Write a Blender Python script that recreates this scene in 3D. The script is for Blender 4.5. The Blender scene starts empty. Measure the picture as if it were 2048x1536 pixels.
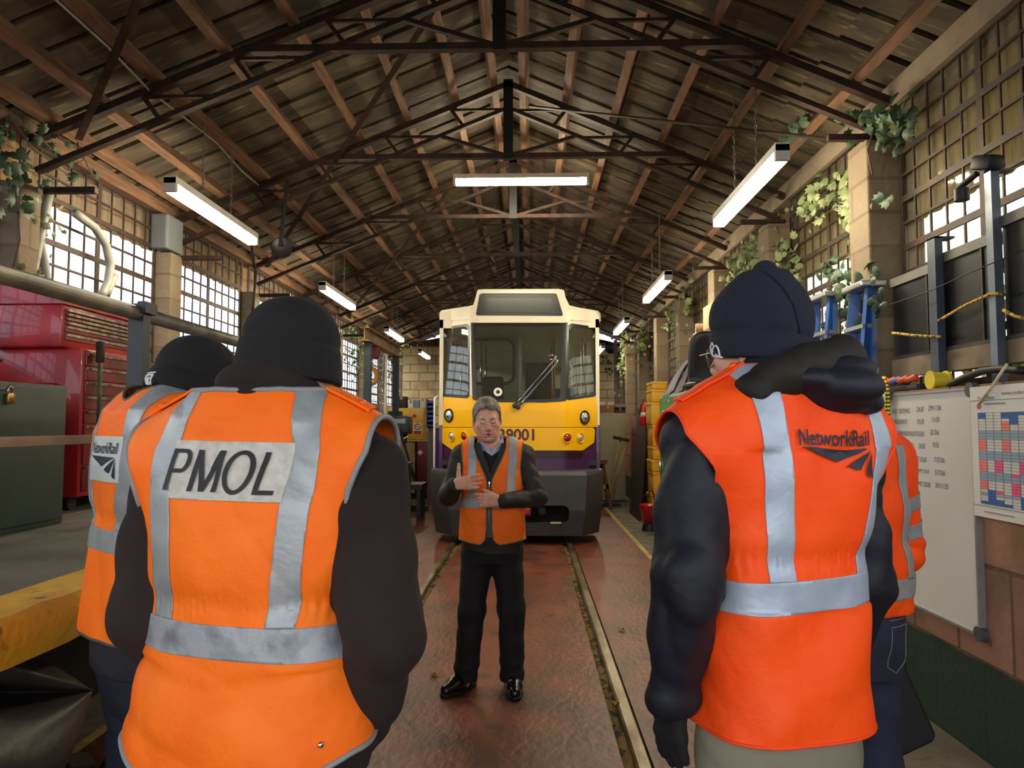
import bpy, bmesh, math, random
import numpy as np
from mathutils import Vector, Matrix, Euler
from mathutils.bvhtree import BVHTree
random.seed(7); NPR = np.random.RandomState(5)
SC = bpy.context.scene; COL = SC.collection
R = math.radians; PI = math.pi
# ------------------------------------------------------------------ camera
EYE = 1.55; F = 1420.0
cam_d = bpy.data.cameras.new('camera'); cam = bpy.data.objects.new('camera', cam_d); COL.objects.link(cam)
cam_d.sensor_width = 36; cam_d.lens = F * 36 / 2048; cam_d.clip_start = .05; cam_d.clip_end = 200
cam.location = (0, 0, EYE)
cam.rotation_euler = (R(90) + math.atan(82 / F), 0, math.atan(36 / F))
SC.camera = cam
_cm = cam.rotation_euler.to_matrix()
def ray(px, py): return _cm @ Vector(((px - 1024) / F, -(py - 768) / F, -1))
def at_y(px, py, Y): d = ray(px, py); return Vector((0, 0, EYE)) + d * (Y / d.y)
def at_x(px, py, X): d = ray(px, py); return Vector((0, 0, EYE)) + d * (X / d.x)
def at_z(px, py, Z): d = ray(px, py); return Vector((0, 0, EYE)) + d * ((Z - EYE) / d.z)
# ------------------------------------------------------------------ materials
def nd(nt, t, **k):
    n = nt.nodes.new(t)
    for a, b in k.items(): setattr(n, a, b)
    return n
MATS = {}
def lin(c):
    if isinstance(c, str):
        c = [int(c[i:i + 2], 16) / 255 for i in (0, 2, 4)]
        c = [x / 12.92 if x <= .04045 else ((x + .055) / 1.055) ** 2.4 for x in c]
    return (c[0], c[1], c[2], 1)
def M(name, col, rough=.6, metal=0., col2=None, scale=6., bump=0., bscale=80., var=None, stretch=(1, 1, 1), lo=.35, hi=.65, emit=None, coat=0., sheen=0., spec=.5, detail=6., col3=None, c3=(.58, .7), c3scale=None):
    """painted / rusty / woven surface: base colour mottled towards col2, fine bump"""
    if name in MATS: return MATS[name]
    m = bpy.data.materials.new(name); m.use_nodes = True; nt = m.node_tree
    b = nt.nodes['Principled BSDF']; b.inputs['Roughness'].default_value = rough; b.inputs['Metallic'].default_value = metal
    b.inputs['Specular IOR Level'].default_value = spec
    b.inputs['Coat Weight'].default_value = coat; b.inputs['Sheen Weight'].default_value = sheen
    c = lin(col); b.inputs['Base Color'].default_value = c; m.diffuse_color = c
    if var is not None: col2 = [x * (1 - var) for x in c[:3]]
    tc = nd(nt, 'ShaderNodeTexCoord'); mp = nd(nt, 'ShaderNodeMapping'); mp.inputs['Scale'].default_value = stretch
    nt.links.new(tc.outputs['Object'], mp.inputs[0])
    last = None
    if col2 is not None:
        nz = nd(nt, 'ShaderNodeTexNoise'); nz.inputs['Scale'].default_value = scale; nz.inputs['Detail'].default_value = detail
        nt.links.new(mp.outputs[0], nz.inputs[0])
        rp = nd(nt, 'ShaderNodeValToRGB'); rp.color_ramp.elements[0].position = lo; rp.color_ramp.elements[1].position = hi
        rp.color_ramp.elements[0].color = lin(col2); rp.color_ramp.elements[1].color = c
        nt.links.new(nz.outputs[0], rp.inputs[0]); last = rp.outputs[0]
        if col3 is not None:
            n3 = nd(nt, 'ShaderNodeTexNoise'); n3.inputs['Scale'].default_value = c3scale or scale * 2.7; n3.inputs['Detail'].default_value = 8
            nt.links.new(mp.outputs[0], n3.inputs[0])
            r3 = nd(nt, 'ShaderNodeMapRange'); r3.inputs[1].default_value = c3[0]; r3.inputs[2].default_value = c3[1]
            nt.links.new(n3.outputs[0], r3.inputs[0])
            mx = nd(nt, 'ShaderNodeMix', data_type='RGBA'); nt.links.new(r3.outputs[0], mx.inputs[0])
            nt.links.new(last, mx.inputs[6]); mx.inputs[7].default_value = lin(col3); last = mx.outputs[2]
        nt.links.new(last, b.inputs['Base Color'])
    if bump:
        n2 = nd(nt, 'ShaderNodeTexNoise'); n2.inputs['Scale'].default_value = bscale; n2.inputs['Detail'].default_value = 4
        nt.links.new(mp.outputs[0], n2.inputs[0])
        bp = nd(nt, 'ShaderNodeBump'); bp.inputs['Strength'].default_value = bump; bp.inputs['Distance'].default_value = .01
        nt.links.new(n2.outputs[0], bp.inputs['Height']); nt.links.new(bp.outputs[0], b.inputs['Normal'])
    if emit:
        b.inputs['Emission Color'].default_value = lin(emit[0]); b.inputs['Emission Strength'].default_value = emit[1]
    MATS[name] = m; return m
def glass(name, tint, alpha, rough=.05, gloss=.5):
    """thin pane: clear see-through mixed with a little gloss and grime"""
    if name in MATS: return MATS[name]
    m = bpy.data.materials.new(name); m.use_nodes = True; nt = m.node_tree; nt.nodes.clear()
    out = nd(nt, 'ShaderNodeOutputMaterial'); tr = nd(nt, 'ShaderNodeBsdfTransparent'); tr.inputs[0].default_value = lin(tint)
    df = nd(nt, 'ShaderNodeBsdfDiffuse'); df.inputs[0].default_value = lin('b8b2a0')
    gl = nd(nt, 'ShaderNodeBsdfGlossy'); gl.inputs['Roughness'].default_value = rough
    lw = nd(nt, 'ShaderNodeLayerWeight'); lw.inputs[0].default_value = .5
    pw = nd(nt, 'ShaderNodeMath', operation='POWER'); nt.links.new(lw.outputs['Facing'], pw.inputs[0]); pw.inputs[1].default_value = 4.
    fr = nd(nt, 'ShaderNodeMath', operation='MULTIPLY_ADD'); nt.links.new(pw.outputs[0], fr.inputs[0]); fr.inputs[1].default_value = gloss * .8; fr.inputs[2].default_value = gloss * .1
    m1 = nd(nt, 'ShaderNodeMixShader'); m1.inputs[0].default_value = alpha
    m2 = nd(nt, 'ShaderNodeMixShader')
    nt.links.new(tr.outputs[0], m1.inputs[1]); nt.links.new(df.outputs[0], m1.inputs[2])
    nt.links.new(fr.outputs[0], m2.inputs[0]); nt.links.new(m1.outputs[0], m2.inputs[1]); nt.links.new(gl.outputs[0], m2.inputs[2])
    nt.links.new(m2.outputs[0], out.inputs[0]); MATS[name] = m; return m
# ------------------------------------------------------------------ objects
def wm(o):
    m = o.matrix_basis.copy()
    return wm(o.parent) @ m if o.parent else m
def tag(o, label=None, cat=None, group=None, kind=None):
    if label: o['label'] = label
    if cat: o['category'] = cat
    if group: o['group'] = group
    if kind: o['kind'] = kind
    return o
def thing(name, label, cat, loc=(0, 0, 0), rz=0., group=None):
    o = bpy.data.objects.new(name, None); COL.objects.link(o); o.empty_display_size = .1
    o.location = loc; o.rotation_euler = (0, 0, rz); return tag(o, label, cat, group)
def link_mesh(name, V, Fc, mat, parent=None, smooth=False, world=True):
    me = bpy.data.meshes.new(name)
    V = np.asarray(V, dtype=float)
    org = Vector((0, 0, 0))
    if parent is not None and world:
        mi = np.array(wm(parent).inverted()); V = V @ mi[:3, :3].T + mi[:3, 3]
    elif parent is None and len(V):
        org = Vector(((V[:, 0].min() + V[:, 0].max()) / 2, (V[:, 1].min() + V[:, 1].max()) / 2, V[:, 2].min()))
        V = V - np.array(org)
    me.from_pydata(V.tolist(), [], [list(map(int, f)) for f in Fc]); me.update()
    o = bpy.data.objects.new(name, me); COL.objects.link(o)
    if parent is not None: o.parent = parent
    else: o.location = org
    for mm in (mat if isinstance(mat, (list, tuple)) else [mat]): me.materials.append(mm)
    if smooth is True: me.shade_smooth()
    elif smooth: me.set_sharp_from_angle(angle=R(smooth)); 
    return o
def copy_tree(o, parent=None):
    c = o.copy(); COL.objects.link(c)
    if parent is not None: c.parent = parent
    for ch in [x for x in bpy.data.objects if x.parent == o]: copy_tree(ch, c)
    return c
class MB:
    """collects shapes, links them as one mesh object"""
    def __init__(s): s.v = []; s.f = []; s.mi = []; s.cur = 0; s.T = None
    def add(s, V, Fc):
        n = len(s.v)
        if s.T is not None: V = [s.T @ Vector(v) for v in V]
        s.v.extend([tuple(v) for v in V]); s.f.extend([[i + n for i in f] for f in Fc]); s.mi.extend([s.cur] * len(Fc)); return s
    def box(s, lo, hi, bev=0.):
        x0, y0, z0 = lo; x1, y1, z1 = hi
        if x0 > x1: x0, x1 = x1, x0
        if y0 > y1: y0, y1 = y1, y0
        if z0 > z1: z0, z1 = z1, z0
        if bev <= 0:
            V = [(x0, y0, z0), (x1, y0, z0), (x1, y1, z0), (x0, y1, z0), (x0, y0, z1), (x1, y0, z1), (x1, y1, z1), (x0, y1, z1)]
            return s.add(V, [(3, 2, 1, 0), (4, 5, 6, 7), (0, 1, 5, 4), (1, 2, 6, 5), (2, 3, 7, 6), (3, 0, 4, 7)])
        b = min(bev, (x1 - x0) * .49, (y1 - y0) * .49, (z1 - z0) * .49)
        bm = bmesh.new(); bmesh.ops.create_cube(bm, size=1)
        for v in bm.verts: v.co = Vector(((x0 + x1) / 2 + v.co.x * (x1 - x0), (y0 + y1) / 2 + v.co.y * (y1 - y0), (z0 + z1) / 2 + v.co.z * (z1 - z0)))
        bmesh.ops.bevel(bm, geom=bm.edges[:], offset=b, segments=2, affect='EDGES', profile=.5)
        bm.verts.index_update(); s.add([v.co[:] for v in bm.verts], [[v.index for v in f.verts] for f in bm.faces]); bm.free(); return s
    def obox(s, c, size, rot=(0, 0, 0), bev=0.):
        T0 = s.T; t = Matrix.Translation(c) @ Euler(rot).to_matrix().to_4x4(); s.T = t if T0 is None else T0 @ t
        h = [q / 2 for q in size]; s.box((-h[0], -h[1], -h[2]), h, bev); s.T = T0; return s
    def bar(s, a, b, w, h, up=(0, 0, 1)):
        a = Vector(a); b = Vector(b); d = (b - a).normalized(); up = Vector(up)
        x = d.cross(up)
        if x.length < 1e-4: x = d.cross(Vector((0, 1, 0)))
        x.normalize(); u = x.cross(d)
        V = [];
        for p in (a, b):
            for sx, su in ((-1, -1), (1, -1), (1, 1), (-1, 1)): V.append(p + x * (w / 2 * sx) + u * (h / 2 * su))
        return s.add(V, [(3, 2, 1, 0), (4, 5, 6, 7), (0, 1, 5, 4), (1, 2, 6, 5), (2, 3, 7, 6), (3, 0, 4, 7)])
    def tube(s, pts, r, n=10, cap=True, closed=False):
        pts = [Vector(p) for p in pts]; k = len(pts); rs = r if isinstance(r, (list, tuple)) else [r] * k
        t0 = (pts[1] - pts[0]).normalized(); x = t0.orthogonal().normalized(); V = []
        for i, p in enumerate(pts):
            if closed: t = (pts[(i + 1) % k] - pts[i - 1]).normalized()
            else: t = (pts[min(i + 1, k - 1)] - pts[max(i - 1, 0)]).normalized()
            x = (x - t * x.dot(t)); x = x.normalized() if x.length > 1e-6 else t.orthogonal().normalized(); y = t.cross(x)
            for j in range(n): a = 2 * PI * j / n; V.append(p + (x * math.cos(a) + y * math.sin(a)) * rs[i])
        Fc = []
        for i in range(k if closed else k - 1):
            i2 = (i + 1) % k
            for j in range(n): j2 = (j + 1) % n; Fc.append((i * n + j, i * n + j2, i2 * n + j2, i2 * n + j))
        if cap and not closed: Fc.append(tuple(range(n))[::-1]); Fc.append(tuple((k - 1) * n + j for j in range(n)))
        return s.add(V, Fc)
    def cyl(s, a, b, r, n=16, r2=None): return s.tube([a, b], [r, r if r2 is None else r2], n)
    def lathe(s, c, axis, prof, n=24):
        """prof: list of (radius, distance along axis)"""
        c = Vector(c); t = Vector(axis).normalized(); x = t.orthogonal().normalized(); y = t.cross(x); V = []; Fc = []
        for (r, h) in prof:
            for j in range(n): a = 2 * PI * j / n; V.append(c + t * h + (x * math.cos(a) + y * math.sin(a)) * max(r, 1e-4))
        for i in range(len(prof) - 1):
            for j in range(n): j2 = (j + 1) % n; Fc.append((i * n + j, i * n + j2, (i + 1) * n + j2, (i + 1) * n + j))
        Fc.append(tuple(range(n))[::-1]); Fc.append(tuple((len(prof) - 1) * n + j for j in range(n)))
        return s.add(V, Fc)
    def prism(s, poly, axis, a, b):
        """poly 2-D outline extruded along axis 'x','y','z' from a to b"""
        def P(u, v, w): return {'x': (w, u, v), 'y': (u, w, v), 'z': (u, v, w)}[axis]
        n = len(poly); V = [P(u, v, a) for u, v in poly] + [P(u, v, b) for u, v in poly]
        Fc = [tuple(range(n))[::-1], tuple(range(n, 2 * n))] + [(i, (i + 1) % n, n + (i + 1) % n, n + i) for i in range(n)]
        return s.add(V, Fc)
    def build(s, name, mat, parent=None, smooth=False, world=True):
        o = link_mesh(name, s.v, s.f, mat, parent, smooth, world)
        if isinstance(mat, (list, tuple)) and len(mat) > 1: o.data.polygons.foreach_set('material_index', s.mi)
        bm = bmesh.new(); bm.from_mesh(o.data); bmesh.ops.recalc_face_normals(bm, faces=bm.faces[:]); bm.to_mesh(o.data); bm.free()
        return o
def rrect(x0, z0, x1, z1, r, n=5):
    P = []
    for cx, cz, a0 in ((x1 - r, z1 - r, 0), (x0 + r, z1 - r, 90), (x0 + r, z0 + r, 180), (x1 - r, z0 + r, 270)):
        for i in range(n + 1): a = R(a0 + 90 * i / n); P.append((cx + r * math.cos(a), cz + r * math.sin(a)))
    return P
def text_mesh(s, size=1., shear=0., bold=0.):
    """outline of a word as flat 2-D mesh (verts Nx2, faces), left-bottom at 0,0"""
    cu = bpy.data.curves.new('t', 'FONT'); cu.body = s; cu.size = size; cu.shear = shear; cu.offset = bold; cu.resolution_u = 4
    o = bpy.data.objects.new('t', cu); COL.objects.link(o); dg = bpy.context.evaluated_depsgraph_get(); dg.update()
    me = bpy.data.meshes.new_from_object(o.evaluated_get(dg)); V = np.array([v.co[:2] for v in me.vertices]); Fc = [list(p.vertices) for p in me.polygons]
    bpy.data.objects.remove(o); bpy.data.curves.remove(cu); bpy.data.meshes.remove(me)
    V = V - V.min(0); return V, Fc
def put_text(name, s, org, ux, uy, width, mat, parent, height=None, lift=.002, bold=0., shear=0.):
    """flat lettering: org = lower left corner, ux/uy = unit directions; width in metres"""
    V, Fc = text_mesh(s, 1., shear, bold); k = width / V[:, 0].max(); ky = (height / V[:, 1].max()) if height else k
    org = Vector(org); ux = Vector(ux).normalized(); uy = Vector(uy).normalized(); n = ux.cross(uy) * lift
    return link_mesh(name, [org + ux * (v[0] * k) + uy * (v[1] * ky) + n for v in V], Fc, mat, parent)
# ================================================================== SETTING
XR = -.2; HR = 3.25; XWL = -3.4; XWR = 2.4; YEND = 18.6
def zroof(x): return EYE + HR - (.41 * (XR - x) if x < XR else .43 * (x - XR))
TY = [2.67 + 1.93 * k for k in range(9)]        # roof trusses and wall pillars
def block_mat(name, c1, c2, mortar, bw, bh, axis, low=None, lowh=.45, grime='5a4a38'):
    m = bpy.data.materials.new(name); m.use_nodes = True; nt = m.node_tree; b = nt.nodes['Principled BSDF']; b.inputs['Roughness'].default_value = .85
    g = nd(nt, 'ShaderNodeNewGeometry'); sp = nd(nt, 'ShaderNodeSeparateXYZ'); cb = nd(nt, 'ShaderNodeCombineXYZ'); L = nt.links.new
    L(g.outputs['Position'], sp.inputs[0]); L(sp.outputs[axis], cb.inputs[0]); L(sp.outputs['Z'], cb.inputs[1])
    br = nd(nt, 'ShaderNodeTexBrick'); L(cb.outputs[0], br.inputs[0]); br.inputs['Scale'].default_value = 1
    br.inputs['Color1'].default_value = lin(c1); br.inputs['Color2'].default_value = lin(c2); br.inputs['Mortar'].default_value = lin(mortar)
    br.inputs['Brick Width'].default_value = bw; br.inputs['Row Height'].default_value = bh; br.inputs['Mortar Size'].default_value = .012; br.inputs['Mortar Smooth'].default_value = .3
    nz = nd(nt, 'ShaderNodeTexNoise'); nz.inputs['Scale'].default_value = 3; nz.inputs['Detail'].default_value = 9; L(g.outputs['Position'], nz.inputs[0])
    mr = nd(nt, 'ShaderNodeMapRange'); mr.inputs[1].default_value = .5; mr.inputs[2].default_value = .8; L(nz.outputs[0], mr.inputs[0])
    mx = nd(nt, 'ShaderNodeMix', data_type='RGBA'); L(mr.outputs[0], mx.inputs[0]); L(br.outputs[0], mx.inputs[6]); mx.inputs[7].default_value = lin(grime)
    last = mx.outputs[2]
    if low:
        n4 = nd(nt, 'ShaderNodeTexNoise'); n4.inputs['Scale'].default_value = 5; L(g.outputs['Position'], n4.inputs[0])
        ad = nd(nt, 'ShaderNodeMath', operation='MULTIPLY_ADD'); L(n4.outputs[0], ad.inputs[0]); ad.inputs[1].default_value = .035; L(sp.outputs['Z'], ad.inputs[2])
        st = nd(nt, 'ShaderNodeMath', operation='LESS_THAN'); L(ad.outputs[0], st.inputs[0]); st.inputs[1].default_value = lowh + .017
        m2 = nd(nt, 'ShaderNodeMix', data_type='RGBA'); L(st.outputs[0], m2.inputs[0]); L(last, m2.inputs[6])
        m3 = nd(nt, 'ShaderNodeMix', data_type='RGBA'); m3.blend_type = 'MULTIPLY'; m3.inputs[0].default_value = .45; m3.inputs[6].default_value = lin(low); L(br.outputs[0], m3.inputs[7])
        m3.inputs[6].default_value = lin(low); L(m3.outputs[2], m2.inputs[7]); last = m2.outputs[2]
    L(last, b.inputs['Base Color'])
    bp = nd(nt, 'ShaderNodeBump'); bp.inputs['Strength'].default_value = .5; bp.inputs['Distance'].default_value = .012
    mu = nd(nt, 'ShaderNodeMath', operation='MULTIPLY_ADD'); L(br.outputs['Fac'], mu.inputs[0]); mu.inputs[1].default_value = -1.
    n5 = nd(nt, 'ShaderNodeTexNoise'); n5.inputs['Scale'].default_value = 30; n5.inputs['Detail'].default_value = 6; L(g.outputs['Position'], n5.inputs[0]); L(n5.outputs[0], mu.inputs[2])
    L(mu.outputs[0], bp.inputs['Height']); L(bp.outputs[0], b.inputs['Normal']); return m
red_floor = M('red_floor_paint', '743b2a', .42, col2='4a2a1f', scale=3.2, lo=.36, hi=.62, col3='2e211a', c3=(.58, .72), c3scale=7, bump=.7, bscale=26, stretch=(1, .6, 1), spec=.5)
grey_floor = M('grey_floor_concrete', '6b6455', .75, col2='4c4639', scale=4, col3='3a3a28', c3=(.55, .75), bump=.4, bscale=40)
yel_line = M('yellow_floor_line', 'b39a45', .6, col2='7d6a3c', scale=9)
steel_dark = M('truss_steel', '2b231d', .62, metal=.55, col2='4a2c1c', scale=14, lo=.3, hi=.6)
rail_steel = M('rail_steel', '8a7f68', .38, metal=.75, col2='55432f', scale=7, lo=.35, hi=.6, bump=.3, bscale=30, stretch=(1, .35, 1))
timber = M('purlin_timber', '7f5b40', .75, col2='4c3323', scale=5, stretch=(4, .5, 4), lo=.3, hi=.65, bump=.3, bscale=40)
roof_m = M('roof_sheet', '5c4f3c', .85, col2='33291d', scale=2.2, lo=.34, hi=.66, col3='7d7350', c3=(.58, .75), c3scale=7, bump=.3, bscale=16, stretch=(.6, 2.6, .6))
dark_bar = M('window_bar_iron', '33302e', .6, metal=.4, col2='4b3120', scale=10)
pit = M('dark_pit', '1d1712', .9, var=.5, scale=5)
# floor ------------------------------------------------------------
RXL, RXR, RH = -1.01, .513, .036
b = MB()
b.box((-2.15, -7, -.2), (RXL - RH, YEND, 0)); b.box((RXL + RH + .055, -7, -.2), (RXR - RH - .055, YEND, 0)); b.box((RXR + RH + .012, -7, -.2), (1.38, YEND, 0))
b.cur = 1; b.box((1.44, -7, -.2), (2.6, YEND, 0)); b.box((-3.6, -7, -.2), (-2.21, YEND, 0)); b.box((RXL - RH, -7, -.3), (RXR + RH + .012, YEND, -.06))
b.cur = 2; b.box((1.38, -7, -.2), (1.44, YEND, .0)); b.box((-2.21, -7, -.2), (-2.15, YEND, 0))
tag(b.build('floor', [red_floor, grey_floor, yel_line]), kind='structure')
for x, lab in ((RXL, 'worn steel rail set in red floor, running under speaker towards left train wheel'), (RXR, 'worn steel rail set in red floor beside the man with black glove')):
    b = MB(); b.prism([(x - RH, -.055), (x + RH, -.055), (x + RH, .01), (x + RH - .01, .022), (x - RH + .01, .022), (x - RH, .01)], 'y', -6.5, YEND - .3)
    o = b.build('track_rail', rail_steel); tag(o, lab, 'rail')
b = MB()
for x0, x1 in ((RXL + RH, RXL + RH + .055), (RXR - RH - .055, RXR - RH), (RXR + RH, RXR + RH + .012)):
    n = 240; V = []; Fc = []
    for i in range(n + 1):
        y = -6 + i * (YEND + 5.5) / n
        for x in (x0, (x0 + x1) / 2, x1): V.append((x, y, -.028 + random.uniform(-.012, .02)))
    for i in range(n):
        for j in range(2): Fc.append((i * 3 + j, i * 3 + j + 1, i * 3 + j + 4, i * 3 + j + 3))
    b.add(V, Fc)
o = b.build('flangeway_dirt', M('dirt', '2e271c', .95, col2='6a5526', scale=14, lo=.55, hi=.4, bump=.8, bscale=60)); tag(o, 'dark dirt packed into the grooves beside the rails', 'dirt', kind='stuff')
# walls ------------------------------------------------------------
wr_mat = block_mat('right_wall_blocks', 'a0765c', '8a6450', '5e4636', .40, .45, 'Y', low='23402f')
wl_mat = block_mat('left_wall_blocks', 'a58b6c', '937a5c', '6a5844', .45, .225, 'Y')
wb_mat = block_mat('end_wall_blocks', 'c9b58e', 'b8a27b', '6e5f48', .45, .225, 'X', grime='8d7a58')
pil_mat = block_mat('pillar_blocks', '7b6b55', '695b48', '655642', .6, .225, 'Y', grime='6b5b48')
b = MB(); b.box((-3.65, -2, 0), (-3.3, YEND, 2.0)); wl = tag(b.build('wall_left', wl_mat), kind='structure')
b = MB(); b.box((2.1, -2, 0), (2.62, YEND, 1.74)); wr = tag(b.build('wall_right', wr_mat), kind='structure')
b = MB(); b.box((-3.65, YEND, 0), (2.62, YEND + .25, 3.62)); wb = tag(b.build('wall_back', wb_mat), kind='structure')
gable = M('gable_board', '4a3424', .8, col2='2a1d14', scale=3, stretch=(6, 1, 1))
b = MB(); b.prism([(-3.65, 3.62), (2.62, 3.62), (2.62, zroof(2.62) - .25), (.9, zroof(.9) - .3), (.9, 4.15), (-1.3, 4.15), (-1.3, zroof(-1.3) - .3), (-3.65, 3.63)], 'y', YEND + .02, YEND + .12); b.build('gable_boards', gable, wb)
for i, y in enumerate(TY):
    b = MB(); zt = zroof(-3.3) - .40
    b.box((-3.46, y - .2, 2.0), (-3.27, y, zt), .012); b.build('pillar', pil_mat, wl)
    b = MB(); zt = zroof(2.3) - .3
    b.box((2.19, y - .02, 1.74), (2.55, y + .26, zt), .012); b.build('pillar', pil_mat, wr)
# eaves plates
b = MB(); b.box((-3.55, -2, zroof(-3.4) + .0), (-3.36, YEND, zroof(-3.4) + .1)); tag(b.build('trim_1', timber), kind='structure')
b = MB(); b.box((2.36, -2, zroof(2.4) - .06), (2.52, YEND, zroof(2.4) + .1)); tag(b.build('trim_2', M('eaves_board', '8b7a66', .7, var=.35, scale=4)), kind='structure')
# windows: bar grids with panes; a weathered sheet backs the top rows
pane_l = glass('pane_left', 'f4f8ff', .06); pane_r = glass('pane_right', 'e6e4d8', .12)
sheet_l = M('weathered_sheet', 'e8c79a', .8, col2='cfa878', scale=6, stretch=(1, 7, .6))
sheet_r = M('translucent_sheet', 'd6c6a0', .7, col2='b3a27c', scale=5, stretch=(1, 9, .5), bump=.3, bscale=12)
for mt, f_ in ((sheet_l, .6), (sheet_r, .6)):
    nt = mt.node_tree; pb = nt.nodes['Principled BSDF']; tl = nd(nt, 'ShaderNodeBsdfTranslucent'); mx = nd(nt, 'ShaderNodeMixShader'); mx.inputs[0].default_value = f_
    src = pb.inputs['Base Color'].links[0].from_socket; nt.links.new(src, tl.inputs[0]); nt.links.new(pb.outputs[0], mx.inputs[1]); nt.links.new(tl.outputs[0], mx.inputs[2]); nt.links.new(mx.outputs[0], nt.nodes['Material Output'].inputs[0])
wn = 0
def grid_window(X, y0, y1, z0, z1, pane, sheet, zs, out, dz=.157, thick=(3, 6)):
    global wn; wn += 1
    fr = MB(); ny = max(2, int(round((y1 - y0) / .17)))
    for i in range(ny + 1):
        y = y0 + (y1 - y0) * i / ny; w = .05 if i in (0, ny, ny // 2) else .013
        fr.box((X - .005, y - w / 2, z0), (X + .005, y + w / 2, z1))
    k = 0; z = z1
    while z > z0 - .01:
        h = .04 if (k % 2 == 0 and k) else .016
        fr.box((X - .007, y0, z - h / 2), (X + .007, y1, z + h / 2)); z -= dz; k += 1
    fr.box((X - .03, y0, z0 - .03), (X + .03, y1, z0 + .02))
    w = tag(fr.build('window_%d' % wn, dark_bar), kind='structure')
    s = 1 if X > 0 else -1
    p = MB(); p.box((X + s * .022, y0, z0), (X + s * .027, y1, z1)); p.build('pane', pane, w)
    q = MB(); n = int((y1 - y0) / .03); V = []; Fc = []
    for i in range(n + 1):
        y = y0 - .05 + (y1 - y0 + .1) * i / n; x = X + s * (out + .012 * math.cos(i * PI / 2.5)); V += [(x, y, zs), (x, y, z1 + .1), (x + s * .008, y, z1 + .1), (x + s * .008, y, zs)]
    for i in range(n):
        for j in range(4): Fc.append((i * 4 + j, i * 4 + (j + 1) % 4, i * 4 + 4 + (j + 1) % 4, i * 4 + 4 + j))
    q.add(V, Fc); q.build('backing_sheet', sheet, w)
for i in range(-1, 8):
    y0 = (TY[i] + .01) if i >= 0 else .8; y1 = TY[i + 1] - .21
    if i >= 0: grid_window(-3.42, y0, y1, 2.0, zroof(-3.42) + .0, pane_l, sheet_l, 3.16, .10)
    y0 = (TY[i] + .27) if i >= 0 else 1.; y1 = TY[i + 1] - .03
    grid_window(2.40, y0, y1, 1.78, zroof(2.4) - .06, pane_r, sheet_r, 2.86, .09)
# roof -------------------------------------------------------------
b = MB(); per = .30
ys = []; y = -4.
while y < YEND + .4:
    ys += [(y, 0.), (y + .272, .012), (y + .274, .085), (y + .297, .085)]; y += per
for xe, steps in ((-3.9, 4), (2.95, 3)):
    for k in range(steps):
        xa = XR + (xe - XR) * k / steps; xb = XR + (xe - XR) * (k + 1.04) / steps
        V = []; Fc = []; n = len(ys)
        for (yy, h) in ys:
            lift = .105 + h - .018 * (k % 2)
            jj = random.uniform(-.006, .006)
            V += [(xa, yy, zroof(xa) + lift + jj), (xb, yy, zroof(xb) + lift + jj)]
        V2 = [(x, yy, z + .012) for x, yy, z in V]; m = len(V)
        for i in range(n - 1):
            a = 2 * i; Fc += [(a, a + 1, a + 3, a + 2), (m + a, m + a + 2, m + a + 3, m + a + 1)]
        b.add(V + V2, Fc)
b.box((XR - .16, -4, zroof(XR) + .15), (XR + .16, YEND + .4, zroof(XR) + .18))
tag(b.build('ceiling', roof_m), kind='structure')
names = ['first', 'second', 'third', 'fourth', 'fifth', 'sixth', 'seventh', 'eighth', 'ninth']
def purlin(x, lab):
    b = MB(); z = zroof(x); s = .41 if x < XR else -.43
    b.T = Matrix.Translation((x, 0, z)) @ Matrix.Rotation(-math.atan(s), 4, 'Y')
    b.box((-.033, -3.8, 0), (.033, YEND, .1)); o = b.build('purlin', timber); tag(o, lab, 'roof purlin', 'timber roof purlins')
for k, d in enumerate((.04, .151, .289, .425, .567, .71, .829, .925)): purlin(XR - d * HR, 'long timber purlin under roof sheets, %s down from ridge on window-lit slope above red chest' % names[k])
for k, d in enumerate((.04, .165, .299, .437, .574, .72)): purlin(XR + d * HR, 'long timber purlin under roof sheets, %s down from ridge on slope above whiteboard' % names[k])
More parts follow.
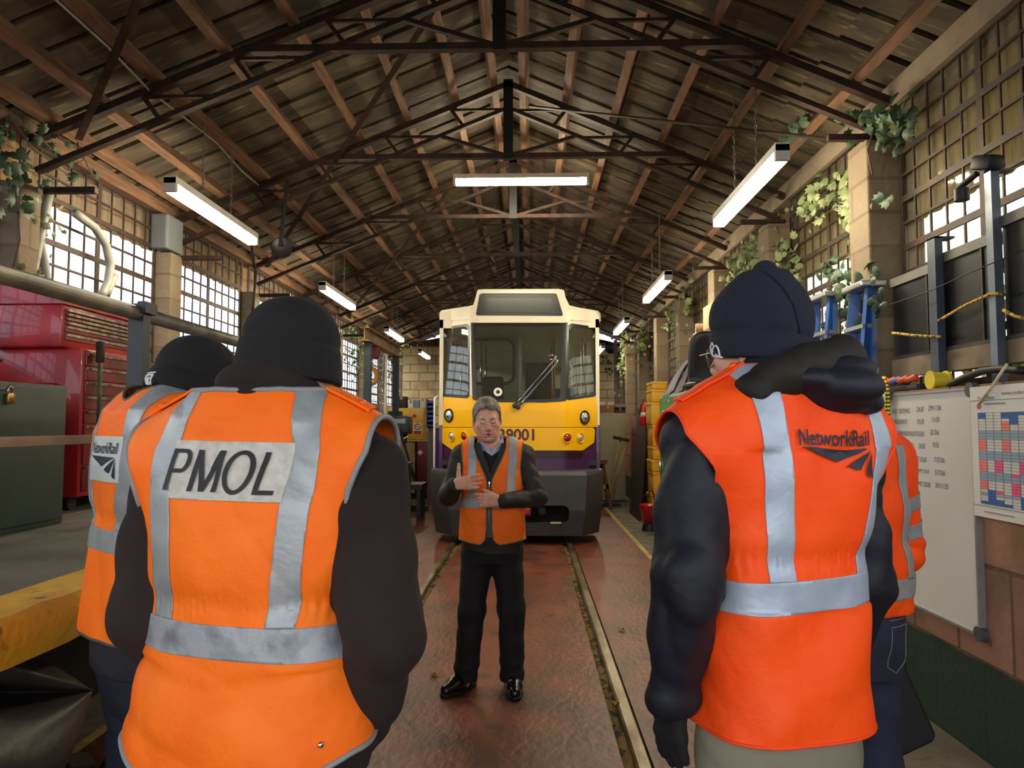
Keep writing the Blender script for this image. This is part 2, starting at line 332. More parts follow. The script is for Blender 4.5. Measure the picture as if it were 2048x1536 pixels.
# trusses ----------------------------------------------------------
def truss(y, lab):
    t = thing('roof_truss', lab, 'roof truss', (XR, y, zroof(XR) - .8), group='steel roof trusses')
    za = zroof(XR); zc = EYE + 2.52; yo = y
    L_ = lambda x, dz: Vector((x, yo, zroof(x) - dz))
    for xe in (-3.36, 2.36):
        s = -1 if xe < 0 else 1
        b = MB(); b.bar(L_(XR, .04), L_(xe, .04), .06, .05); b.build('rafter', steel_dark, t)
        b = MB(); b.bar(L_(XR, .27), L_(xe - s * .05, .27), .05, .035); b.build('lower_chord', steel_dark, t)
        b = MB(); slope = .41 if s < 0 else .43; x = XR + s * .42; up = True
        wl_ = abs(xe - XR)
        while abs(x - XR) < wl_ - .45:
            run = .21 / slope
            b.bar(L_(x, .27), L_(x + s * (0.12), .06), .028, .028)
            b.bar(L_(x + s * .12, .06), L_(x + s * (.12 + run * .92), .26) if False else Vector((x + s * .12 - s * run, yo, zroof(x + s * .12) - .06)) , .022, .022)
            x += s * .62
        b.build('web_bars', steel_dark, t)
        b = MB(); nx = XR + s * .64; b.bar((XR, yo, zc), L_(nx, .27), .035, .03); b.build('strut', steel_dark, t)
    b = MB(); b.bar((XR - (za - zc) / .41 + .05, yo, zc), (XR + (za - zc) / .43 - .05, yo, zc), .055, .045); b.build('collar', steel_dark, t)
    b = MB(); b.box((XR - .045, yo - .03, zc - .03), (XR + .045, yo + .03, za)); b.build('king_post', M('post_black', '171513', .5, metal=.4, var=.3), t)
    b = MB(); b.box((-3.33, yo - .02, zroof(-3.3) - .43), (-2.9, yo + .02, zroof(-3.3) - .39)); b.build('bearing_bar', steel_dark, t)
    b = MB(); b.box((1.95, yo - .02, zroof(2.3) - .32), (2.36, yo + .02, zroof(2.3) - .28)); b.build('bearing_bar', steel_dark, t)
for k, y in enumerate(TY[:8]):
    truss(y, ['dark steel roof truss nearest overhead, only its lower ends in view', 'first complete steel roof truss, its collar crossing at top of view', 'second complete steel roof truss, in front of the cross-hung strip light', 'third steel roof truss, just behind the cross-hung strip light', 'steel roof truss above front of yellow train', 'second steel roof truss back over yellow train', 'third steel roof truss back over yellow train', 'steel roof truss closest to the block end wall'][k])
def brace(a, c, lab):
    b = MB(); b.bar(a, c, .045, .012); tag(b.build('brace_bar', steel_dark), lab, 'roof brace')
Z = lambda x, dz=.1: zroof(x) - dz
brace((-.7, TY[1] + .3, Z(-.7)), (-3.2, TY[3], Z(-3.2)), 'flat steel brace slanting under roof from cross-hung light down to grey pillar box')
brace((-1.6, TY[0] + .5, Z(-1.6)), (-3.1, TY[1] + .1, Z(-3.1)), 'flat steel brace slanting above the window with ivy and old pipes')
brace((-1.0, TY[3], Z(-1)), (-3.2, TY[5], Z(-3.2)), 'flat steel brace slanting behind the floodlight over black-capped men')
brace((.0, TY[2] - .4, zroof(0) - .35), (2.3, TY[1] + .1, zroof(2.3) - .3), 'thin steel brace running from king post out to ivy covered pillar')
# strip lights -----------------------------------------------------
tube_m = M('lit_tube', 'fff3d2', .4, emit=('fff0cf', 40.)); tube_end = M('lit_tube_far', 'fff3d2', .4, emit=('fff0cf', 34.)); house = M('light_housing', 'cfc9bd', .45, var=.2, scale=5)
chain_m = M('chain_steel', '7c766c', .4, metal=.7)
def strip(a, c, lab, chains=True, e=tube_m):
    a = Vector(a); c = Vector(c); d = (c - a).normalized(); mid = (a + c) / 2
    t = thing('strip_light', lab, 'light', mid, group='hanging strip lights')
    b = MB(); u = Vector((0, 0, 1)); b.bar(a + u * .035, c + u * .035, .085, .05); b.bar(a - d * .0, a + d * .03, .088, .10); b.bar(c - d * .03, c, .088, .10); b.build('housing', house, t)
    b = MB(); b.bar(a + d * .03 - u * .02, c - d * .03 - u * .02, .075, .06); b.build('diffuser', e, t)
    if chains:
        for f in (.33, .67):
            p = a + (c - a) * f; top = zroof(p.x) + .02 if abs(d.y) > .5 else zroof(p.x) - .05; b = MB(); z = p.z + .06; k = 0
            while z < top:
                b.T = Matrix.Translation((p.x, p.y, z)) @ Matrix.Rotation(k * PI / 2, 4, 'Z')
                b.tube([(.009 * math.cos(q), 0, .02 + .022 * math.sin(q)) for q in [i * PI / 3 for i in range(6)]], .0035, 4, closed=True); z += .036; k += 1
            b.T = None; b.build('chain', chain_m, t)
zl = EYE + 1.67
for y0, y1, lab in ((4.78, 6.28, 'lit strip light on chains above the red tool chest side, nearest of its row'), (8.4, 9.9, 'lit strip light hung over the black beanie of the PMOL man'), (12.24, 13.75, 'lit strip light hung above the yellow hoist beam'), (16, 17.4, 'small far lit strip light against the block end wall')):
    strip((-2.5, y0, zl), (-2.5, y1, zl), lab, e=tube_m if y0 < 10 else tube_end)
for y0, y1, lab in ((4.3, 5.8, 'lit strip light on chains beside the ivy covered window bars, nearest of its row'), (7.9, 9.45, 'lit strip light hung above the coats and green locker'), (11.3, 12.8, 'lit strip light just beyond the train roof corner over brooms'), (15.0, 16.4, 'furthest lit strip light, half hidden by train roof corner above end wall speaker')):
    strip((1.55, y0, zl), (1.55, y1, zl), lab, e=tube_m if y0 < 10 else tube_end)
strip((-.85, 7.75, EYE + 2.72), (.655, 7.75, EYE + 2.72), 'lit strip light hung crosswise under the ridge above the train')
# outside ----------------------------------------------------------
w = bpy.data.worlds.new('World'); SC.world = w; w.use_nodes = True; bg = w.node_tree.nodes['Background']; bg.inputs[0].default_value = (.93, .97, 1, 1); bg.inputs[1].default_value = 1.5
b = MB(); b.box((-30, -30, -.6), (30, 40, -.35)); tag(b.build('ground', M('outside_ground', '57533f', .9, var=.4, scale=2)), kind='structure')
# ================================================================== MESH TOOLS
def tri(Fc):
    """quads (N,4) -> tris"""
    Fc = np.asarray(Fc); return np.concatenate([Fc[:, [0, 1, 2]], Fc[:, [0, 2, 3]]]) if Fc.shape[1] == 4 else Fc
def clip(V, T, g, extra=None):
    """keep the part of a triangle mesh where g >= 0, cut crisply along g = 0; extra: per-vertex arrays carried along"""
    V = np.asarray(V, float); T = np.asarray(T); ins = g >= 0
    ins = g > 0; k = ins[T].sum(1); keep = T[k == 3]
    newV = [V]; faces = [keep]; cache = {}; nv = len(V); add = []; addx = []
    ex = [] if extra is None else extra
    def cut(a, b):
        nonlocal nv
        key = (a, b) if a < b else (b, a)
        if key in cache: return cache[key]
        t = g[a] / (g[a] - g[b]); add.append(V[a] + (V[b] - V[a]) * t); addx.append([e[a] + (e[b] - e[a]) * t for e in ex]); cache[key] = nv; nv += 1; return nv - 1
    out = []
    for t in T[(k == 1) | (k == 2)]:
        i = ins[t]
        if i.sum() == 1:
            j = int(np.argmax(i)); a, b, c = t[j], t[(j + 1) % 3], t[(j + 2) % 3]; out.append((a, cut(a, b), cut(a, c)))
        else:
            j = int(np.argmin(i)); a, b, c = t[j], t[(j + 1) % 3], t[(j + 2) % 3]; p = cut(a, b); q = cut(a, c); out.append((b, c, q)); out.append((b, q, p))
    if out: faces.append(np.array(out))
    T2 = np.concatenate(faces) if len(faces) else np.zeros((0, 3), int)
    V2 = np.concatenate([V, np.array(add)]) if add else V
    ex2 = [np.concatenate([e, np.array([x[n] for x in addx])]) if add else e for n, e in enumerate(ex)]
    used = np.unique(T2); mp = -np.ones(len(V2), int); mp[used] = np.arange(len(used))
    T2 = mp[T2]; V2 = V2[used]; ex2 = [e[used] for e in ex2]
    return (V2, T2) if extra is None else (V2, T2, ex2)
def normals(V, T):
    n = np.cross(V[T[:, 1]] - V[T[:, 0]], V[T[:, 2]] - V[T[:, 0]]); N = np.zeros_like(V)
    for j in range(3): np.add.at(N, T[:, j], n)
    return N / np.maximum(np.linalg.norm(N, axis=1, keepdims=True), 1e-12)
def loops(T):
    """ordered boundary loops of a triangle mesh"""
    e = {}
    for a, b, c in T.tolist():
        for p, q in ((a, b), (b, c), (c, a)): e[(p, q)] = 1
    nx = {p: q for (p, q) in e if (q, p) not in e}; out = []
    while nx:
        s, q = nx.popitem(); L = [s]
        while q in nx and q != s: L.append(q); q = nx.pop(q)
        out.append(L)
    return out
def shell(V, T, th):
    """give an open surface a thickness inward"""
    N = normals(V, T); n = len(V); W = np.concatenate([V, V - N * th]); Fc = T.tolist() + [[a + n, c + n, b + n] for a, b, c in T.tolist()]
    for L in loops(T):
        m = len(L)
        for i in range(m): a, b = L[i], L[(i + 1) % m]; Fc.append([b, a, a + n, b + n])
    return W, Fc
def inset_poly(P, r):
    P = [np.array(p, float) for p in P]; n = len(P); out = []
    area = sum(P[i][0] * P[(i + 1) % n][1] - P[(i + 1) % n][0] * P[i][1] for i in range(n))
    if area < 0: P = P[::-1]
    for i in range(n):
        a, b, c = P[i - 1], P[i], P[(i + 1) % n]
        d1 = (b - a) / np.linalg.norm(b - a); d2 = (c - b) / np.linalg.norm(c - b)
        n1 = np.array([-d1[1], d1[0]]); n2 = np.array([-d2[1], d2[0]])
        m = n1 + n2; m = m / max(np.dot(m, n1), .05); m = m / np.dot(m, n1) if abs(np.dot(m, n1)) > 0 else m
        out.append(b + m * r / max(np.dot(m, n1), .3))
    return out
def sd_poly(x, y, P, r=0.):
    """signed distance to polygon with corners rounded by r (negative inside)"""
    if r: P = inset_poly(P, r)
    P = [np.array(p, float) for p in P]; n = len(P); d = np.full(np.shape(x), 1e9); s = np.ones(np.shape(x))
    for i in range(n):
        a, b = P[i], P[i - 1]; ex, ey = b - a; wx = x - a[0]; wy = y - a[1]
        t = np.clip((wx * ex + wy * ey) / (ex * ex + ey * ey + 1e-12), 0, 1); bx = wx - ex * t; by = wy - ey * t; d = np.minimum(d, bx * bx + by * by)
        c1 = y >= a[1]; c2 = y < b[1]; c3 = ex * wy > ey * wx
        s = np.where((c1 & c2 & c3) | (~c1 & ~c2 & ~c3), -s, s)
    return s * np.sqrt(d) - r
def grid2(x0, x1, nx, y0, y1, ny):
    X, Y = np.meshgrid(np.linspace(x0, x1, nx), np.linspace(y0, y1, ny)); i = np.arange(nx * ny).reshape(ny, nx)
    Fc = np.stack([i[:-1, :-1], i[:-1, 1:], i[1:, 1:], i[1:, :-1]], -1).reshape(-1, 4); return X.ravel(), Y.ravel(), tri(Fc)
# ---------------- distance fields -> one continuous surface
class Field:
    def __init__(s, lo, hi, h):
        s.lo = np.array(lo, float); s.h = h; s.n = np.ceil((np.array(hi) - s.lo) / h).astype(int) + 1
        s.ax = [(s.lo[i] + h * np.arange(s.n[i])).astype(np.float32) for i in range(3)]; s.a = np.full(s.n, 1., np.float32)
    def sl(s, lo, hi):
        r = []
        for i in range(3):
            a = max(0, int(math.floor((lo[i] - s.lo[i]) / s.h))); b = min(s.n[i], int(math.ceil((hi[i] - s.lo[i]) / s.h)) + 1); r.append(slice(a, max(a, b)))
        return tuple(r)
    def xyz(s, sl): return s.ax[0][sl[0]][:, None, None], s.ax[1][sl[1]][None, :, None], s.ax[2][sl[2]][None, None, :]
    def mix(s, sl, d, k, op):
        A = s.a[sl]
        if op == 'add':
            if k > 0: h = np.clip(.5 + .5 * (A - d) / k, 0, 1); s.a[sl] = A * (1 - h) + d * h - k * h * (1 - h)
            else: s.a[sl] = np.minimum(A, d)
        else:
            if k > 0: h = np.clip(.5 - .5 * (A + d) / k, 0, 1); s.a[sl] = A * (1 - h) - d * h + k * h * (1 - h)
            else: s.a[sl] = np.maximum(A, -d)
    def cone(s, a, b, ra, rb=None, k=.02, op='add', flat=None):
        """tapered capsule; flat=(axis vector, factor) squashes it along one direction"""
        rb = ra if rb is None else rb; a = np.array(a, float); b = np.array(b, float); m = max(ra, rb) + k + 3 * s.h
        sl = s.sl(np.minimum(a, b) - m, np.maximum(a, b) + m)
        if any(q.stop <= q.start for q in sl): return s
        x, y, z = s.xyz(sl); d = b - a; L2 = float(d @ d) + 1e-9
        px, py, pz = x - a[0], y - a[1], z - a[2]
        t = np.clip((px * d[0] + py * d[1] + pz * d[2]) / L2, 0, 1).astype(np.float32)
        qx, qy, qz = px - t * d[0], py - t * d[1], pz - t * d[2]
        D = qx * qx + qy * qy + qz * qz
        if flat is not None:
            u = np.array(flat[0], float); u /= np.linalg.norm(u); w = qx * u[0] + qy * u[1] + qz * u[2]; D = D + w * w * (1 / flat[1] ** 2 - 1)
        s.mix(sl, (np.sqrt(np.maximum(D, 0)) - (ra + t * (rb - ra))).astype(np.float32), k, op); return s
    def ell(s, c, r, rot=None, k=.02, op='add', p=2.):
        c = np.array(c, float); r = np.array(r, float); m = (max(r) if rot is not None else r) + k + 3 * s.h
        sl = s.sl(c - m, c + m)
        if any(q.stop <= q.start for q in sl): return s
        x, y, z = s.xyz(sl); x = x - c[0]; y = y - c[1]; z = z - c[2]
        if rot is not None:
            M3 = np.array(Euler(rot).to_matrix() if not isinstance(rot, np.ndarray) else rot).T
            x, y, z = [M3[i, 0] * x + M3[i, 1] * y + M3[i, 2] * z for i in range(3)]
        if p == 2.:
            k0 = np.sqrt((x / r[0]) ** 2 + (y / r[1]) ** 2 + (z / r[2]) ** 2); k1 = np.sqrt((x / r[0] ** 2) ** 2 + (y / r[1] ** 2) ** 2 + (z / r[2] ** 2) ** 2); d = k0 * (k0 - 1) / np.maximum(k1, 1e-6)
        else:
            d = ((np.abs(x / r[0]) ** p + np.abs(y / r[1]) ** p + np.abs(z / r[2]) ** p) ** (1 / p) - 1) * min(r)
        s.mix(sl, d.astype(np.float32), k, op); return s
    def chain(s, pts, rs, k=.02, op='add', flat=None):
        for i in range(len(pts) - 1): s.cone(pts[i], pts[i + 1], rs[i], rs[i + 1], k, op, flat)
        return s
    def loft(s, zs, hw, hd, cy, cx=None, p=2.4, k=.03, op='add', cap=.03):
        """trunk: half width / half depth / centre given at heights zs"""
        m = .06; sl = s.sl((-1e3, -1e3, zs[0] - m), (1e3, 1e3, zs[-1] + m)); x, y, z = s.xyz(sl); zz = s.ax[2][sl[2]]
        def I(v):
            v = np.broadcast_to(np.array(v, float), (len(zs),)); q = np.interp(zz, zs, v); n = max(1, int(.02 / s.h)); ker = np.ones(2 * n + 1) / (2 * n + 1)
            return np.convolve(np.pad(q, n, mode='edge'), ker, 'valid').astype(np.float32)[None, None, :]
        a, b, c, c2 = I(hw), I(hd), I(cy), I(0. if cx is None else cx)
        q = (np.abs((x - c2) / a) ** p + np.abs((y - c) / b) ** p) ** (1 / p); d = (q - 1) * np.minimum(a, b)
        e = np.maximum(zs[0] - z, z - zs[-1]); d = np.maximum(d, e) + 0 * d
        s.mix(sl, d.astype(np.float32), k, op); return s
    def fn(s, lo, hi, f):
        sl = s.sl(lo, hi); x, y, z = s.xyz(sl); s.a[sl] = f(s.a[sl], x, y, z); return s
    def mesh(s, smooth=0):
        A = s.a; I = A < 0; c = np.zeros(np.array(A.shape) - 1, np.int8); n = A.shape
        for dx in (0, 1):
            for dy in (0, 1):
                for dz in (0, 1): c += I[dx:n[0] - 1 + dx, dy:n[1] - 1 + dy, dz:n[2] - 1 + dz]
        idx = np.argwhere((c > 0) & (c < 8)); N = len(idx); vid = -np.ones(c.shape, np.int32); vid[tuple(idx.T)] = np.arange(N)
        P = np.zeros((N, 3)); W = np.zeros(N); cor = [(i, j, k) for i in (0, 1) for j in (0, 1) for k in (0, 1)]
        val = {q: A[idx[:, 0] + q[0], idx[:, 1] + q[1], idx[:, 2] + q[2]].astype(float) for q in cor}
        for ax in range(3):
            for q in cor:
                if q[ax]: continue
                q2 = tuple(q[i] + (i == ax) for i in range(3)); a, b = val[q], val[q2]; m = (a < 0) != (b < 0)
                t = np.where(m, a / np.where(m, a - b, 1), 0)
                for i in range(3): P[:, i] += np.where(m, q[i] + (t if i == ax else 0), 0)
                W += m
        P = s.lo + (idx + P / W[:, None]) * s.h; Q = []
        for ax in range(3):
            u, v = (ax + 1) % 3, (ax + 2) % 3; sA = [slice(None)] * 3; sB = [slice(None)] * 3; sA[ax] = slice(0, -1); sB[ax] = slice(1, None)
            a, b = I[tuple(sA)], I[tuple(sB)]
            for flip in (0, 1):
                e = np.argwhere((a & ~b) if not flip else (~a & b)); e = e[(e[:, u] > 0) & (e[:, v] > 0) & (e[:, u] < n[u] - 1) & (e[:, v] < n[v] - 1)]
                def at(du, dv): w = e.copy(); w[:, u] += du; w[:, v] += dv; return vid[tuple(w.T)]
                q = np.stack([at(-1, -1), at(0, -1), at(0, 0), at(-1, 0)], 1); Q.append(q[:, ::-1] if flip else q)
        Q = np.concatenate(Q); Q = Q[(Q >= 0).all(1)]
        for _ in range(smooth): P = relax(P, Q)
        return P, Q
def relax(P, Q, w=.5):
    S = np.zeros_like(P); n = np.zeros(len(P)); m = Q.shape[1]
    for j in range(m):
        for d in (1, m - 1): np.add.at(S, Q[:, j], P[Q[:, (j + d) % m]]); np.add.at(n, Q[:, j], 1)
    return P + w * (S / np.maximum(n, 1)[:, None] - P)
# ================================================================== TRAIN
TY0 = 9.5; TXC = at_y(1039, 800, TY0).x
yellow = M('train_yellow', 'f0b40a', .32, var=.06, scale=2, coat=.0, spec=.28); purple = M('train_purple', '43204f', .3, var=.15, scale=3, coat=.4); cream = M('train_cream', 'dcd3bd', .35, var=.12, scale=2.5, coat=.2)
blk = M('train_black', '15161a', .35, var=.2, scale=5); bump_m = M('train_bumper', '3d3d40', .5, var=.25, scale=4, bump=.05, bscale=200); rub = M('rubber_black', '0e0e0f', .6, var=.2, scale=8)
scr = M('destination_screen', '3b4340', .25, var=.25, scale=30, stretch=(.2, 1, 8)); chrome = M('chrome', 'd8d8d6', .12, metal=1., var=.05); lens_w = M('lamp_glass', 'd7dbd8', .08, metal=.6, var=.3, scale=40); lens_r = M('lamp_red', 'a01016', .12, var=.3, scale=40, coat=.8)
tglass = glass('train_glass', 'dfe4e0', .03, rough=.02, gloss=.7)
tr = thing('railcar', 'small yellow fronted railcar with purple skirt and cream roof standing on the rails', 'train', (TXC, TY0, 0))
CH = .655
def tsurf(px, py):
    """points on the railcar's front shell (flat middle, raked glass, swept-back corners) seen at photo coordinates"""
    px = np.asarray(px, float); py = np.asarray(py, float)
    D = np.stack([(px - 1024) / F, -(py - 768) / F, -np.ones_like(px)], 1) @ np.array(_cm).T
    Y = np.full(len(px), TY0)
    for _ in range(14):
        x = D[:, 0] * Y / D[:, 1] - TXC; z = EYE + D[:, 2] * Y / D[:, 1]
        a = np.abs(x) - CH; sw = .5 * (a + np.sqrt(a * a + .0016)) * .95
        rake = np.clip(z - 1.75, 0, None) * .10
        Y = .5 * Y + .5 * (TY0 + sw + rake + .015 * (x / 1.1) ** 2)
    return np.stack([D[:, 0] * Y / D[:, 1], Y, EYE + D[:, 2] * Y / D[:, 1]], 1)
def tpatch(name, mat, polys, holes=(), off=0., th=.012, step=3., smooth=30, parent=None):
    """panel of the front shell: union outline minus holes; each (polygon, corner radius) in photo coordinates"""
    A = np.array([p for P, r in polys for p in P]); x0, y0 = A.min(0) - 4; x1, y1 = A.max(0) + 4
    X, Y, T = grid2(x0, x1, int((x1 - x0) / step) + 2, y0, y1, int((y1 - y0) / step) + 2)
    def G(X, Y):
        g = np.full(X.shape, -1e9)
        for P, r in polys: g = np.maximum(g, -sd_poly(X, Y, P, r))
        for P, r in holes: g = np.minimum(g, sd_poly(X, Y, P, r))
        return g
    V2, T = clip(np.stack([X, Y, 0 * X], 1), T, G(X, Y)); V = tsurf(V2[:, 0], V2[:, 1]); N = normals(V, T)
    if N[:, 1].mean() > 0: T = T[:, ::-1]; N = -N
    W, Fc = shell(V + N * off, T, th)
    return link_mesh(name, W, Fc, mat, parent or tr, smooth)
WS = [(941, 645), (1136, 645), (1133, 802), (1090, 805), (985, 804), (945, 800)]; WSg = [(949, 650), (1124, 650), (1120, 796), (1088, 799), (988, 799), (953, 795)]
QL = [(884, 655), (939, 647), (939, 797), (880, 793)]; QLg = [(887, 660), (936, 652), (937, 791), (882, 787)]
QR = [(1138, 646), (1194, 654), (1192, 793), (1132, 801)]; QRg = [(1140, 652), (1190, 660), (1188, 788), (1136, 795)]
tpatch('front_panel', yellow, [([(878, 790), (1196, 790), (1196, 854), (877, 854)], 3)], [(WS, 4), (QL, 6), (QR, 6)])
tpatch('lower_panel', yellow, [([(878, 855), (1190, 855), (1188, 885), (1165, 901), (905, 900), (882, 884)], 6)], off=.004)
tpatch('front_skirt', purple, [([(868, 856), (1196, 856), (1196, 948), (866, 948)], 2)], off=-.012)
tpatch('skirt_band', M('train_plum', '2c1222', .35, var=.2), [([(900, 902), (1166, 902), (1166, 915), (900, 915)], 1)], off=.001)
tpatch('window_surround', cream, [([(881, 628), (1198, 628), (1197, 792), (878, 792)], 4)], [(WS, 4), (QL, 6), (QR, 6)], off=-.002)
o = tpatch('windscreen_frame', blk, [(WS, 4)], [(WSg, 8)], off=.006); tpatch('windscreen', tglass, [(WSg, 8)], off=.0, th=.004)
for q, qg in ((QL, QLg), (QR, QRg)): tpatch('corner_window_frame', blk, [(q, 6)], [(qg, 8)], off=.003); tpatch('corner_window', tglass, [(qg, 8)], off=-.002, th=.004)
tpatch('destination_frame', cream, [([(956, 581), (1127, 581), (1137, 647), (940, 647)], 5)], [([(960, 589), (1113, 589), (1126, 634), (952, 633)], 3)], off=.05, th=.06)
tpatch('destination_box', blk, [([(960, 589), (1113, 589), (1126, 634), (952, 633)], 3)], [], off=.035)
tpatch('destination_screen', scr, [([(974, 598), (1103, 598), (1103, 627), (974, 626)], 2)], off=.04, th=.004)
def tpt(px, py, off=0.):
    V = tsurf([px, px + 2, px], [py, py, py + 2]); n = np.cross(V[1] - V[0], V[2] - V[0]); n = n / np.linalg.norm(n); n = n if n[1] < 0 else -n
    return Vector(V[0]) + Vector(n) * off, Vector(n)
for px, py, r, m, nm in ((898, 831, .078, lens_w, 'headlight'), (1169, 835, .078, lens_w, 'headlight'), (904, 873, .056, lens_w, 'marker_lamp'), (1160, 876, .056, lens_w, 'marker_lamp'), (929, 873, .056, lens_r, 'tail_lamp'), (1134, 876, .056, lens_r, 'tail_lamp')):
    p, n = tpt(px, py); b = MB(); b.lathe(p, n, [(r * 1.25, -.01), (r * 1.25, .01), (r * 1.12, .022), (r, .018), (r * .96, .0)], 28); h = b.build('lamp_rim' if nm != 'headlight' else 'headlight_rim', blk if nm == 'headlight' else yellow, tr, 40)
    b = MB(); b.lathe(p, n, [(r * .99, -.005), (r * .98, .008), (r * .7, .02), (r * .3, .027), (.001, .028)], 24); b.build(nm, m, tr, True)
    if nm == 'headlight': b = MB(); b.lathe(p, n, [(r * .45, .02), (r * .4, .036), (.001, .038)], 20); b.build('bulb', chrome, h, True)
V, Fc = text_mesh('139001', 1., 0, .022); V = V / V[:, 0].max(); px = 986 + V[:, 0] * 82.5; py = 881.5 - V[:, 1] * 82.5 * 1.02
VV = tsurf(px, py); VV[:, 1] -= .009; o = link_mesh('number', VV, Fc, M('number_plum', '4a1526', .4, var=.1), tr)
# roof, sides, interior
k = TY0 / F; xs = lambda px: at_y(px, 800, TY0 + .5).x
sl, sr, TE = xs(880), xs(1198), 17.2; yb = TY0 + .42
zr = at_y(880, 626, TY0 + .45).z; ztop = at_y(1040, 580, TY0 + .2).z
b = MB(); xc = TXC
prof = [(sl, zr - .22), (sl, zr - .06), (sl + .05, zr), (xc - .62, zr + .12), (xc, zr + .15), (xc + .62, zr + .12), (sr - .05, zr), (sr, zr - .06), (sr, zr - .22)]
b.prism(prof, 'y', yb, TE); b.build('roof', cream, tr, 30)
o = tpatch('roof_brow', cream, [([(881, 641), (881, 626), (885, 621), (945, 612), (1132, 612), (1194, 622), (1199, 628), (1199, 644), (1134, 640), (942, 640)], 2)], off=.02, th=.04)
b = MB(); xa, xb = at_y(957, 600, TY0 + .15).x, at_y(1127, 600, TY0 + .15).x
b.prism([(xa - .10, zr), (xa, ztop - .06), (xa + .06, ztop), (xb - .06, ztop), (xb, ztop - .06), (xb + .10, zr)], 'y', TY0 + .13, TY0 + 1.6); b.build('destination_housing', cream, tr, 30)
zw0, zw1 = 1.93, zr - .22
for x, s in ((sl, 1), (sr, -1)):
    b = MB(); b.box((x, yb, .80), (x + s * .05, TE, 1.55)); b.build('side_skirt', purple, tr)
    b = MB(); b.box((x, yb, 1.55), (x + s * .05, TE, zw0)); y = yb
    while y < TE: b.box((x, y, zw0), (x + s * .05, y + .12, zw1)); y += 1.5
    b.box((x, yb, zw1), (x + s * .05, TE, zr - .1)); b.build('side_panel', cream, tr)
    b = MB(); b.box((x + s * .02, yb, zw0), (x + s * .026, TE, zw1)); b.build('side_window', tglass, tr)
b = MB(); b.box((sl, TE, .8), (sr, TE + .05, zr)); b.build('rear_panel', cream, tr)
inn = M('cab_lining', '8f8d84', .6, var=.15, scale=4); dk = M('cab_dark', '22252a', .6, var=.3, scale=6); seat_m = M('seat_blue', '2b3554', .85, var=.2, scale=20)
b = MB(); b.box((sl + .05, TY0 + .3, 1.0), (sr - .05, TE, 1.06)); b.build('cabin_floor', dk, tr)
b = MB(); b.prism([(TXC - .6, TY0 + .12), (TXC + .6, TY0 + .12), (sr - .12, TY0 + .62), (sl + .12, TY0 + .62)], 'z', 1.1, 1.74); b.build('dashboard', M('dash_grey', '6f6e64', .6, var=.2, scale=6), tr, 40)
# cab partition with rounded window on the driver's side
def ring(name, mat, outer, inner, y0, y1, parent):
    n = len(outer); b = MB(); V = [(x, y0, z) for x, z in outer] + [(x, y0, z) for x, z in inner] + [(x, y1, z) for x, z in outer] + [(x, y1, z) for x, z in inner]; Fc = []
    for i in range(n):
        j = (i + 1) % n; Fc += [(i, j, n + j, n + i), (2 * n + i, 3 * n + i, 3 * n + j, 2 * n + j), (i, 2 * n + i, 2 * n + j, j), (n + i, n + j, 3 * n + j, 3 * n + i)]
    b.add(V, Fc); return b.build(name, mat, parent, 40)
yp = TY0 + 1.5; q = lambda px, py: (at_y(px, py, yp).x, at_y(px, py, yp).z)
x0, z1 = q(893, 650); x1, z0 = q(1037, 815); wx0, wz1 = q(906, 680); wx1, wz0 = q(1027, 766)
ring('cab_partition', inn, rrect(x0, z0, x1, z1, .01), rrect(wx0, wz0, wx1, wz1, .13), yp, yp + .04, tr)
ring('partition_seal', rub, rrect(wx0 - .03, wz0 - .03, wx1 + .03, wz1 + .03, .16), rrect(wx0 + .015, wz0 + .015, wx1 - .015, wz1 - .015, .12), yp - .015, yp + .055, tr)
b = MB(); xx, zz = q(1040, 700); b.box((xx - .02, yp - .02, 1.06), (xx + .03, yp + .03, zr - .1)); b.build('partition_post', M('post_white', 'bfbdb4', .4, var=.1), tr)
x0, z1 = q(1050, 722); x1, z0 = q(1104, 830); b = MB(); b.box((x0, yp + .3, 1.06), (x1, yp + .35, z1)); b.build('half_partition', dk, tr)
# driver's seat, passenger seats, grab poles
xx, zz = q(988, 760); b = MB(); b.box((xx - .16, TY0 + 1.15, 1.72), (xx + .16, TY0 + 1.24, 2.28), .05); b.build('driver_seat_back', M('seat_black', '1c1c1f', .8, var=.3), tr, 50)
b = MB(); b.box((xx - .2, TY0 + .8, 1.5), (xx + .2, TY0 + 1.2, 1.62), .04); b.box((xx - .05, TY0 + .95, 1.06), (xx + .05, TY0 + 1.05, 1.5)); b.build('driver_seat_base', dk, tr, 50)
for yy in (12.2, 13.1, 14, 15, 16):
    for x in (sl + .35, sr - .35):
        b = MB(); b.box((x - .24, yy, 1.5), (x + .24, yy + .4, 1.6), .03); b.box((x - .24, yy + .36, 1.55), (x + .24, yy + .44, 2.2), .03); b.box((x - .2, yy + .1, 1.06), (x + .2, yy + .3, 1.5)); b.build('passenger_seat', seat_m, tr, 50)
pole_m = M('pole_orange', 'b5623a', .4, var=.1)
for px, yy in ((963, 11.6), (972, 12), (1108, 11.4), (1103, 12.2), (1165, 11.2), (922, 11.3)):
    x = at_y(px, 700, yy).x; b = MB(); b.cyl((x, yy, 1.06), (x, yy, zr - .05), .018, 10); b.build('grab_pole', pole_m if px > 1100 else chrome, tr, True)
p, n = tpt(996, 784, .006); b = MB(); b.lathe(p, n, [(.058, -.002), (.058, .001)], 28); o = b.build('sticker', M('sticker_white', 'e8e6dd', .5, var=.05), tr); b = MB(); b.lathe(p, n, [(.026, 0), (.026, .003)], 20); b.build('sticker_dot', blk, o)
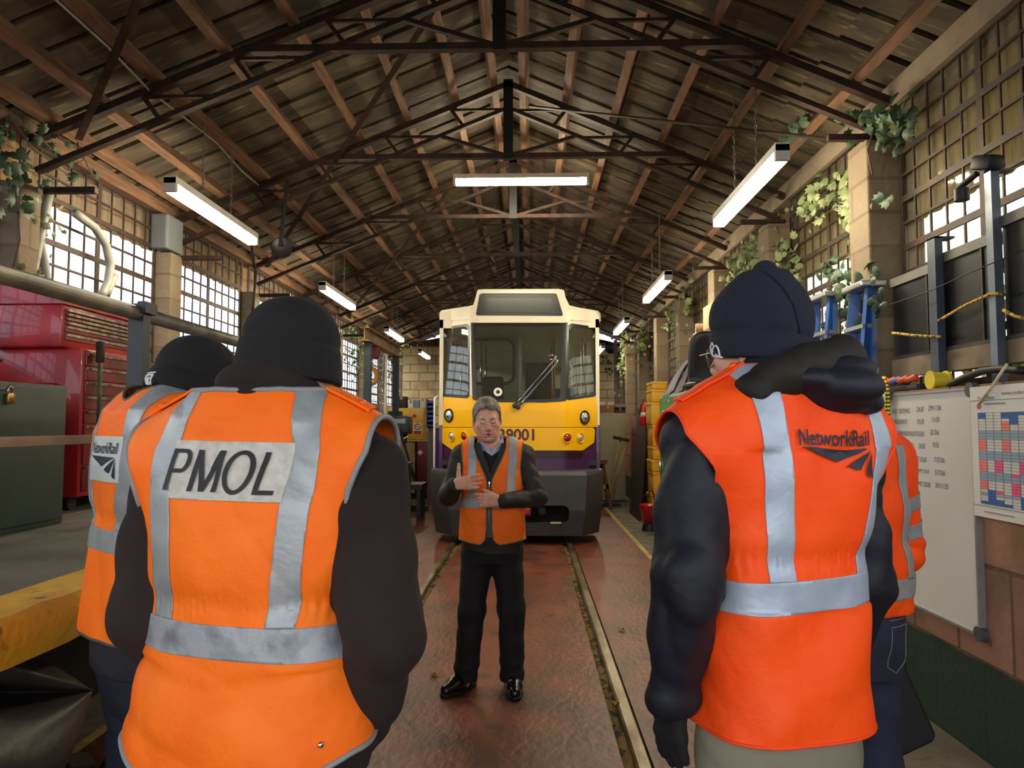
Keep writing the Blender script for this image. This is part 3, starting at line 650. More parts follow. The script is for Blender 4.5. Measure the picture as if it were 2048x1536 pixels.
# wipers: two arms from the pivots up to the hooked end
for i, (a, c) in enumerate((((1029, 812), (1107, 722)), ((1036, 815), (1111, 730)))):
    pa, n = tpt(*a, .03); pc, n2 = tpt(*c, .05); b = MB(); pm = (pa + pc) / 2 + n * .03; b.tube([pa, pa + (pm - pa) * .3 + n * .01, pm, pc, pc + Vector((.03, -.01, .05)), pc + Vector((-.02 + .02 * i, -.01, .07)), pc + Vector((-.07, -.01, .06))], .008, 8); w = b.build('wiper_arm', chrome, tr, True)
    b = MB(); d = (pc - pa); b.bar(pa + n * .0, pa + d * .42, .035, .03); b.lathe(pa - n * .03, n, [(.03, 0), (.03, .05), (.02, .06)], 14); b.build('wiper_spring', blk, w, 40)
# bumper with chamfered ends and coupler slot
YB = TY0 - .28; f = lambda px, Y: at_y(px, 950, Y).x; zb1 = at_y(1000, 943, YB).z; zb0 = .12
def bring(px0, px1, pc0, pc1, z, setb=0.):
    ya, yb_ = YB + setb, YB + .5; return [(f(px0, yb_), yb_, z), (f(px0 + 1, YB + .40), YB + .40, z), (f(pc0, ya), ya, z), (f(pc1, ya), ya, z), (f(px1 - 1, YB + .40), YB + .40, z), (f(px1, yb_), yb_, z), (f(px1, yb_), yb_ + .6, z), (f(px0, yb_), yb_ + .6, z)]
lv = [(872, 1197, 902, 1164, zb0, .06), (864, 1204, 897, 1170, .45, .0), (861, 1207, 893, 1174, zb1 - .05, 0.), (863, 1205, 896, 1171, zb1, .03)]
V = []; [V.extend(bring(*l)) for l in lv]; Fc = []
for i in range(3):
    for j in range(8): Fc.append((i * 8 + j, i * 8 + (j + 1) % 8, i * 8 + 8 + (j + 1) % 8, i * 8 + 8 + j))
Fc += [tuple(range(8))[::-1], tuple(24 + i for i in range(8))]
# front face (quads 2 of each band) replaced by a panel with the rounded slot
b = MB(); b.add(V, [q_ for q_ in Fc if q_ not in ((2, 3, 11, 10), (10, 11, 19, 18))]); b.build('bumper', bump_m, tr, 25)
fl, fr_ = f(893, YB), f(1174, YB); sx0, sx1 = at_y(1046, 1030, YB).x, at_y(1138, 1030, YB).x; sz0, sz1 = at_y(1046, 1046, YB).z, at_y(1046, 1011, YB).z
def subdiv(P, m):
    out = []
    for i in range(len(P)):
        a, c = P[i], P[(i + 1) % len(P)]
        for j in range(m): out.append((a[0] + (c[0] - a[0]) * j / m, a[1] + (c[1] - a[1]) * j / m))
    return out
X, Zz, T = grid2(fl, fr_, 80, zb0, zb1 - .05, 40); ox0 = np.interp(Zz, [zb0, .45, zb1 - .05], [f(902, YB), f(897, YB), f(893, YB)]); ox1 = np.interp(Zz, [zb0, .45, zb1 - .05], [f(1164, YB), f(1170, YB), f(1174, YB)])
XX = ox0 + (X - fl) / (fr_ - fl) * (ox1 - ox0); yy = YB + np.interp(Zz, [zb0, .45], [.06, 0])
V, T = clip(np.stack([XX, yy, Zz], 1), T, sd_poly(XX, Zz, [(sx0 - .7, sz0), (sx1, sz0), (sx1, sz1), (sx0 - .7, sz1)], .07)); W, Fc = shell(V, T, .02); link_mesh('bumper_face', W, Fc, bump_m, tr)
b = MB(); b.box((sx0 - .75, YB + .18, sz0 - .1), (sx1 + .1, YB + .2, sz1 + .1)); b.build('coupler_recess', M('recess_black', '060607', .9, var=.2), tr)
b = MB(); b.box((sx0 - .35, YB - .01, sz0 + .09), (sx0 + .10, YB + .15, sz1 - .03), .015); b.build('coupling_bar', M('coupling_red', '9c2622', .5, var=.3, scale=12), tr, 40)
b = MB(); b.cyl((sx0 + .25, YB + .05, sz0 + .15), (sx0 + .25, YB + .18, sz0 + .15), .05, 14); b.build('coupler_pin', rub, tr)
b = MB(); b.box((sx1 - .24, YB - .012, sz0 - .005), (sx1 - .1, YB + .02, sz0 + .012)); b.build('bumper_label', M('label_buff', 'c9b37c', .6, var=.1), tr)
for x in (RXL, RXR):
    for y in (TY0 + 1.6, TY0 + 5.5): b = MB(); b.lathe((x - .05, y, .33), (1, 0, 0), [(.05, 0), (.31, 0), (.31, .1), (.34, .1), (.34, .13), (.05, .13)], 28); b.build('wheel', steel_dark, tr, 40)
b = MB(); b.box((RXL, TY0 + .9, .35), (RXR, TE - .5, .82)); b.build('underframe', pit, tr)
b = MB(); x = f(867, TY0 + .3); b.tube([(x, TY0 + .38, .9), (x, TY0 + .36, 1.0), (x, TY0 + .36, 1.92), (x + .03, TY0 + .4, 1.95)], .014, 8); b.build('handrail', M('rail_white', 'd6d4cc', .4, var=.1), tr, True)
# ================================================================== PROPS, PLATFORM SIDE
PZ = 1.05; PX = -1.34
grey_m = M('grey_metal', '6d6f70', .45, metal=.3, var=.3, scale=6); redc = M('chest_red', 'b3202a', .35, col2='7d151c', scale=5, lo=.25, hi=.6, coat=.3, col3='5a2a1c', c3=(.68, .75), c3scale=14)
redd = M('drawer_red', '8f1c22', .4, col2='5e1216', scale=6, coat=.2); ch_strip = M('drawer_trim', 'a8a294', .3, metal=.8, col2='5b4436', scale=20); dgreen = M('cabinet_green', '36453a', .55, var=.25, scale=4); blackm = M('black_plastic', '17171a', .5, var=.3, scale=6)
card = M('cardboard', '9a7448', .85, col2='7d5a36', scale=5); tan_m = M('tan_board', 'b0935f', .7, col2='8c7347', scale=3); ylw = M('cabinet_yellow', 'e0a81c', .45, var=.18, scale=4); green_paint = M('locker_green', '2f8236', .35, var=.2, scale=3, coat=.3)
t = thing('platform', 'raised grey work platform with chipped yellow edge, carrying red tool chest', 'platform', (PX - 1, 1.5, 0))
b = MB(); b.box((-3.3, -2, PZ - .13), (PX - .19, 5.0, PZ)); b.build('deck', M('deck_grey', '6a665c', .8, col2='504c44', scale=3, bump=.2, bscale=60, col3='3e3b34', c3=(.6, .75)), t)
b = MB(); n = 60; V = []; Fc = []
for i in range(n + 1):
    y = -2 + 7 * i / n; r = lambda a: random.uniform(-a, a)
    V += [(PX - .2, y, PZ + .004), (PX - .02 + r(.008), y, PZ + .004 + r(.004)), (PX + r(.006), y, PZ - .016 + r(.006)), (PX + r(.008), y, PZ - .07 + r(.01)), (PX - .006 + r(.01), y, PZ - .128 + r(.008)), (PX - .2, y, PZ - .135)]
for i in range(n):
    for j in range(6): Fc.append((i * 6 + j, i * 6 + (j + 1) % 6, i * 6 + 6 + (j + 1) % 6, i * 6 + 6 + j))
Fc += [tuple(range(6))[::-1], tuple(n * 6 + j for j in range(6))]
b.add(V, Fc); b.build('yellow_edge', M('edge_yellow', 'd9a51e', .7, col2='a87a1a', scale=5, lo=.3, hi=.6, col3='574022', c3=(.6, .68), c3scale=9, bump=.6, bscale=40), t, 40)
for y in (.2, 2.0, 3.8): b = MB(); b.box((-1.75, y, 0), (-1.6, y + .15, PZ - .13)); b.build('support_post', M('post_brown', '2a1a12', .9, var=.4), t)
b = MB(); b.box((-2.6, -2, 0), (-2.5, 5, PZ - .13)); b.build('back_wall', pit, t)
# black sheeting bundled beneath the platform edge
X, Y_, T = grid2(0, 1, 40, 0, 1, 44)
tip_ = at_x(186, 1381, -1.5); rim_ = [(30, 1292, -1.62), (-60, 1318, -1.56), (-140, 1352, -1.62), (-150, 1372, -1.78), (-150, 1400, -1.66), (-140, 1450, -1.5), (-110, 1540, -1.44), (-40, 1620, -1.46), (60, 1640, -1.5), (100, 1600, -1.56)]
rim_ = np.array([at_x(*q)[:] for q in rim_])
def tarp(u, v):
    k = v * (len(rim_) - 1); q = np.stack([np.interp(k, np.arange(len(rim_)), rim_[:, i]) for i in range(3)], 1); e = u[:, None] ** .9
    P = np.array(tip_) * (1 - e) + q * e; P[:, 0] += .05 * np.sin(u * PI) * (np.sin(v * 9.4 + .4) - .1) + .015 * np.sin(v * 31 + 5 * u) * u; P[:, 2] -= .03 * np.sin(u * PI) * v; return P
W, Fc = shell(tarp(X, Y_), T, .006); o = link_mesh('plastic_sheeting', W, Fc, M('tarp_black', '3a3432', .42, var=.25, scale=5, bump=.2, bscale=30), None, True); tag(o, 'dark grey plastic sheeting hanging in folds under yellow platform edge', 'sheeting')
b = MB()
for i in range(26): 
    c = (random.uniform(-2.3, -1.45), random.uniform(1.2, 3.2), .05); b.obox(c, (random.uniform(.05, .2), random.uniform(.05, .2), .08), (random.random(), random.random(), random.random()), .01)
tag(b.build('rubble', M('rubble_brown', '3a2a20', .9, var=.5, scale=9)), 'dark rubble and scraps lying under the platform', 'rubble', kind='stuff')
# guard rail
t = thing('guard_rail', 'grey pipe guard rail with square posts along the platform edge', 'railing', (-1.4, 2.5, PZ))
zp = EYE + 1.4 / 3.515; pipe_m = M('pipe_galv', '8d8778', .5, metal=.5, col2='6a6356', scale=8)
for a, c in ((-1.0, 2.47), (2.53, 4.6)):
    b = MB(); b.cyl((-1.4, a, zp), (-1.4, c, zp), .026, 16); b.build('top_pipe', pipe_m, t, True)
b = MB(); b.box((-1.415, -1, 1.492), (-1.385, 4.6, 1.518)); b.build('mid_rail', M('rail_wood', '9c8468', .7, var=.3, scale=10), t)
for y in (.3, 2.5, 4.6):
    b = MB(); b.box((-1.43, y - .025, PZ), (-1.375, y + .025, zp + .035)); b.box((-1.39, y - .04, zp + .0), (-1.36, y + .04, zp + .04)); b.build('post', M('post_grey', '363a3f', .5, metal=.4, var=.2), t)
# red chests
def chest(name, lab, x0, x1, y0, y1, z0, secs, body, face):
    t = thing(name, lab, 'tool chest', ((x0 + x1) / 2, (y0 + y1) / 2, z0))
    b = MB(); b.box((x0, y0, z0), (x1, y1, secs[-1][1]), .012); b.build('cabinet_body', body, t, 40)
    for za, zb, nn in [s for s in secs]:
        hs = [1 + .8 * (i < nn // 3) for i in range(nn)]; tot = sum(hs); z = za + .02
        for h in hs:
            dz = (zb - za - .04) * h / tot
            b = MB(); b.box((x1 - .01, y0 + .03, z + .004), (x1 + .012, y1 - .03, z + dz - .004), .003); d = b.build('drawer', face, t)
            b = MB(); b.box((x1 + .01, y0 + .035, z + dz - .02), (x1 + .022, y1 - .035, z + dz - .006)); b.build('handle_strip', ch_strip, d); z += dz
    return t
t = chest('tool_chest', 'tall red drawer cabinet with dented side, standing on the platform', -3.2, -2.62, 4.07, 4.8, PZ + .08, [(PZ + .09, 2.0, 8)], redc, redd)
for y in (4.15, 4.7):
    for x in (-3.1, -2.72): b = MB(); b.cyl((x - .02, y, PZ + .045), (x + .02, y, PZ + .045), .045, 14); b.build('caster', rub, t, 40)
b = MB(); b.tube([(-3.1, 4.05, 1.78), (-3.1, 4.0, 1.78), (-2.75, 4.0, 1.78), (-2.75, 4.05, 1.78)], .012, 8); b.build('side_handle', redc, t, True)
t = chest('tool_box', 'red top box of drawers with lid, resting on the red drawer cabinet', -3.15, -2.7, 4.0, 4.72, 2.0, [(2.02, 2.25, 6)], redc, redd)
b = MB(); b.prism([(-3.16, 2.25), (-2.69, 2.25), (-2.69, 2.29), (-2.85, 2.34), (-3.1, 2.36), (-3.16, 2.34)], 'y', 3.99, 4.73); b.build('lid', redc, t)
chest('tool_chest', 'dark tool cabinet with pale drawer edges behind blue-grey rail post', -3.2, -2.75, 4.85, 5.6, 1.05, [(PZ + .03, 2.0, 10)], blackm, M('drawer_dark', '2c332c', .45, var=.3))
b = MB(); b.box((-3.3, 5.0, 0), (-2.4, 6.2, 1.05)); tag(b.build('crate', M('crate_dark', '2a2622', .8, var=.4)), 'dark timber crate under the dark tool cabinet', 'crate')
t = thing('metal_cabinet', 'low dark green steel cabinet with brass padlock on the platform', 'cabinet', (-2.66, 3.0, PZ))
b = MB(); b.box((-2.95, 2.3, PZ), (-2.40, 3.62, 1.75), .008); b.build('cabinet_body', dgreen, t, 40)
b = MB(); b.box((-2.41, 2.4, PZ + .03), (-2.385, 3.585, 1.735), .005); b.build('door', dgreen, t, 40)
b = MB(); b.box((-2.385, 3.12, 1.71), (-2.375, 3.19, 1.74)); b.build('hasp', grey_m, t)
p = at_x(20, 790, -2.372); t = thing('padlock', 'brass padlock hanging on the dark green cabinet', 'padlock', p)
b = MB(); b.box((p.x - .01, p.y - .022, p.z - .04), (p.x + .012, p.y + .022, p.z + .01), .006); b.build('lock_body', M('brass', 'a4824a', .3, metal=.9, var=.2), t, 40)
b = MB(); b.tube([(p.x, p.y - .014, p.z), (p.x, p.y - .014, p.z + .03), (p.x, p.y, p.z + .044), (p.x, p.y + .014, p.z + .03), (p.x, p.y + .014, p.z)], .004, 8); b.build('shackle', chrome, t, True)
t = thing('black_case', 'black plastic case with small white label on the green cabinet', 'case', (-2.65, 3.1, 1.75)); b = MB(); b.box((-2.9, 2.6, 1.75), (-2.5, 3.28, 1.84), .01); b.build('case_base', blackm, t, 40); b = MB(); b.box((-2.91, 2.59, 1.845), (-2.49, 3.29, 1.875), .01); b.build('case_lid', blackm, t, 40); b = MB(); b.box((-2.488, 3.1, 1.852), (-2.486, 3.2, 1.868)); b.build('label', M('paper_white', 'dcd9d0', .7, var=.06), t)
# sledgehammer
t = thing('sledgehammer', 'long handled hammer with mossy green shaft leaning on red drawers', 'hammer', (-2.56, 4.15, PZ))
b = MB(); b.cyl((-2.54, 4.13, PZ), (-2.567, 4.165, 2.0), .013, 10); b.build('shaft', M('shaft_green', '5d6a32', .8, col2='3a3a2c', scale=12), t, True); b = MB(); b.box((-2.588, 4.145, 1.92), (-2.548, 4.185, 2.05), .01); b.build('hammer_head', steel_dark, t, 40)
# plastic pipes in the first window
for pts, lab in (([(97, 388), (80, 470), (62, 556)], 'straight grey plastic pipe leaning in window among ivy'), ([(78, 478), (88, 530), (92, 562)], 'short grey pipe stub under the straight pipe in window'), ([(150, 426), (190, 455), (212, 490), (221, 530), (216, 565), (203, 592)], 'curved grey plastic pipe arching in front of window bars'), ([(229, 550), (212, 590)], 'short grey pipe end beside the curved pipe')):
    P_ = [at_x(px, py, -3.3) for px, py in pts]; q = []
    for i in range(len(P_) - 1):
        for j in range(4): q.append(P_[i].lerp(P_[i + 1], j / 4))
    q.append(P_[-1]); b = MB(); b.tube(q, .032, 12); tag(b.build('plastic_pipe', M('pipe_plastic', '8f8f86', .5, var=.2), None, True), lab, 'pipe')
b = MB(); b.box((-3.42, 6.22, 3.14), (-3.26, 6.52, 3.46), .02); b.build('junction_box', M('box_grey', '6c7076', .5, var=.12, scale=4)); o = bpy.context.scene.objects['junction_box']; tag(o, 'grey metal box fixed over block pillar beside first bright window', 'metal box')
t = thing('floodlight', 'black round floodlight clamped to truss under left roof slope', 'floodlight', at_y(560, 490, 6.5))
p = at_y(560, 492, 6.5); b = MB(); b.lathe(p + Vector((0, .05, 0)), (.2, -1, -.4), [(.03, -.1), (.09, -.06), (.1, .02), (.085, .03)], 20); b.build('lamp_head', blackm, t, 40); b = MB(); b.bar(p, (p.x + .05, 6.53, zroof(p.x) - .06), .03, .03); b.build('bracket', blackm, t)
cab_m = M('cable_black', '1a1a1a', .6, var=.2)
b = MB(); b.tube([at_y(*q) for q in ((500, 470, 7.4), (506, 510, 7.4), (512, 545, 7.5), (508, 590, 7.5), (504, 640, 7.5))], .014, 8); tag(b.build('hanging_cable', cab_m, None, True), 'black cable looping down block pillar beside second window', 'cable')
b = MB(); b.tube([at_y(330 - 20 * i + 0, 175 - 22 * i, 4.9 - .0 * i) if False else Vector((-2.55 + .0 * i, 2.6 + .5 * i, zroof(-2.55) - .02 - .03 * math.sin(i * 1.9))) for i in range(9)], .008, 6); tag(b.build('roof_cable', M('cable_grey', '9a958c', .6, var=.2), None, True), 'thin grey cable sagging along a timber purlin over red chest', 'cable')
# red warning board
p = at_y(470, 731, 4.75); t = thing('warning_board', 'red board with white diagonal stripes and capital lettering on thin post', 'sign', (p.x, p.y, PZ))
b = MB(); b.box((p.x - .075, 4.75, p.z - .075), (p.x + .14, 4.77, p.z + .075), .004); b.build('board', M('sign_red', 'c23650', .5, var=.1), t)
b = MB()
for k in (0, 1): zz = p.z + .03 - .085 * k; b.prism([(p.x - .07, zz + .035), (p.x - .07, zz), (p.x - .0, zz - .035), (p.x + .02, zz - .02), (p.x - .02, zz + .0)], 'y', 4.745, 4.749)
b.build('stripes', M('sign_white', 'e6e2e0', .5, var=.05), t)
for s_, dz, wd in (('NOT', .022, .07), ('MA', -.05, .055)): put_text('lettering', s_, (p.x - .005, 4.744, p.z + dz), (1, 0, 0), (0, 0, 1), wd, M('sign_white', 'e6e2e0', .5), t, bold=.02)
b = MB(); b.cyl((p.x + .03, 4.79, PZ - .13), (p.x + .03, 4.79, p.z + .07), .012, 8); b.build('post', grey_m, t, True)
# ---- workbench, hoist and stores near the end wall
t = thing('workbench', 'dark workbench strewn with boxes below the far row of barred windows', 'workbench', (-2.7, 9.8, 0))
b = MB(); b.box((-3.28, 8.6, .98), (-2.5, 10.4, 1.05)); b.build('bench_top', M('bench_brown', '4c3826', .8, var=.4, scale=5), t)
for y in (8.65, 10.35):
    for x in (-3.2, -2.58): b = MB(); b.box((x - .04, y - .04, 0), (x + .04, y + .04, .98)); b.build('leg', steel_dark, t)
b = MB(); b.box((-3.2, 8.8, .3), (-2.6, 10.3, .33)); b.build('shelf', M('bench_brown', '4c3826', .8), t)
def carton(lo, hi, lab, mat=None, flaps=False, cat='box', name='cardboard_box'):
    t = thing(name, lab, cat, ((lo[0] + hi[0]) / 2, (lo[1] + hi[1]) / 2, lo[2])); b = MB(); b.box(lo, hi, .006); b.build('carton', mat or card, t, 40)
    xm = (lo[0] + hi[0]) / 2; b = MB(); b.box((xm - .025, lo[1] - .001, hi[2] - .07), (xm + .025, hi[1] + .001, hi[2] + .001)); b.build('tape', M('tape_buff', 'b08a58', .4, var=.1), t)
    if flaps: b = MB(); b.obox(((lo[0] + hi[0]) / 2, lo[1] - .05, hi[2] + .03), (hi[0] - lo[0], .14, .006), (.5, 0, 0)); b.build('flap', mat or card, t)
    return t
carton((-3.1, 9.6, 1.05), (-2.45, 10.2, 1.66), 'brown open carton on dark workbench behind blue tub', flaps=True)
def tub(lo, hi, lab, mat, cat='tub', name='plastic_tub'):
    t = thing(name, lab, cat, ((lo[0] + hi[0]) / 2, (lo[1] + hi[1]) / 2, lo[2])); b = MB(); c = ((lo[0] + hi[0]) / 2, (lo[1] + hi[1]) / 2); h = hi[2] - lo[2]; w = (hi[0] - lo[0]) / 2; d = (hi[1] - lo[1]) / 2
    o1 = rrect(-w * .86, -d * .86, w * .86, d * .86, min(w, d) * .2); o2 = rrect(-w, -d, w, d, min(w, d) * .2); o3 = rrect(-w * .93, -d * .93, w * .93, d * .93, min(w, d) * .18); n = len(o1); V = [(c[0] + x, c[1] + y, lo[2]) for x, y in o1] + [(c[0] + x, c[1] + y, hi[2]) for x, y in o2] + [(c[0] + x, c[1] + y, hi[2]) for x, y in o3] + [(c[0] + x * .9, c[1] + y * .9, lo[2] + .02) for x, y in o1]; Fc = [tuple(range(n))[::-1], tuple(3 * n + i for i in range(n))]
    for k in range(3):
        for i in range(n): j = (i + 1) % n; Fc.append((k * n + i, k * n + j, k * n + n + j, k * n + n + i))
    b.add(V, Fc); b.build('tub_body', mat, t, 40); b = MB(); b.box((lo[0] - .01, lo[1] - .012, hi[2] - .03), (hi[0] + .01, lo[1] + .01, hi[2]), .006); b.build('rim', mat, t, 40); return t
blue_pl = M('tub_blue', '2f55b8', .4, var=.15)
tub((-2.62, 9.0, 1.58), (-2.4, 9.4, 1.75), 'bright blue plastic tub perched on brown cartons by the bench', blue_pl)
carton((-2.75, 8.9, 1.05), (-2.35, 9.5, 1.58), 'squat brown carton carrying the blue tub on workbench')
# hoist frame
hg = M('hoist_green', '27383a', .5, metal=.2, var=.25); hy = M('hoist_yellow', 'c08a2c', .5, col2='7a5424', scale=5)
HX = -2.45; Ya, Yb = HX * -1420 / 327, HX * -1420 / 270
ht = EYE + HX / -1.82
t = thing('hoist_frame', 'dark green gantry frame with yellow lifting beam near the end wall', 'hoist frame', (HX, Ya, 0))
for y in (Ya, Yb):
    b = MB(); b.box((HX - .05, y - .05, .1), (HX + .05, y + .05, ht - .08)); b.build('post', hg, t)
    b = MB(); b.box((HX - .5, y - .05, .0), (HX + .6, y + .05, .1)); b.build('base', hg, t)
    for s in (-1, 1): b = MB(); b.bar((HX + s * .5, y, .1), (HX, y, 1.75), .045, .045); b.build('brace', hg, t)
    b = MB(); b.box((HX - .12, y - .1, 1.68), (HX + .12, y + .1, 1.8), .01); b.build('clamp', hg, t)
b = MB(); b.box((HX - .07, Ya - .25, ht - .1), (HX + .07, Yb + .3, ht - .085)); b.box((HX - .008, Ya - .25, ht - .1), (HX + .008, Yb + .3, ht + .1)); b.box((HX - .07, Ya - .25, ht + .09), (HX + .07, Yb + .3, ht + .105)); b.build('lifting_beam', hy, t)
t = thing('chain_hoist', 'chain hoist with amber hook block hanging from yellow beam', 'chain hoist', (HX, Ya + .45, 2.3)); y = Ya + .5
b = MB(); b.box((HX - .05, y - .07, ht - .3), (HX + .05, y + .07, ht - .1), .02); b.build('trolley', M('hoist_red', '7c1c20', .5, var=.2), t, 40)
b = MB(); b.tube([(HX - .04 + .07 * math.cos(a), y, 2.32 + .12 * math.sin(a)) for a in [i * PI / 6 for i in range(12)]], .035, 10, closed=True); b.build('hook_block', M('amber', 'd88b22', .4, var=.15), t, True)
for k, dx in enumerate((-.04, .05, .09)):
    b = MB(); z = ht - .3; zend = (2.46, .95, .95)[k]; i = 0
    while z > zend: b.T = Matrix.Translation((HX + dx + .12 * (ht - z) * (k > 0) * .35, y, z)) @ Matrix.Rotation(i * PI / 2, 4, 'Z'); b.tube([(.013 * math.cos(q), 0, .028 * math.sin(q)) for q in [j * PI / 3 for j in range(6)]], .007, 4, closed=True); z -= .048; i += 1
    b.T = None; b.build('chain', M('chain_bright', 'a9a7a2', .3, metal=.8, var=.2), t)
# machine (bench press) in front of the yellow store
t = thing('bench_drill', 'dark grey bench machine with pale nameplate in front of yellow cupboard', 'machine', (-2.1, 12.4, 0)); m2 = M('machine_grey', '3c403c', .5, metal=.3, var=.25)
a = at_y(772, 868, 12.4); c = at_y(822, 832, 12.4)
b = MB(); b.box((a.x, 12.2, a.z), (c.x, 12.6, c.z), .03); b.build('head', m2, t, 40); b = MB(); b.box((a.x + .12, 12.19, c.z - .13), (c.x - .06, 12.197, c.z - .05)); b.build('nameplate', M('plate_pale', 'a9b0b8', .4, metal=.4, var=.4, scale=60), t)
b = MB(); b.cyl((c.x - .1, 12.4, a.z - .16), (c.x - .1, 12.4, a.z), .03, 12, .05); b.build('chuck', chrome, t, True); b = MB(); b.cyl((a.x + .1, 12.45, .9), (a.x + .1, 12.45, a.z), .05, 14); b.build('column', chrome, t, True); b = MB(); b.box((a.x - .1, 12.15, .86), (c.x, 12.65, .9)); b.build('table', m2, t)
for x in (a.x - .05, c.x - .05): b = MB(); b.box((x - .03, 12.2, 0), (x + .03, 12.6, .86)); b.build('leg', m2, t)
for k in range(3): ang = k * 2.1 + .3; b = MB(); b.tube([(c.x - .1, 12.18, a.z + .02), (c.x - .1 + .13 * math.cos(ang), 12.14, a.z + .02 + .13 * math.sin(ang))], .009, 8); b.build('feed_handle', blackm, t)
# yellow store with hazard diamonds
YS = 15.0; a = at_y(776, 880, YS); c = at_y(848, 816, YS)
t = thing('flammables_cabinet', 'yellow steel cupboard with hazard diamonds and no smoking notice', 'cabinet', (a.x + .4, YS, a.z))
b = MB(); b.box((a.x, YS, a.z), (c.x, YS + .45, c.z), .01); b.build('cabinet_body', ylw, t, 40); b = MB(); b.box((a.x + .02, YS - .014, a.z + .02), (c.x - .02, YS, c.z - .02), .004); b.build('door', ylw, t, 40)
def diamond(px, py, r, m, nm='hazard_diamond', Y=YS - .02, par=None):
    p = at_y(px, py, Y); b = MB(); b.prism([(p.x - r, p.z), (p.x, p.z - r), (p.x + r, p.z), (p.x, p.z + r)], 'y', Y - .003, Y); return b.build(nm, m, par or t), p
diamond(829, 832, .05, M('hazard_red', 'b41e1e', .5, var=.1)); dd, p = diamond(840, 824, .05, M('hazard_white', 'd9d9d6', .5, var=.1)); b = MB(); b.box((p.x - .012, YS - .026, p.z - .012), (p.x + .012, YS - .023, p.z + .014)); b.build('symbol', blk, dd)
diamond(795, 868, .05, M('hazard_red', 'b41e1e', .5))
p = at_y(835, 856, YS - .02); b = MB(); b.box((p.x - .085, YS - .022, p.z - .14), (p.x + .085, YS - .016, p.z + .1)); ns = b.build('notice', M('paper_white', 'dcd9d0', .7), t)
b = MB(); b.tube([(p.x + .06 * math.cos(k * PI / 14), YS - .026, p.z + .025 + .06 * math.sin(k * PI / 14)) for k in range(28)], .008, 6, closed=True); b.bar((p.x - .042, YS - .026, p.z + .067), (p.x + .042, YS - .026, p.z - .017), .012, .006); b.build('prohibition_ring', M('ring_dark', '6a2a30', .5, var=.1), ns)
b = MB(); b.bar((p.x - .04, YS - .024, p.z + .02), (p.x + .03, YS - .024, p.z + .03), .012, .004); b.build('cigarette', blk, ns); b = MB(); b.box((p.x - .075, YS - .026, p.z - .13), (p.x + .075, YS - .023, p.z - .06)); b.build('red_band', M('hazard_red', 'b41e1e', .5), ns)
t = thing('store_cupboard', 'tan plywood fronted cupboard under the yellow hazard cupboard', 'cupboard', (a.x, YS, 0)); b = MB(); b.box((a.x - .25, YS - .03, .12), (a.x + .58, YS + .5, a.z - .02)); b.build('cupboard_body', tan_m, t); b = MB(); b.box((a.x - .25, YS - .06, a.z - .025), (c.x + .35, YS + .52, a.z - .003)); b.build('shelf_top', M('shelf_pale', 'b8b0a0', .6, var=.2), t)
b = MB(); b.box((a.x - .25, YS, 0), (a.x + .58, YS + .5, .12)); b.build('plinth', blackm, t)
p = at_y(846, 890, YS - .1); t = thing('gas_locker', 'dark red upright locker with white hazard diamond beside tan cupboard', 'locker', (p.x, YS, 0)); b = MB(); b.box((p.x - .12, YS - .1, .1), (p.x + .17, YS + .45, a.z - .03), .006); b.build('locker_body', M('locker_red', '6d1f1f', .5, var=.25), t, 40); p2 = at_y(840, 905, YS - .12); b = MB(); b.prism([(p2.x - .06, p2.z), (p2.x, p2.z - .06), (p2.x + .06, p2.z), (p2.x, p2.z + .06)], 'y', YS - .108, YS - .102); b.build('hazard_diamond', M('hazard_white', 'd9d9d6', .5), t)
b = MB(); b.box((p.x - .1, YS - .02, 0), (p.x + .15, YS + .4, .1)); b.build('plinth', blackm, t)
for i, (px0, px1, py, m, lab) in enumerate(((793, 813, 793, M('box_dark', '2a2723', .7, var=.4), 'dark machine part on top of the yellow cupboard'), (816, 827, 800, M('paper_white', 'dcd9d0', .7), 'white carton with orange base on top of the yellow cupboard'), (828, 839, 800, M('box_blue', '6f93b4', .6, var=.2), 'pale blue carton on top of the yellow cupboard'), (840, 851, 796, M('box_white', 'c9c5bb', .6, var=.1), 'plain white carton on yellow cupboard beside blue bins'))):
    u = at_y(px0, 816, YS + .1); v = at_y(px1, py, YS + .1); carton((u.x, YS + .08, c.z), (v.x, YS + .34, v.z), lab, m)
# blue bins rack
u = at_y(852, 856, 14.2); v = at_y(868, 800, 14.2); t = thing('bin_rack', 'narrow rack of blue plastic parts bins beside the train corner', 'rack', (u.x, 14.2, 0)); b = MB(); b.box((u.x, 14.42, 0), (v.x, 14.45, v.z)); b.build('back_panel', M('rack_grey', '6b675c', .6, var=.2), t); bl = M('bin_blue', '20308c', .4, var=.2)
for k in range(6):
    z = u.z + (v.z - u.z) * k / 6; b = MB(); b.box((u.x + .01, 14.2, z + .01), (v.x - .01, 14.42, z + .03)); b.box((u.x + .01, 14.2, z + .01), (v.x - .01, 14.215, z + .07)); b.box((u.x + .01, 14.2, z + .01), (u.x + .02, 14.42, z + .1)); b.box((v.x - .02, 14.2, z + .01), (v.x - .01, 14.42, z + .1)); b.build('bin', bl, t)
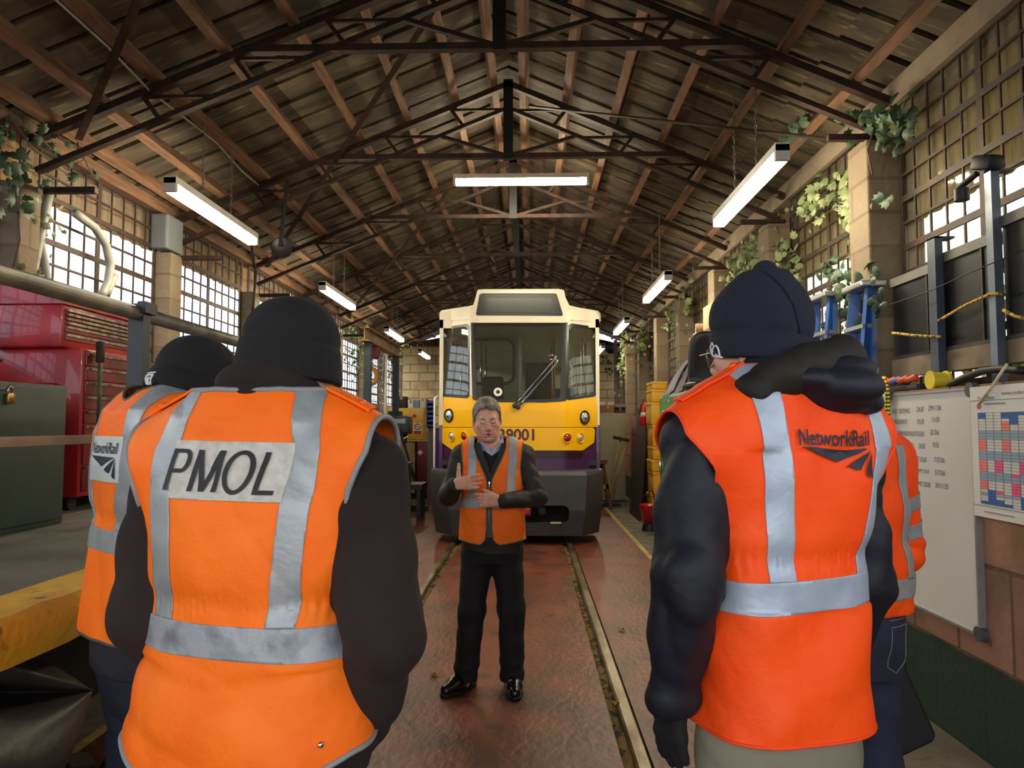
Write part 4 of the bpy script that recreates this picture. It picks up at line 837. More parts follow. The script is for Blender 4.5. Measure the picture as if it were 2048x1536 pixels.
# spare lengths standing against the end wall
for px, py, w, m, lab in ((757, 700, .05, timber, 'tall timber length standing upright behind the hoist chain'), (764, 705, .04, grey_m, 'grey steel length standing upright behind hoist chain'), (771, 702, .05, M('strip_pale', 'c9bfae', .6, var=.2), 'pale timber strip standing upright beside far hoist post')):
    p = at_y(px, py, 14.6); b = MB(); b.bar((p.x + .02, 14.4, 0), (p.x, 14.7, p.z), w, w * .7); tag(b.build('timber_length', m), lab, 'timber length')
p = at_y(728, 800, 11.9); t = thing('blue_chair', 'dark blue chair with low back half hidden by brown sleeve', 'chair', (-1.95, 11.2, 0)); ax, ay = at_y(793, 950, 11.2).x, 11.2
b = MB(); b.box((ax - .2, ay - .2, .42), (ax + .2, ay + .2, .48), .02); b.build('seat', M('chair_navy', '27304a', .7, var=.2), t, 40); b = MB(); b.box((ax - .2, ay + .18, .6), (ax + .2, ay + .23, .95), .03); b.build('backrest', M('chair_navy', '27304a', .7), t, 40)
for sx in (-1, 1):
    for sy in (-1, 1): b = MB(); b.cyl((ax + .17 * sx, ay + .17 * sy, 0), (ax + .17 * sx, ay + .17 * sy, .43 if sy < 0 else .92), .014, 8); b.build('leg', blackm, t)
t = thing('low_trestle', 'low black steel stand on floor left of the train bumper', 'stand', (-1.75, 11.7, 0)); a = at_y(812, 978, 11.5); c = at_y(846, 968, 11.5); b = MB(); b.box((a.x - .1, 11.4, a.z), (c.x, 11.95, c.z)); b.build('stand_top', blackm, t)
for x in (a.x - .05, c.x - .06):
    for y in (11.45, 11.9): b = MB(); b.box((x - .03, y - .03, 0), (x + .03, y + .03, a.z)); b.build('leg', blackm, t)
# ================================================================== PROPS, WHITEBOARD SIDE
XB = 2.085
wt = thing('whiteboard', 'portrait whiteboard with handwritten due dates on the tan block wall', 'whiteboard', (XB, 3.7, 1))
yn = at_x(1946, 800, XB).y; yf = at_x(1778, 790, XB).y; z1 = 1.715; z0 = .585
b = MB(); b.box((XB - .004, yn, z0), (2.1, yf, z1)); b.build('writing_surface', M('board_white', 'd3d2cc', .25, var=.06, scale=2, spec=.5), wt)
alu = M('board_frame', 'a7a8a8', .35, metal=.6, var=.1)
for lo, hi in (((XB - .015, yn - .012, z0 - .012), (2.1, yf + .012, z0)), ((XB - .015, yn - .012, z1), (2.1, yf + .012, z1 + .012)), ((XB - .015, yn - .014, z0), (2.1, yn, z1)), ((XB - .015, yf, z0), (2.1, yf + .014, z1))): b = MB(); b.box(lo, hi); b.build('frame_bar', alu, wt)
for y in (yn, yf):
    for z in (z0, z1): b = MB(); b.cyl((XB - .018, y, z), (2.099, y, z), .035, 20); b.build('corner_cap', M('cap_grey', '4c4d50', .5, var=.1), wt, 40)
ink = M('ink_blue', '4d5c74', .6, var=.2)
rows = [('PAT TESTING', 1.615, .04, .19), ('DUE', 1.62, .30, .07), ('29/1/26', 1.625, .41, .115), ('REF MEASUREMENTS', 1.555, .03, .17), ('DUE', 1.555, .30, .07), ('11/25', 1.565, .44, .07), ('LHE SUSPENSION BOOTS DUE', 1.49, .035, .33), ('2/26', 1.5, .42, .08), ('TORQUE WRENCHES', 1.425, .05, .21), ('DUE', 1.425, .31, .06), ('9/25', 1.435, .44, .055), ('1ST ATTACH MT DUE', 1.355, .08, .30), ('7/2/26', 1.36, .45, .09), ('JACK KARTING MT DUE', 1.29, .09, .31), ('5/7/26', 1.295, .45, .09), ('GIB HOLES MT DUE', 1.225, .12, .29), ('20/11/25', 1.23, .45, .115)]
for s_, z, u, wd in rows: put_text('handwriting', s_, (XB - .0045, yf - u * 1.0, z), (0, -1, 0), (0, 0, 1), wd, ink, wt, height=.026, lift=.001, shear=.15)
# planner
XP = 2.05; py0 = at_x(1944, 900, XP).y; py1 = 2.35; pz1 = 1.725; pz0 = 1.135
t = thing('wall_planner', 'white paper year planner with blue and pink blocks pinned on wall', 'planner', (XP, 2.9, pz0))
b = MB(); b.box((XP, py1, pz0), (XP + .003, py0, pz1)); b.build('sheet', M('paper_white', 'dcd9d0', .7), t)
gx0 = py0 - .055; cw = .053; gz1 = pz1 - .12; rh = .0132; nr = 31
blu = M('plan_blue', '2f66a8', .7, var=.1); lbl = M('plan_grey', '93a9b8', .7, var=.08); pnk = M('plan_pink', 'f0568c', .7, var=.1); slm = M('plan_salmon', 'f48278', .7, var=.1); lnm = M('plan_line', '50545a', .7, var=.1)
cell = {}
for c_ in range(9):
    for r_ in range(nr):
        k = None
        if r_ in (6, 7, 8, 13, 14, 15, 20, 21, 22, 27): k = lbl
        if (c_ in (3, 4, 6, 7, 8) and r_ < 2 + (c_ * 5 % 3)) or (c_ == 0 and r_ in (0, 1)) or (c_ == 5 and r_ == 0): k = blu
        if r_ >= 26 + [4, 0, 3, 4, 5, 1, 4, 2, 3][c_]: k = blu
        if (c_ == 0 and (9 <= r_ <= 12 or 16 <= r_ <= 19 or 23 <= r_ <= 25)) or (c_ == 3 and (3 <= r_ <= 5 or 9 <= r_ <= 12)): k = slm
        if (c_ == 2 and 16 <= r_ <= 19) or (c_ == 5 and 16 <= r_ <= 19) or (c_ == 4 and 23 <= r_ <= 26) or (c_ in (4, 6) and r_ == 20) or (c_ == 2 and r_ == 26): k = pnk
        if k: cell.setdefault(k.name, []).append((c_, r_))
for nm, L in cell.items():
    b = MB()
    for c_, r_ in L: b.box((XP - .0015, gx0 - cw * (c_ + 1), gz1 - rh * (r_ + 1)), (XP - .0005, gx0 - cw * c_, gz1 - rh * r_))
    b.build('cell_print', MATS[nm], t)
b = MB()
for r_ in range(nr + 1): b.box((XP - .002, gx0 - cw * 9, gz1 - rh * r_ - .0006), (XP - .001, gx0, gz1 - rh * r_ + .0006))
for c_ in range(10): b.box((XP - .002, gx0 - cw * c_ - .0006, gz1 - rh * nr), (XP - .001, gx0 - cw * c_ + .0006, gz1))
b.box((XP - .002, py1, pz0 + .05), (XP - .001, py0, pz0 + .052)); b.box((XP - .002, py1, gz1 + .055), (XP - .001, py0, gz1 + .057)); b.build('grid_lines', lnm, t)
put_text('web_address', 'www.midland', (XP - .001, gx0 - .17, pz1 - .045), (0, -1, 0), (0, 0, 1), .16, lnm, t, height=.016); put_text('title', 'Year Plan', (XP - .001, gx0 - .0, pz1 - .06), (0, -1, 0), (0, 0, 1), .12, lnm, t, height=.014)
b = MB(); b.cyl((XP - .002, gx0 - .01, gz1 + .03), (XP - .0005, gx0 - .01, gz1 + .03), .014, 20); b.build('red_badge', M('badge_red', 'b8505a', .6, var=.2), t)
b = MB(); b.box((XP - .002, gx0 - .19, gz1 + .036), (XP - .001, gx0 - .05, gz1 + .043)); b.build('print_line', M('print_grey', '9a96a0', .7, var=.4, scale=90), t); b = MB(); b.box((XP - .002, gx0 - .22, pz0 + .024), (XP - .001, gx0 - .02, pz0 + .029)); b.build('print_line', M('print_grey', '9a96a0', .7), t)
# black panels racked on the ledge
fb = M('panel_black', '141311', .5, var=.4, scale=3, spec=.3); fm = M('panel_frame', '4a4640', .6, metal=.3, col2='332a22', scale=6)
pan = [(1786, 1876, 560, 'black framed panel nearest the ivy pillar with yellow rope across it'), (1888, 1990, 480, 'black framed panel between two steel posts with slanting yellow rope'), (2010, 2120, 425, 'black framed panel nearest camera at right edge under grey band')]
XQ = 2.27; zq0 = EYE + .40
for px0, px1, pt, lab in pan:
    ya = at_x(px0, 650, XQ).y; yb_ = at_x(px1, 650, XQ).y; zt = {560: 2.43, 480: 2.46, 425: 2.52}[pt]
    t = thing('dark_panel', lab, 'panel', (XQ + .03, (ya + yb_) / 2, zq0), group=None)
    b = MB(); b.box((XQ, yb_ + .01, zq0 + .02), (XQ + .05, ya - .01, zt - .02)); b.build('face', fb, t)
    b = MB(); b.box((XQ - .015, yb_, zq0 - .11), (XQ + .06, ya, zq0 + .0)); b.build('bottom_rail', M('rail_oak', '7d6c58', .7, var=.35, scale=7), t)
    b = MB(); b.box((XQ - .012, yb_, zq0), (XQ + .06, ya, zq0 + .022)); b.build('sill_bar', fm, t); b = MB(); b.box((XQ - .012, yb_, zt - .022), (XQ + .06, ya, zt + .03)); b.build('top_rail', M('rail_grey', '77726a', .6, var=.2), t)
    b = MB(); ym = ya - (ya - yb_) * .82; b.box((XQ - .008, ym - .006, zq0), (XQ, ym + .006, zt)); b.build('divider', fm, t)
for px, w_, top, lab, m in ((1878, .075, 2.58, 'wide blue-grey steel post between two black panels', M('post_blue', '46505c', .45, metal=.3, var=.25)), (1999, .05, 2.78, 'slim pale steel post with black lamp on top between panels', M('post_steel', '6f7a86', .35, metal=.6, var=.3))):
    y = at_x(px, 650, XQ - .03).y; b = MB(); b.box((XQ - .06, y - w_ / 2, 1.74), (XQ - .018, y + w_ / 2, top)); b.box((XQ - .06, y - w_ / 2, top - .01), (XQ + .05, y + w_ / 2, top)); tag(b.build('steel_post', m), lab, 'post')
y = at_x(1985, 480, XQ - .05).y; t = thing('work_lamp', 'small black lamp on top of the slim steel post', 'lamp', (XQ - .05, y, 2.78)); b = MB(); b.obox((XQ - .06, y, 2.815), (.09, .12, .07), (.3, 0, .2), .015); b.build('lamp_head', blackm, t, 40); b = MB(); b.cyl((XQ - .06, y + .08, 2.79), (XQ - .08, y + .19, 2.76), .016, 10); b.build('lamp_arm', blackm, t); b = MB(); b.cyl((XQ - .09, y + .16, 2.68), (XQ - .09, y + .16, 2.74), .035, 14); b.build('sensor', blackm, t, 40)
rope_y = M('rope_yellow', 'd2a63a', .7, col2='2a2416', scale=60, stretch=(1, 1, 1), lo=.42, hi=.5)
for pts, lab in (([(1785, 666), (1830, 671), (1880, 674)], 'yellow rope sagging across black panel beside ivy pillar'), ([(1878, 641), (1930, 611), (1980, 588), (2005, 587)], 'yellow rope slanting up across the middle black panel'), ([(2007, 620), (2030, 632), (2060, 640)], 'yellow rope end across black panel at right edge')):
    b = MB(); b.tube([at_x(px, py, XQ - .075) for px, py in pts], .008, 8); tag(b.build('rope', rope_y, None, True), lab, 'rope')
b = MB(); b.tube([at_x(px, py, XQ - .1) for px, py in ((1730, 622), (1790, 606), (1860, 582), (1940, 545), (2060, 495))], .003, 6); tag(b.build('wire', cab_m, None, True), 'thin wire strung across the black panels from ivy pillar', 'wire')
# ledge: tool tray, hose, rope bundle, tie
t = thing('tool_tray', 'black tray of orange and blue tool handles on wall ledge', 'tray', at_x(1815, 770, 2.2)); p = at_x(1775, 775, 2.2); q = at_x(1862, 766, 2.2)
b = MB(); b.box((2.12, q.y, 1.74), (2.3, p.y, 1.775), .006); b.build('tray', blackm, t, 40)
tp = thing('screwdriver', 'set aside', 'tool'); bpy.data.objects.remove(tp)
for k, (f_, m, lab) in enumerate(((.12, 'f04a1e', 'flat orange handled tool nearest the rope bundle in black tray'), (.3, 'ee5a28', 'orange grip beside blue handle in black tray'), (.44, '3f6fb0', 'blue handled tool in black tray'), (.6, 'd8552c', 'round orange grip past blue handle in black tray'), (.78, 'cf4f2c', 'orange grip beside the yellow reel in black tray'))):
    y = p.y + (q.y - p.y) * f_; t2 = thing('hand_tool', lab, 'tool', (2.16, y, 1.775)); b = MB(); b.lathe((2.13, y + .02, 1.80), (.1, -1, .15), [(.012, 0), (.021, .02), (.017, .05), (.022, .09), (.012, .1)], 12); b.build('grip', M('grip_%d' % k, m, .45, var=.1), t2, True); b = MB(); b.cyl((2.135, y - .07, 1.81), (2.15, y - .13, 1.82), .005, 8); b.build('shank', chrome, t2, True)
p = at_x(1870, 752, 2.17); t = thing('cord_reel', 'yellow cord reel standing on the wall ledge beside tool tray', 'reel', p); b = MB(); b.lathe((2.14, p.y, 1.79), (1, 0, 0), [(.05, 0), (.05, .012), (.042, .014), (.042, .08), (.05, .082), (.05, .094)], 24); b.build('reel', M('reel_yellow', 'd6c22c', .5, var=.15), t, 40)
P_ = [at_x(px, py, 2.14) for px, py in ((1899, 770), (1930, 755), (1965, 742), (2000, 738), (2060, 742))]; q_ = []
for i in range(4):
    for j in range(5): q_.append(P_[i].lerp(P_[i + 1], j / 5))
b = MB(); b.tube(q_, .018, 12); tag(b.build('hose', rub, None, True), 'thick black rubber hose lying along the ledge over whiteboard', 'hose')
b = MB(); b.tube([at_x(px, py, 2.04) for px, py in ((1958, 808), (1985, 772), (2014, 728))], .006, 8); tag(b.build('clear_tube', M('tube_clear', 'd8c9a4', .25, var=.2), None, True), 'clear plastic tube slanting across planner corner', 'tube')
t = thing('rope_bundle', 'hank of yellow and black rope with white tag beside whiteboard', 'rope', at_x(1766, 760, 2.06)); st = M('rope_striped', 'e3cf2a', .7, var=.1)
m = st; nt = m.node_tree; wv = nd(nt, 'ShaderNodeTexWave'); wv.inputs['Scale'].default_value = 14; wv.bands_direction = 'Z'; wv.inputs['Distortion'].default_value = .6; tcn = nd(nt, 'ShaderNodeTexCoord'); nt.links.new(tcn.outputs['Object'], wv.inputs[0]); rp = nd(nt, 'ShaderNodeValToRGB'); rp.color_ramp.elements[0].position = .3; rp.color_ramp.elements[1].position = .38; rp.color_ramp.elements[0].color = lin('1c1a10'); rp.color_ramp.elements[1].color = lin('e6d42c'); nt.links.new(wv.outputs[0], rp.inputs[0]); nt.links.new(rp.outputs[0], nt.nodes['Principled BSDF'].inputs['Base Color'])
for k, px in enumerate((1756, 1763, 1772, 1777)):
    b = MB(); b.tube([at_x(1768, 752, 2.05), at_x(px, 780, 2.04 + .006 * k), at_x(px + 1, 830, 2.05), at_x(px, 880, 2.05), at_x(px + 2, 930, 2.06)], .008, 8); b.build('strand', st, t, True)
p = at_x(1768, 793, 2.03); b = MB(); b.box((2.02, p.y - .025, p.z - .035), (2.025, p.y + .03, p.z + .02)); b.build('tag', M('paper_white', 'dcd9d0', .7), t)
b = MB(); p = at_x(1768, 748, 2.08); b.tube([(2.1, p.y, p.z + .03), (2.05, p.y, p.z + .03), (2.045, p.y, p.z)], .006, 8); b.build('hook', grey_m, t)
# lockers, coats
LX = 1.5; ya = 6.97; yb_ = 8.3
t = thing('locker', 'two door green and grey steel locker with coats thrown on top', 'locker', (1.75, 7.6, 0)); lg = M('locker_grey', 'a9aaa4', .45, var=.12, scale=3)
b = MB(); b.box((LX + .02, ya, .06), (2.02, yb_, 1.88), .006); b.build('locker_body', lg, t, 40); ym = (ya + yb_) / 2
for a_, c_ in ((ya + .015, ym - .008), (ym + .008, yb_ - .015)):
    b = MB(); b.box((LX, a_, .1), (LX + .022, c_, 1.85), .005); d = b.build('door', green_paint, t, 40)
    b = MB(); y = (a_ + c_) / 2; b.box((LX - .004, y - .13, 1.70), (LX + .002, y + .13, 1.715)); b.build('card_slot', M('slot_white', 'd8d8d2', .5, var=.1), d); b = MB(); b.box((LX - .02, c_ - .09, 1.0), (LX + .0, c_ - .06, 1.14), .006); b.build('handle', chrome, d, 40)
b = MB(); b.box((LX - .003, ym - .012, .5), (LX + .003, ym - .004, 1.4)); b.build('worn_edge', M('slot_white', 'd8d8d2', .5), t)
for y in (ya + .05, yb_ - .1): b = MB(); b.box((LX + .03, y, 0), (LX + .07, y + .04, .06)); b.build('foot', lg, t)
def drape(name, lab, x0, x1, y0, y1, ztop, drop, mat, cat, seed, fold=.03):
    """cloth over the front edge of the locker top"""
    X, V_, T = grid2(0, 1, 40, 0, 1, 44); rng = np.random.RandomState(seed); a_, b2 = rng.rand(2) * 6
    y = y0 + (y1 - y0) * X; s = V_ * (x1 - x0 + drop); over = np.clip(s - (x1 - x0), 0, None); x = x1 - np.minimum(s, x1 - x0) ; hump = np.sin(np.clip(s / (x1 - x0), 0, 1) * PI)
    z = ztop + .02 + hump * .38 * (1 - .25 * X) - over; x = x - .03 * (over > 0) - fold * (.6 + np.sin(X * 17 + a_) + .5 * np.sin(X * 31 + b2)) * np.clip(over * 4, 0, 1); z = z + .03 * np.sin(X * 9 + b2) * hump
    y = y + .03 * np.sin(5 * V_ + a_); W, Fc = shell(np.stack([x, y, z], 1), T, .02); o = link_mesh(name, W, Fc, mat, None, True); return tag(o, lab, cat)
navy = M('cloth_navy', '25284a', .9, var=.25, scale=6, sheen=.3); dkc = M('cloth_dark', '24262e', .9, var=.3, scale=6, sheen=.2)
drape('coat', 'navy blue coat thrown over top of green locker, hanging over door edge', 1.55, 1.98, 7.75, 8.2, 1.88, .1, navy, 'coat', 1)
drape('jacket', 'dark grey jacket lying behind the navy coat on the locker', 1.56, 1.98, 7.35, 7.75, 1.88, .04, dkc, 'jacket', 4)
t = thing('seat_back', 'black moulded seat shell lying on locker top behind man with glasses', 'seat', (1.8, 7.1, 1.88)); f_ = Field((1.45, 6.8, 1.85), (2.15, 7.5, 2.55), .016); f_.ell((1.8, 7.2, 2.2), (.2, .07, .30), (.25, 0, 0), k=0, p=4); f_.ell((1.78, 7.05, 1.93), (.27, .16, .05), k=.05, p=3); f_.ell((1.8, 7.08, 2.23), (.15, .06, .22), (.25, 0, 0), k=.02, op='sub', p=4)
V, Q = f_.mesh(2); link_mesh('shell', V, Q, blackm, t, True)
# ledge things near ladders
carton((2.0, 7.05, 2.62), (2.34, 8.2, 2.90), 'long brown carton on high timber shelf behind the navy beanie', M('carton_tan', 'b28f5e', .8, var=.2, scale=5))
b = MB(); b.box((1.96, 6.3, 2.575), (2.36, 8.75, 2.615)); o = b.build('ledge_shelf', timber); tag(o, 'timber shelf across window carrying the long brown carton', 'shelf'); b = MB()
for y in (6.35, 8.4): b = MB(); b.box((2.1, y - .02, 1.74), (2.14, y + .02, 2.575)); b.build('bracket', timber, o)
b = MB(); b.cyl((1.97, 8.45, 2.685), (2.3, 8.4, 2.685), .07, 16); tag(b.build('cardboard_tube', M('tube_brown', '8a7356', .8, var=.2), None, 40), 'round cardboard tube end on timber shelf behind navy coat', 'tube')
# ladders
lb = M('ladder_blue', '1f4f96', .4, var=.15); la = M('ladder_alu', 'b9bcbc', .3, metal=.8, var=.15)
for pxs, lab in (((1622, 1657), 'blue and silver stepladder leaning in window, first along from pom hat man'), ((1700, 1733), 'blue and silver stepladder leaning in window beside block pillar')):
    y0 = at_x(pxs[0], 650, 2.12).y; y1 = at_x(pxs[1], 650, 2.12).y; zt = 2.47 if pxs[0] < 1650 else 2.43
    t = thing('stepladder', lab.replace('pom hat man', 'navy beanie'), 'ladder', (1.9, (y0 + y1) / 2, 0))
    for y, d in ((y0, .06), (y1, -.06)):
        b = MB(); b.bar((1.86, y + d * 1.6, 0), (2.16, y - d * .2, zt), .03, .07); b.build('front_rail', lb, t); b = MB(); b.bar((2.06, y + d, 0), (2.17, y - d * .1, zt - .06), .025, .05); b.build('rear_rail', lb, t)
    for k in range(1, 9):
        z = zt * k / 9; x = 1.86 + .30 * k / 9; b = MB(); b.box((x - .04, y1 - .02, z), (x + .04, y0 + .02, z + .025)); b.build('tread', la, t)
    b = MB(); b.box((2.08, y1 - .03, zt - .01), (2.24, y0 + .03, zt + .03), .01); b.build('top_cap', la, t)
# yellow crates
YC = 10.9; cx0 = 1.86; cx1 = 2.08; ct = thing('storage_crate', 'yellow crate', 'crate', (1.98, YC + .2, 0), group='yellow crates stacked behind the locker'); hs = [.16, .16, .18, .34, .18, .2, .34, .34, .2, .12]
z = 0; n_ = len(hs); words_ = ['resting on floor', 'second up from floor', 'third up from floor', 'fourth up from floor', 'fifth up from floor', 'sixth up from floor', 'fourth down from top', 'third down from top', 'second down from top', 'topmost']
for i, h in enumerate(hs):
    t = ct if i == 0 else thing('storage_crate', '', 'crate', (1.98, YC + .2, z), group='yellow crates stacked behind the locker'); t['label'] = 'yellow crate in tall stack behind green locker, ' + words_[i]; jx = random.uniform(-.012, .012)
    b = MB(); b.box((cx0 + jx, YC, z), (cx1 + jx, YC + .5, z + h - .012), .012); b.build('crate_body', ylw, t, 40); b = MB(); b.box((cx0 - .008 + jx, YC - .008, z + h - .045), (cx1 + .008 + jx, YC + .508, z + h - .006), .006); b.build('rim', ylw, t, 40); z += h
# extinguishers
def exting(p, h, r, lab, horn=True):
    t = thing('fire_extinguisher', lab, 'fire extinguisher', p); x, y, z = p; rd = M('ext_red', 'c01a22', .3, var=.1, coat=.4)
    b = MB(); b.lathe((x, y, z), (0, 0, 1), [(r * .9, 0), (r, .01), (r, h * .78), (r * .8, h * .86), (r * .35, h * .92), (r * .3, h * .95)], 20); b.build('cylinder', rd, t, True); b = MB(); b.box((x - r * .2, y - r * .8, z + h * .95), (x + r * .2, y + r * .3, z + h * 1.03), .004); b.build('valve_head', blackm, t); b = MB(); b.tube([(x, y - r * .4, z + h * .97), (x - r * .9, y - r * .9, z + h * .8), (x - r * 1.05, y - r * .5, z + h * .4)], r * .14, 8); b.build('hose', rub, t, True); b = MB(); b.lathe((x, y, z + h * .35), (0, 0, 1), [(r * 1.01, 0), (r * 1.01, h * .16)], 20); b.build('label_band', M('paper_white', 'dcd9d0', .7), t, True)
    return t
p = at_y(1287, 845, 11.7); exting((p.x, 11.7, p.z - .05), .42, .06, 'red fire extinguisher hung on pillar behind yellow crates')
p = at_z(1291, 1040, 0); t = thing('red_bucket', 'red fire bucket standing on floor in front of yellow crates', 'bucket', (1.78, 10.6, 0)); b = MB(); b.lathe((1.76, 10.6, .1), (0, 0, 1), [(.10, 0), (.15, .27), (.155, .28), (.145, .27), (.095, .02)], 24); b.build('bucket_body', M('ext_red', 'c01a22', .3), t, True); b = MB(); b.tube([(1.76 - .15 * math.cos(a), 10.6 - .03, .37 + .17 * math.sin(a)) for a in [i * PI / 10 for i in range(11)]], .006, 6); b.build('handle', steel_dark, t); b = MB(); b.lathe((1.76, 10.6, 0), (0, 0, 1), [(.12, 0), (.1, .1)], 16); b.build('stand', blackm, t)
b = MB(); b.tube([(1.83 + .05 * math.cos(a), 10.885, .35 + .22 * math.sin(a)) for a in [i * PI / 9 for i in range(19)]], .012, 8); tag(b.build('hose_coil', M('hose_maroon', '5a1c1e', .6, var=.2), None, True), 'dark coiled hose hanging on the lower yellow crates', 'hose')
for x, lab, w in ((1.75, 'wide dark brown board leaning on wall beyond yellow crates', .02), (1.9, 'second dark brown board leaning behind the wide board', .02)):
    b = MB(); b.T = Matrix.Translation((x, 11.6, 0)) @ Matrix.Rotation(.09, 4, 'Y'); b.box((0, 0, 0), (w, 1.1, 1.85)); tag(b.build('board', M('board_brown', '3a2820', .6, var=.35, scale=3)), lab, 'board')
# far corner: grey cupboard, brooms, trestle, speaker
YG = 14.6; a = at_y(1201, 975, YG); c = at_y(1250, 826, YG); t = thing('steel_cupboard', 'plain grey-beige steel cupboard beyond right train corner', 'cupboard', ((a.x + c.x) / 2, YG, 0)); b = MB(); b.box((a.x, YG, .02), (c.x, YG + .5, c.z), .008); b.build('cupboard_body', M('cup_beige', '9c937a', .55, var=.15, scale=3), t, 40); b = MB(); b.box((c.x - .12, YG - .02, 1.2), (c.x - .1, YG, 1.32)); b.build('handle', grey_m, t)
carton((a.x + .03, YG + .05, c.z), (a.x + .3, YG + .35, c.z + .16), 'small brown carton on grey-beige cupboard', card); carton((a.x + .0, YG + .1, c.z + .16), (a.x + .3, YG + .35, c.z + .23), 'flat white box topping the carton on grey-beige cupboard', M('box_white', 'c9c5bb', .6)); carton((a.x + .31, YG + .05, c.z), (c.x + .02, YG + .4, c.z + .12), 'dark crushed carton beside small brown carton on cupboard', M('carton_dark', '51402e', .8, var=.3), flaps=True)
wood = M('broom_wood', '9a7a50', .7, var=.25, scale=8)
for k, (pa, pb, lab) in enumerate((((1242, 878), (1217, 960), 'broom with dark head up leaning on grey-beige cupboard, first from train'), ((1247, 900), (1224, 985), 'broom leaning on grey-beige cupboard, second from train'), ((1252, 890), (1231, 985), 'broom leaning on grey-beige cupboard, third from train'))):
    u = at_y(*pa, 14.0); v = at_y(*pb, 13.7); t = thing('broom', lab, 'broom', (v.x, v.y, 0)); b = MB(); b.cyl((v.x - (u.x - v.x) * .3, 13.65, .0 if k == 0 else .06), u, .014, 8); b.build('handle', wood, t, True); b = MB(); q_ = u if k == 0 else Vector((v.x - (u.x - v.x) * .3, 13.65, .03)); b.obox(q_ + Vector((0, -.02, .0)), (.32, .06, .06), (0, .2 if k == 0 else 0, .2)); b.build('head', M('broom_head', '2a211a', .9, var=.3), t)
t = thing('trestle', 'wooden trestle leg with yellow brace by right corner of the bumper', 'trestle', (1.4, 13.2, 0)); u = at_y(1206, 925, 13.2); v = at_y(1222, 1010, 13.2)
for dy in (0, .5):
    for dx in (0, -.3): b = MB(); b.bar((v.x + dx * 1.1, v.y + dy, 0), (u.x + dx * .3, v.y + dy, u.z), .06, .05); b.build('leg', M('trestle_brown', '5a4028', .8, var=.3), t)
b = MB(); b.box((u.x - .15, v.y - .05, u.z - .03), (u.x + .08, v.y + .6, u.z + .05)); b.build('top_rail', M('trestle_brown', '5a4028', .8), t); b = MB(); zz = .42; b.box((v.x - .3, v.y - .03, zz - .04), (v.x - .02, v.y - .0, zz + .04)); b.build('brace', M('brace_ochre', 'a8762a', .7, var=.2), t)
p = at_y(1221, 697, YEND - .02); t = thing('wall_speaker', 'round black speaker mounted high on the end wall', 'speaker', p); b = MB(); b.lathe(p, (0, -1, 0), [(.14, 0), (.15, .06), (.13, .1), (.1, .085), (.03, .06)], 28); b.build('speaker_body', blackm, t, 40)
p = at_y(1231, 640, 17.8); b = MB(); x = at_y(1232, 760, 17.9).x; b.box((x - .04, 17.9, 1.9), (x + .04, 17.98, 3.7)); tag(b.build('conduit', M('conduit_plum', '5a4450', .6, var=.2)), 'purplish vertical pipe on end wall beside the round speaker', 'pipe')
b = MB(); b.tube([(2.08 - .012 * k, 12.9 + .16 * math.cos(a) * (1 + .05 * k), 1.25 + .3 * math.sin(a)) for k in range(4) for a in [i * PI / 8 for i in range(16)]], .012, 6); o = b.build('cable_coil', M('cable_tan', '8d7a5e', .7, var=.3), None, True); tag(o, 'tangled coils of pale cable hanging on wall near brooms', 'cable')
# dry leaves on floor
lf = M('dry_leaf', 'b08a4a', .8, var=.3, scale=30)
for px, py, lab in ((868, 1349, 'curled dry leaf on red floor left of speaker shoes'), (1243, 1260, 'pale dry leaf on red floor beyond right rail'), (1235, 1408, 'scrap of leaf beside right rail nearer the camera')):
    p = at_z(px, py, .006); b = MB(); r = .022; V = [(p.x, p.y, .012)] + [(p.x + r * (1 + .5 * (i % 2)) * math.cos(i * PI / 5), p.y + r * (1 + .5 * (i % 2)) * math.sin(i * PI / 5), .004 + .012 * (i % 3)) for i in range(10)]; b.add(V, [(0, i + 1, (i + 1) % 10 + 1) for i in range(10)]); tag(b.build('fallen_leaf', lf), lab, 'leaf')
# ================================================================== IVY AND BUSHES
ivy_d = M('ivy_dark', '35512c', .55, col2='22381d', scale=5); ivy_l = M('ivy_light', '8c9460', .55, col2='56693c', scale=6); bush_m = M('bush_leaf', 'a8b83c', .6, col2='55742a', scale=4); stem_m = M('ivy_stem', '5a4630', .8, var=.3)
LEAF = [(0, -.5), (.28, -.42), (.5, -.1), (.3, .02), (.34, .34), (.1, .3), (0, .62), (-.1, .3), (-.34, .34), (-.3, .02), (-.5, -.1), (-.28, -.42)]
def leaves(b, c, r, n, size, face):
    for _ in range(n):
        p = Vector(c) + Vector([random.gauss(0, 1) * q for q in r]); f_ = (Vector(face) + Vector([random.uniform(-.8, .8) for _ in range(3)])).normalized(); u = f_.orthogonal().normalized(); u.rotate(Matrix.Rotation(random.uniform(0, 6.3), 3, f_)); v = f_.cross(u); s = size * random.uniform(.45, 1.0)
        b.add([p + f_ * (.12 * s)] + [p + u * (x * s) + v * (y * s) - f_ * (.25 * abs(x) * s) for x, y in LEAF], [(0, i + 1, (i + 1) % 12 + 1) for i in range(12)])
def ivy(lab, blobs, size, face, mat, stems=(), X=None):
    c0 = blobs[0][0]; t = thing('ivy', lab, 'ivy', c0); b = MB()
    for c, r, n in blobs: leaves(b, c, r, n, size, face)
    b.build('foliage', mat, t, True)
    for s in stems: b = MB(); b.tube(s, .006, 6); b.build('stem', stem_m, t, True)
L = lambda px, py, X: at_x(px, py, X)
ivy('dark ivy growing over block pillar at left edge under roof', [(L(20, 330, -3.2), (.05, .18, .12), 16), (L(8, 430, -3.2), (.04, .1, .22), 10), (L(38, 390, -3.2), (.03, .06, .08), 6)], .12, (1, -.3, 0), ivy_d, [[L(60, 300, -3.25), L(30, 360, -3.22), L(40, 480, -3.24), L(20, 560, -3.24)]])
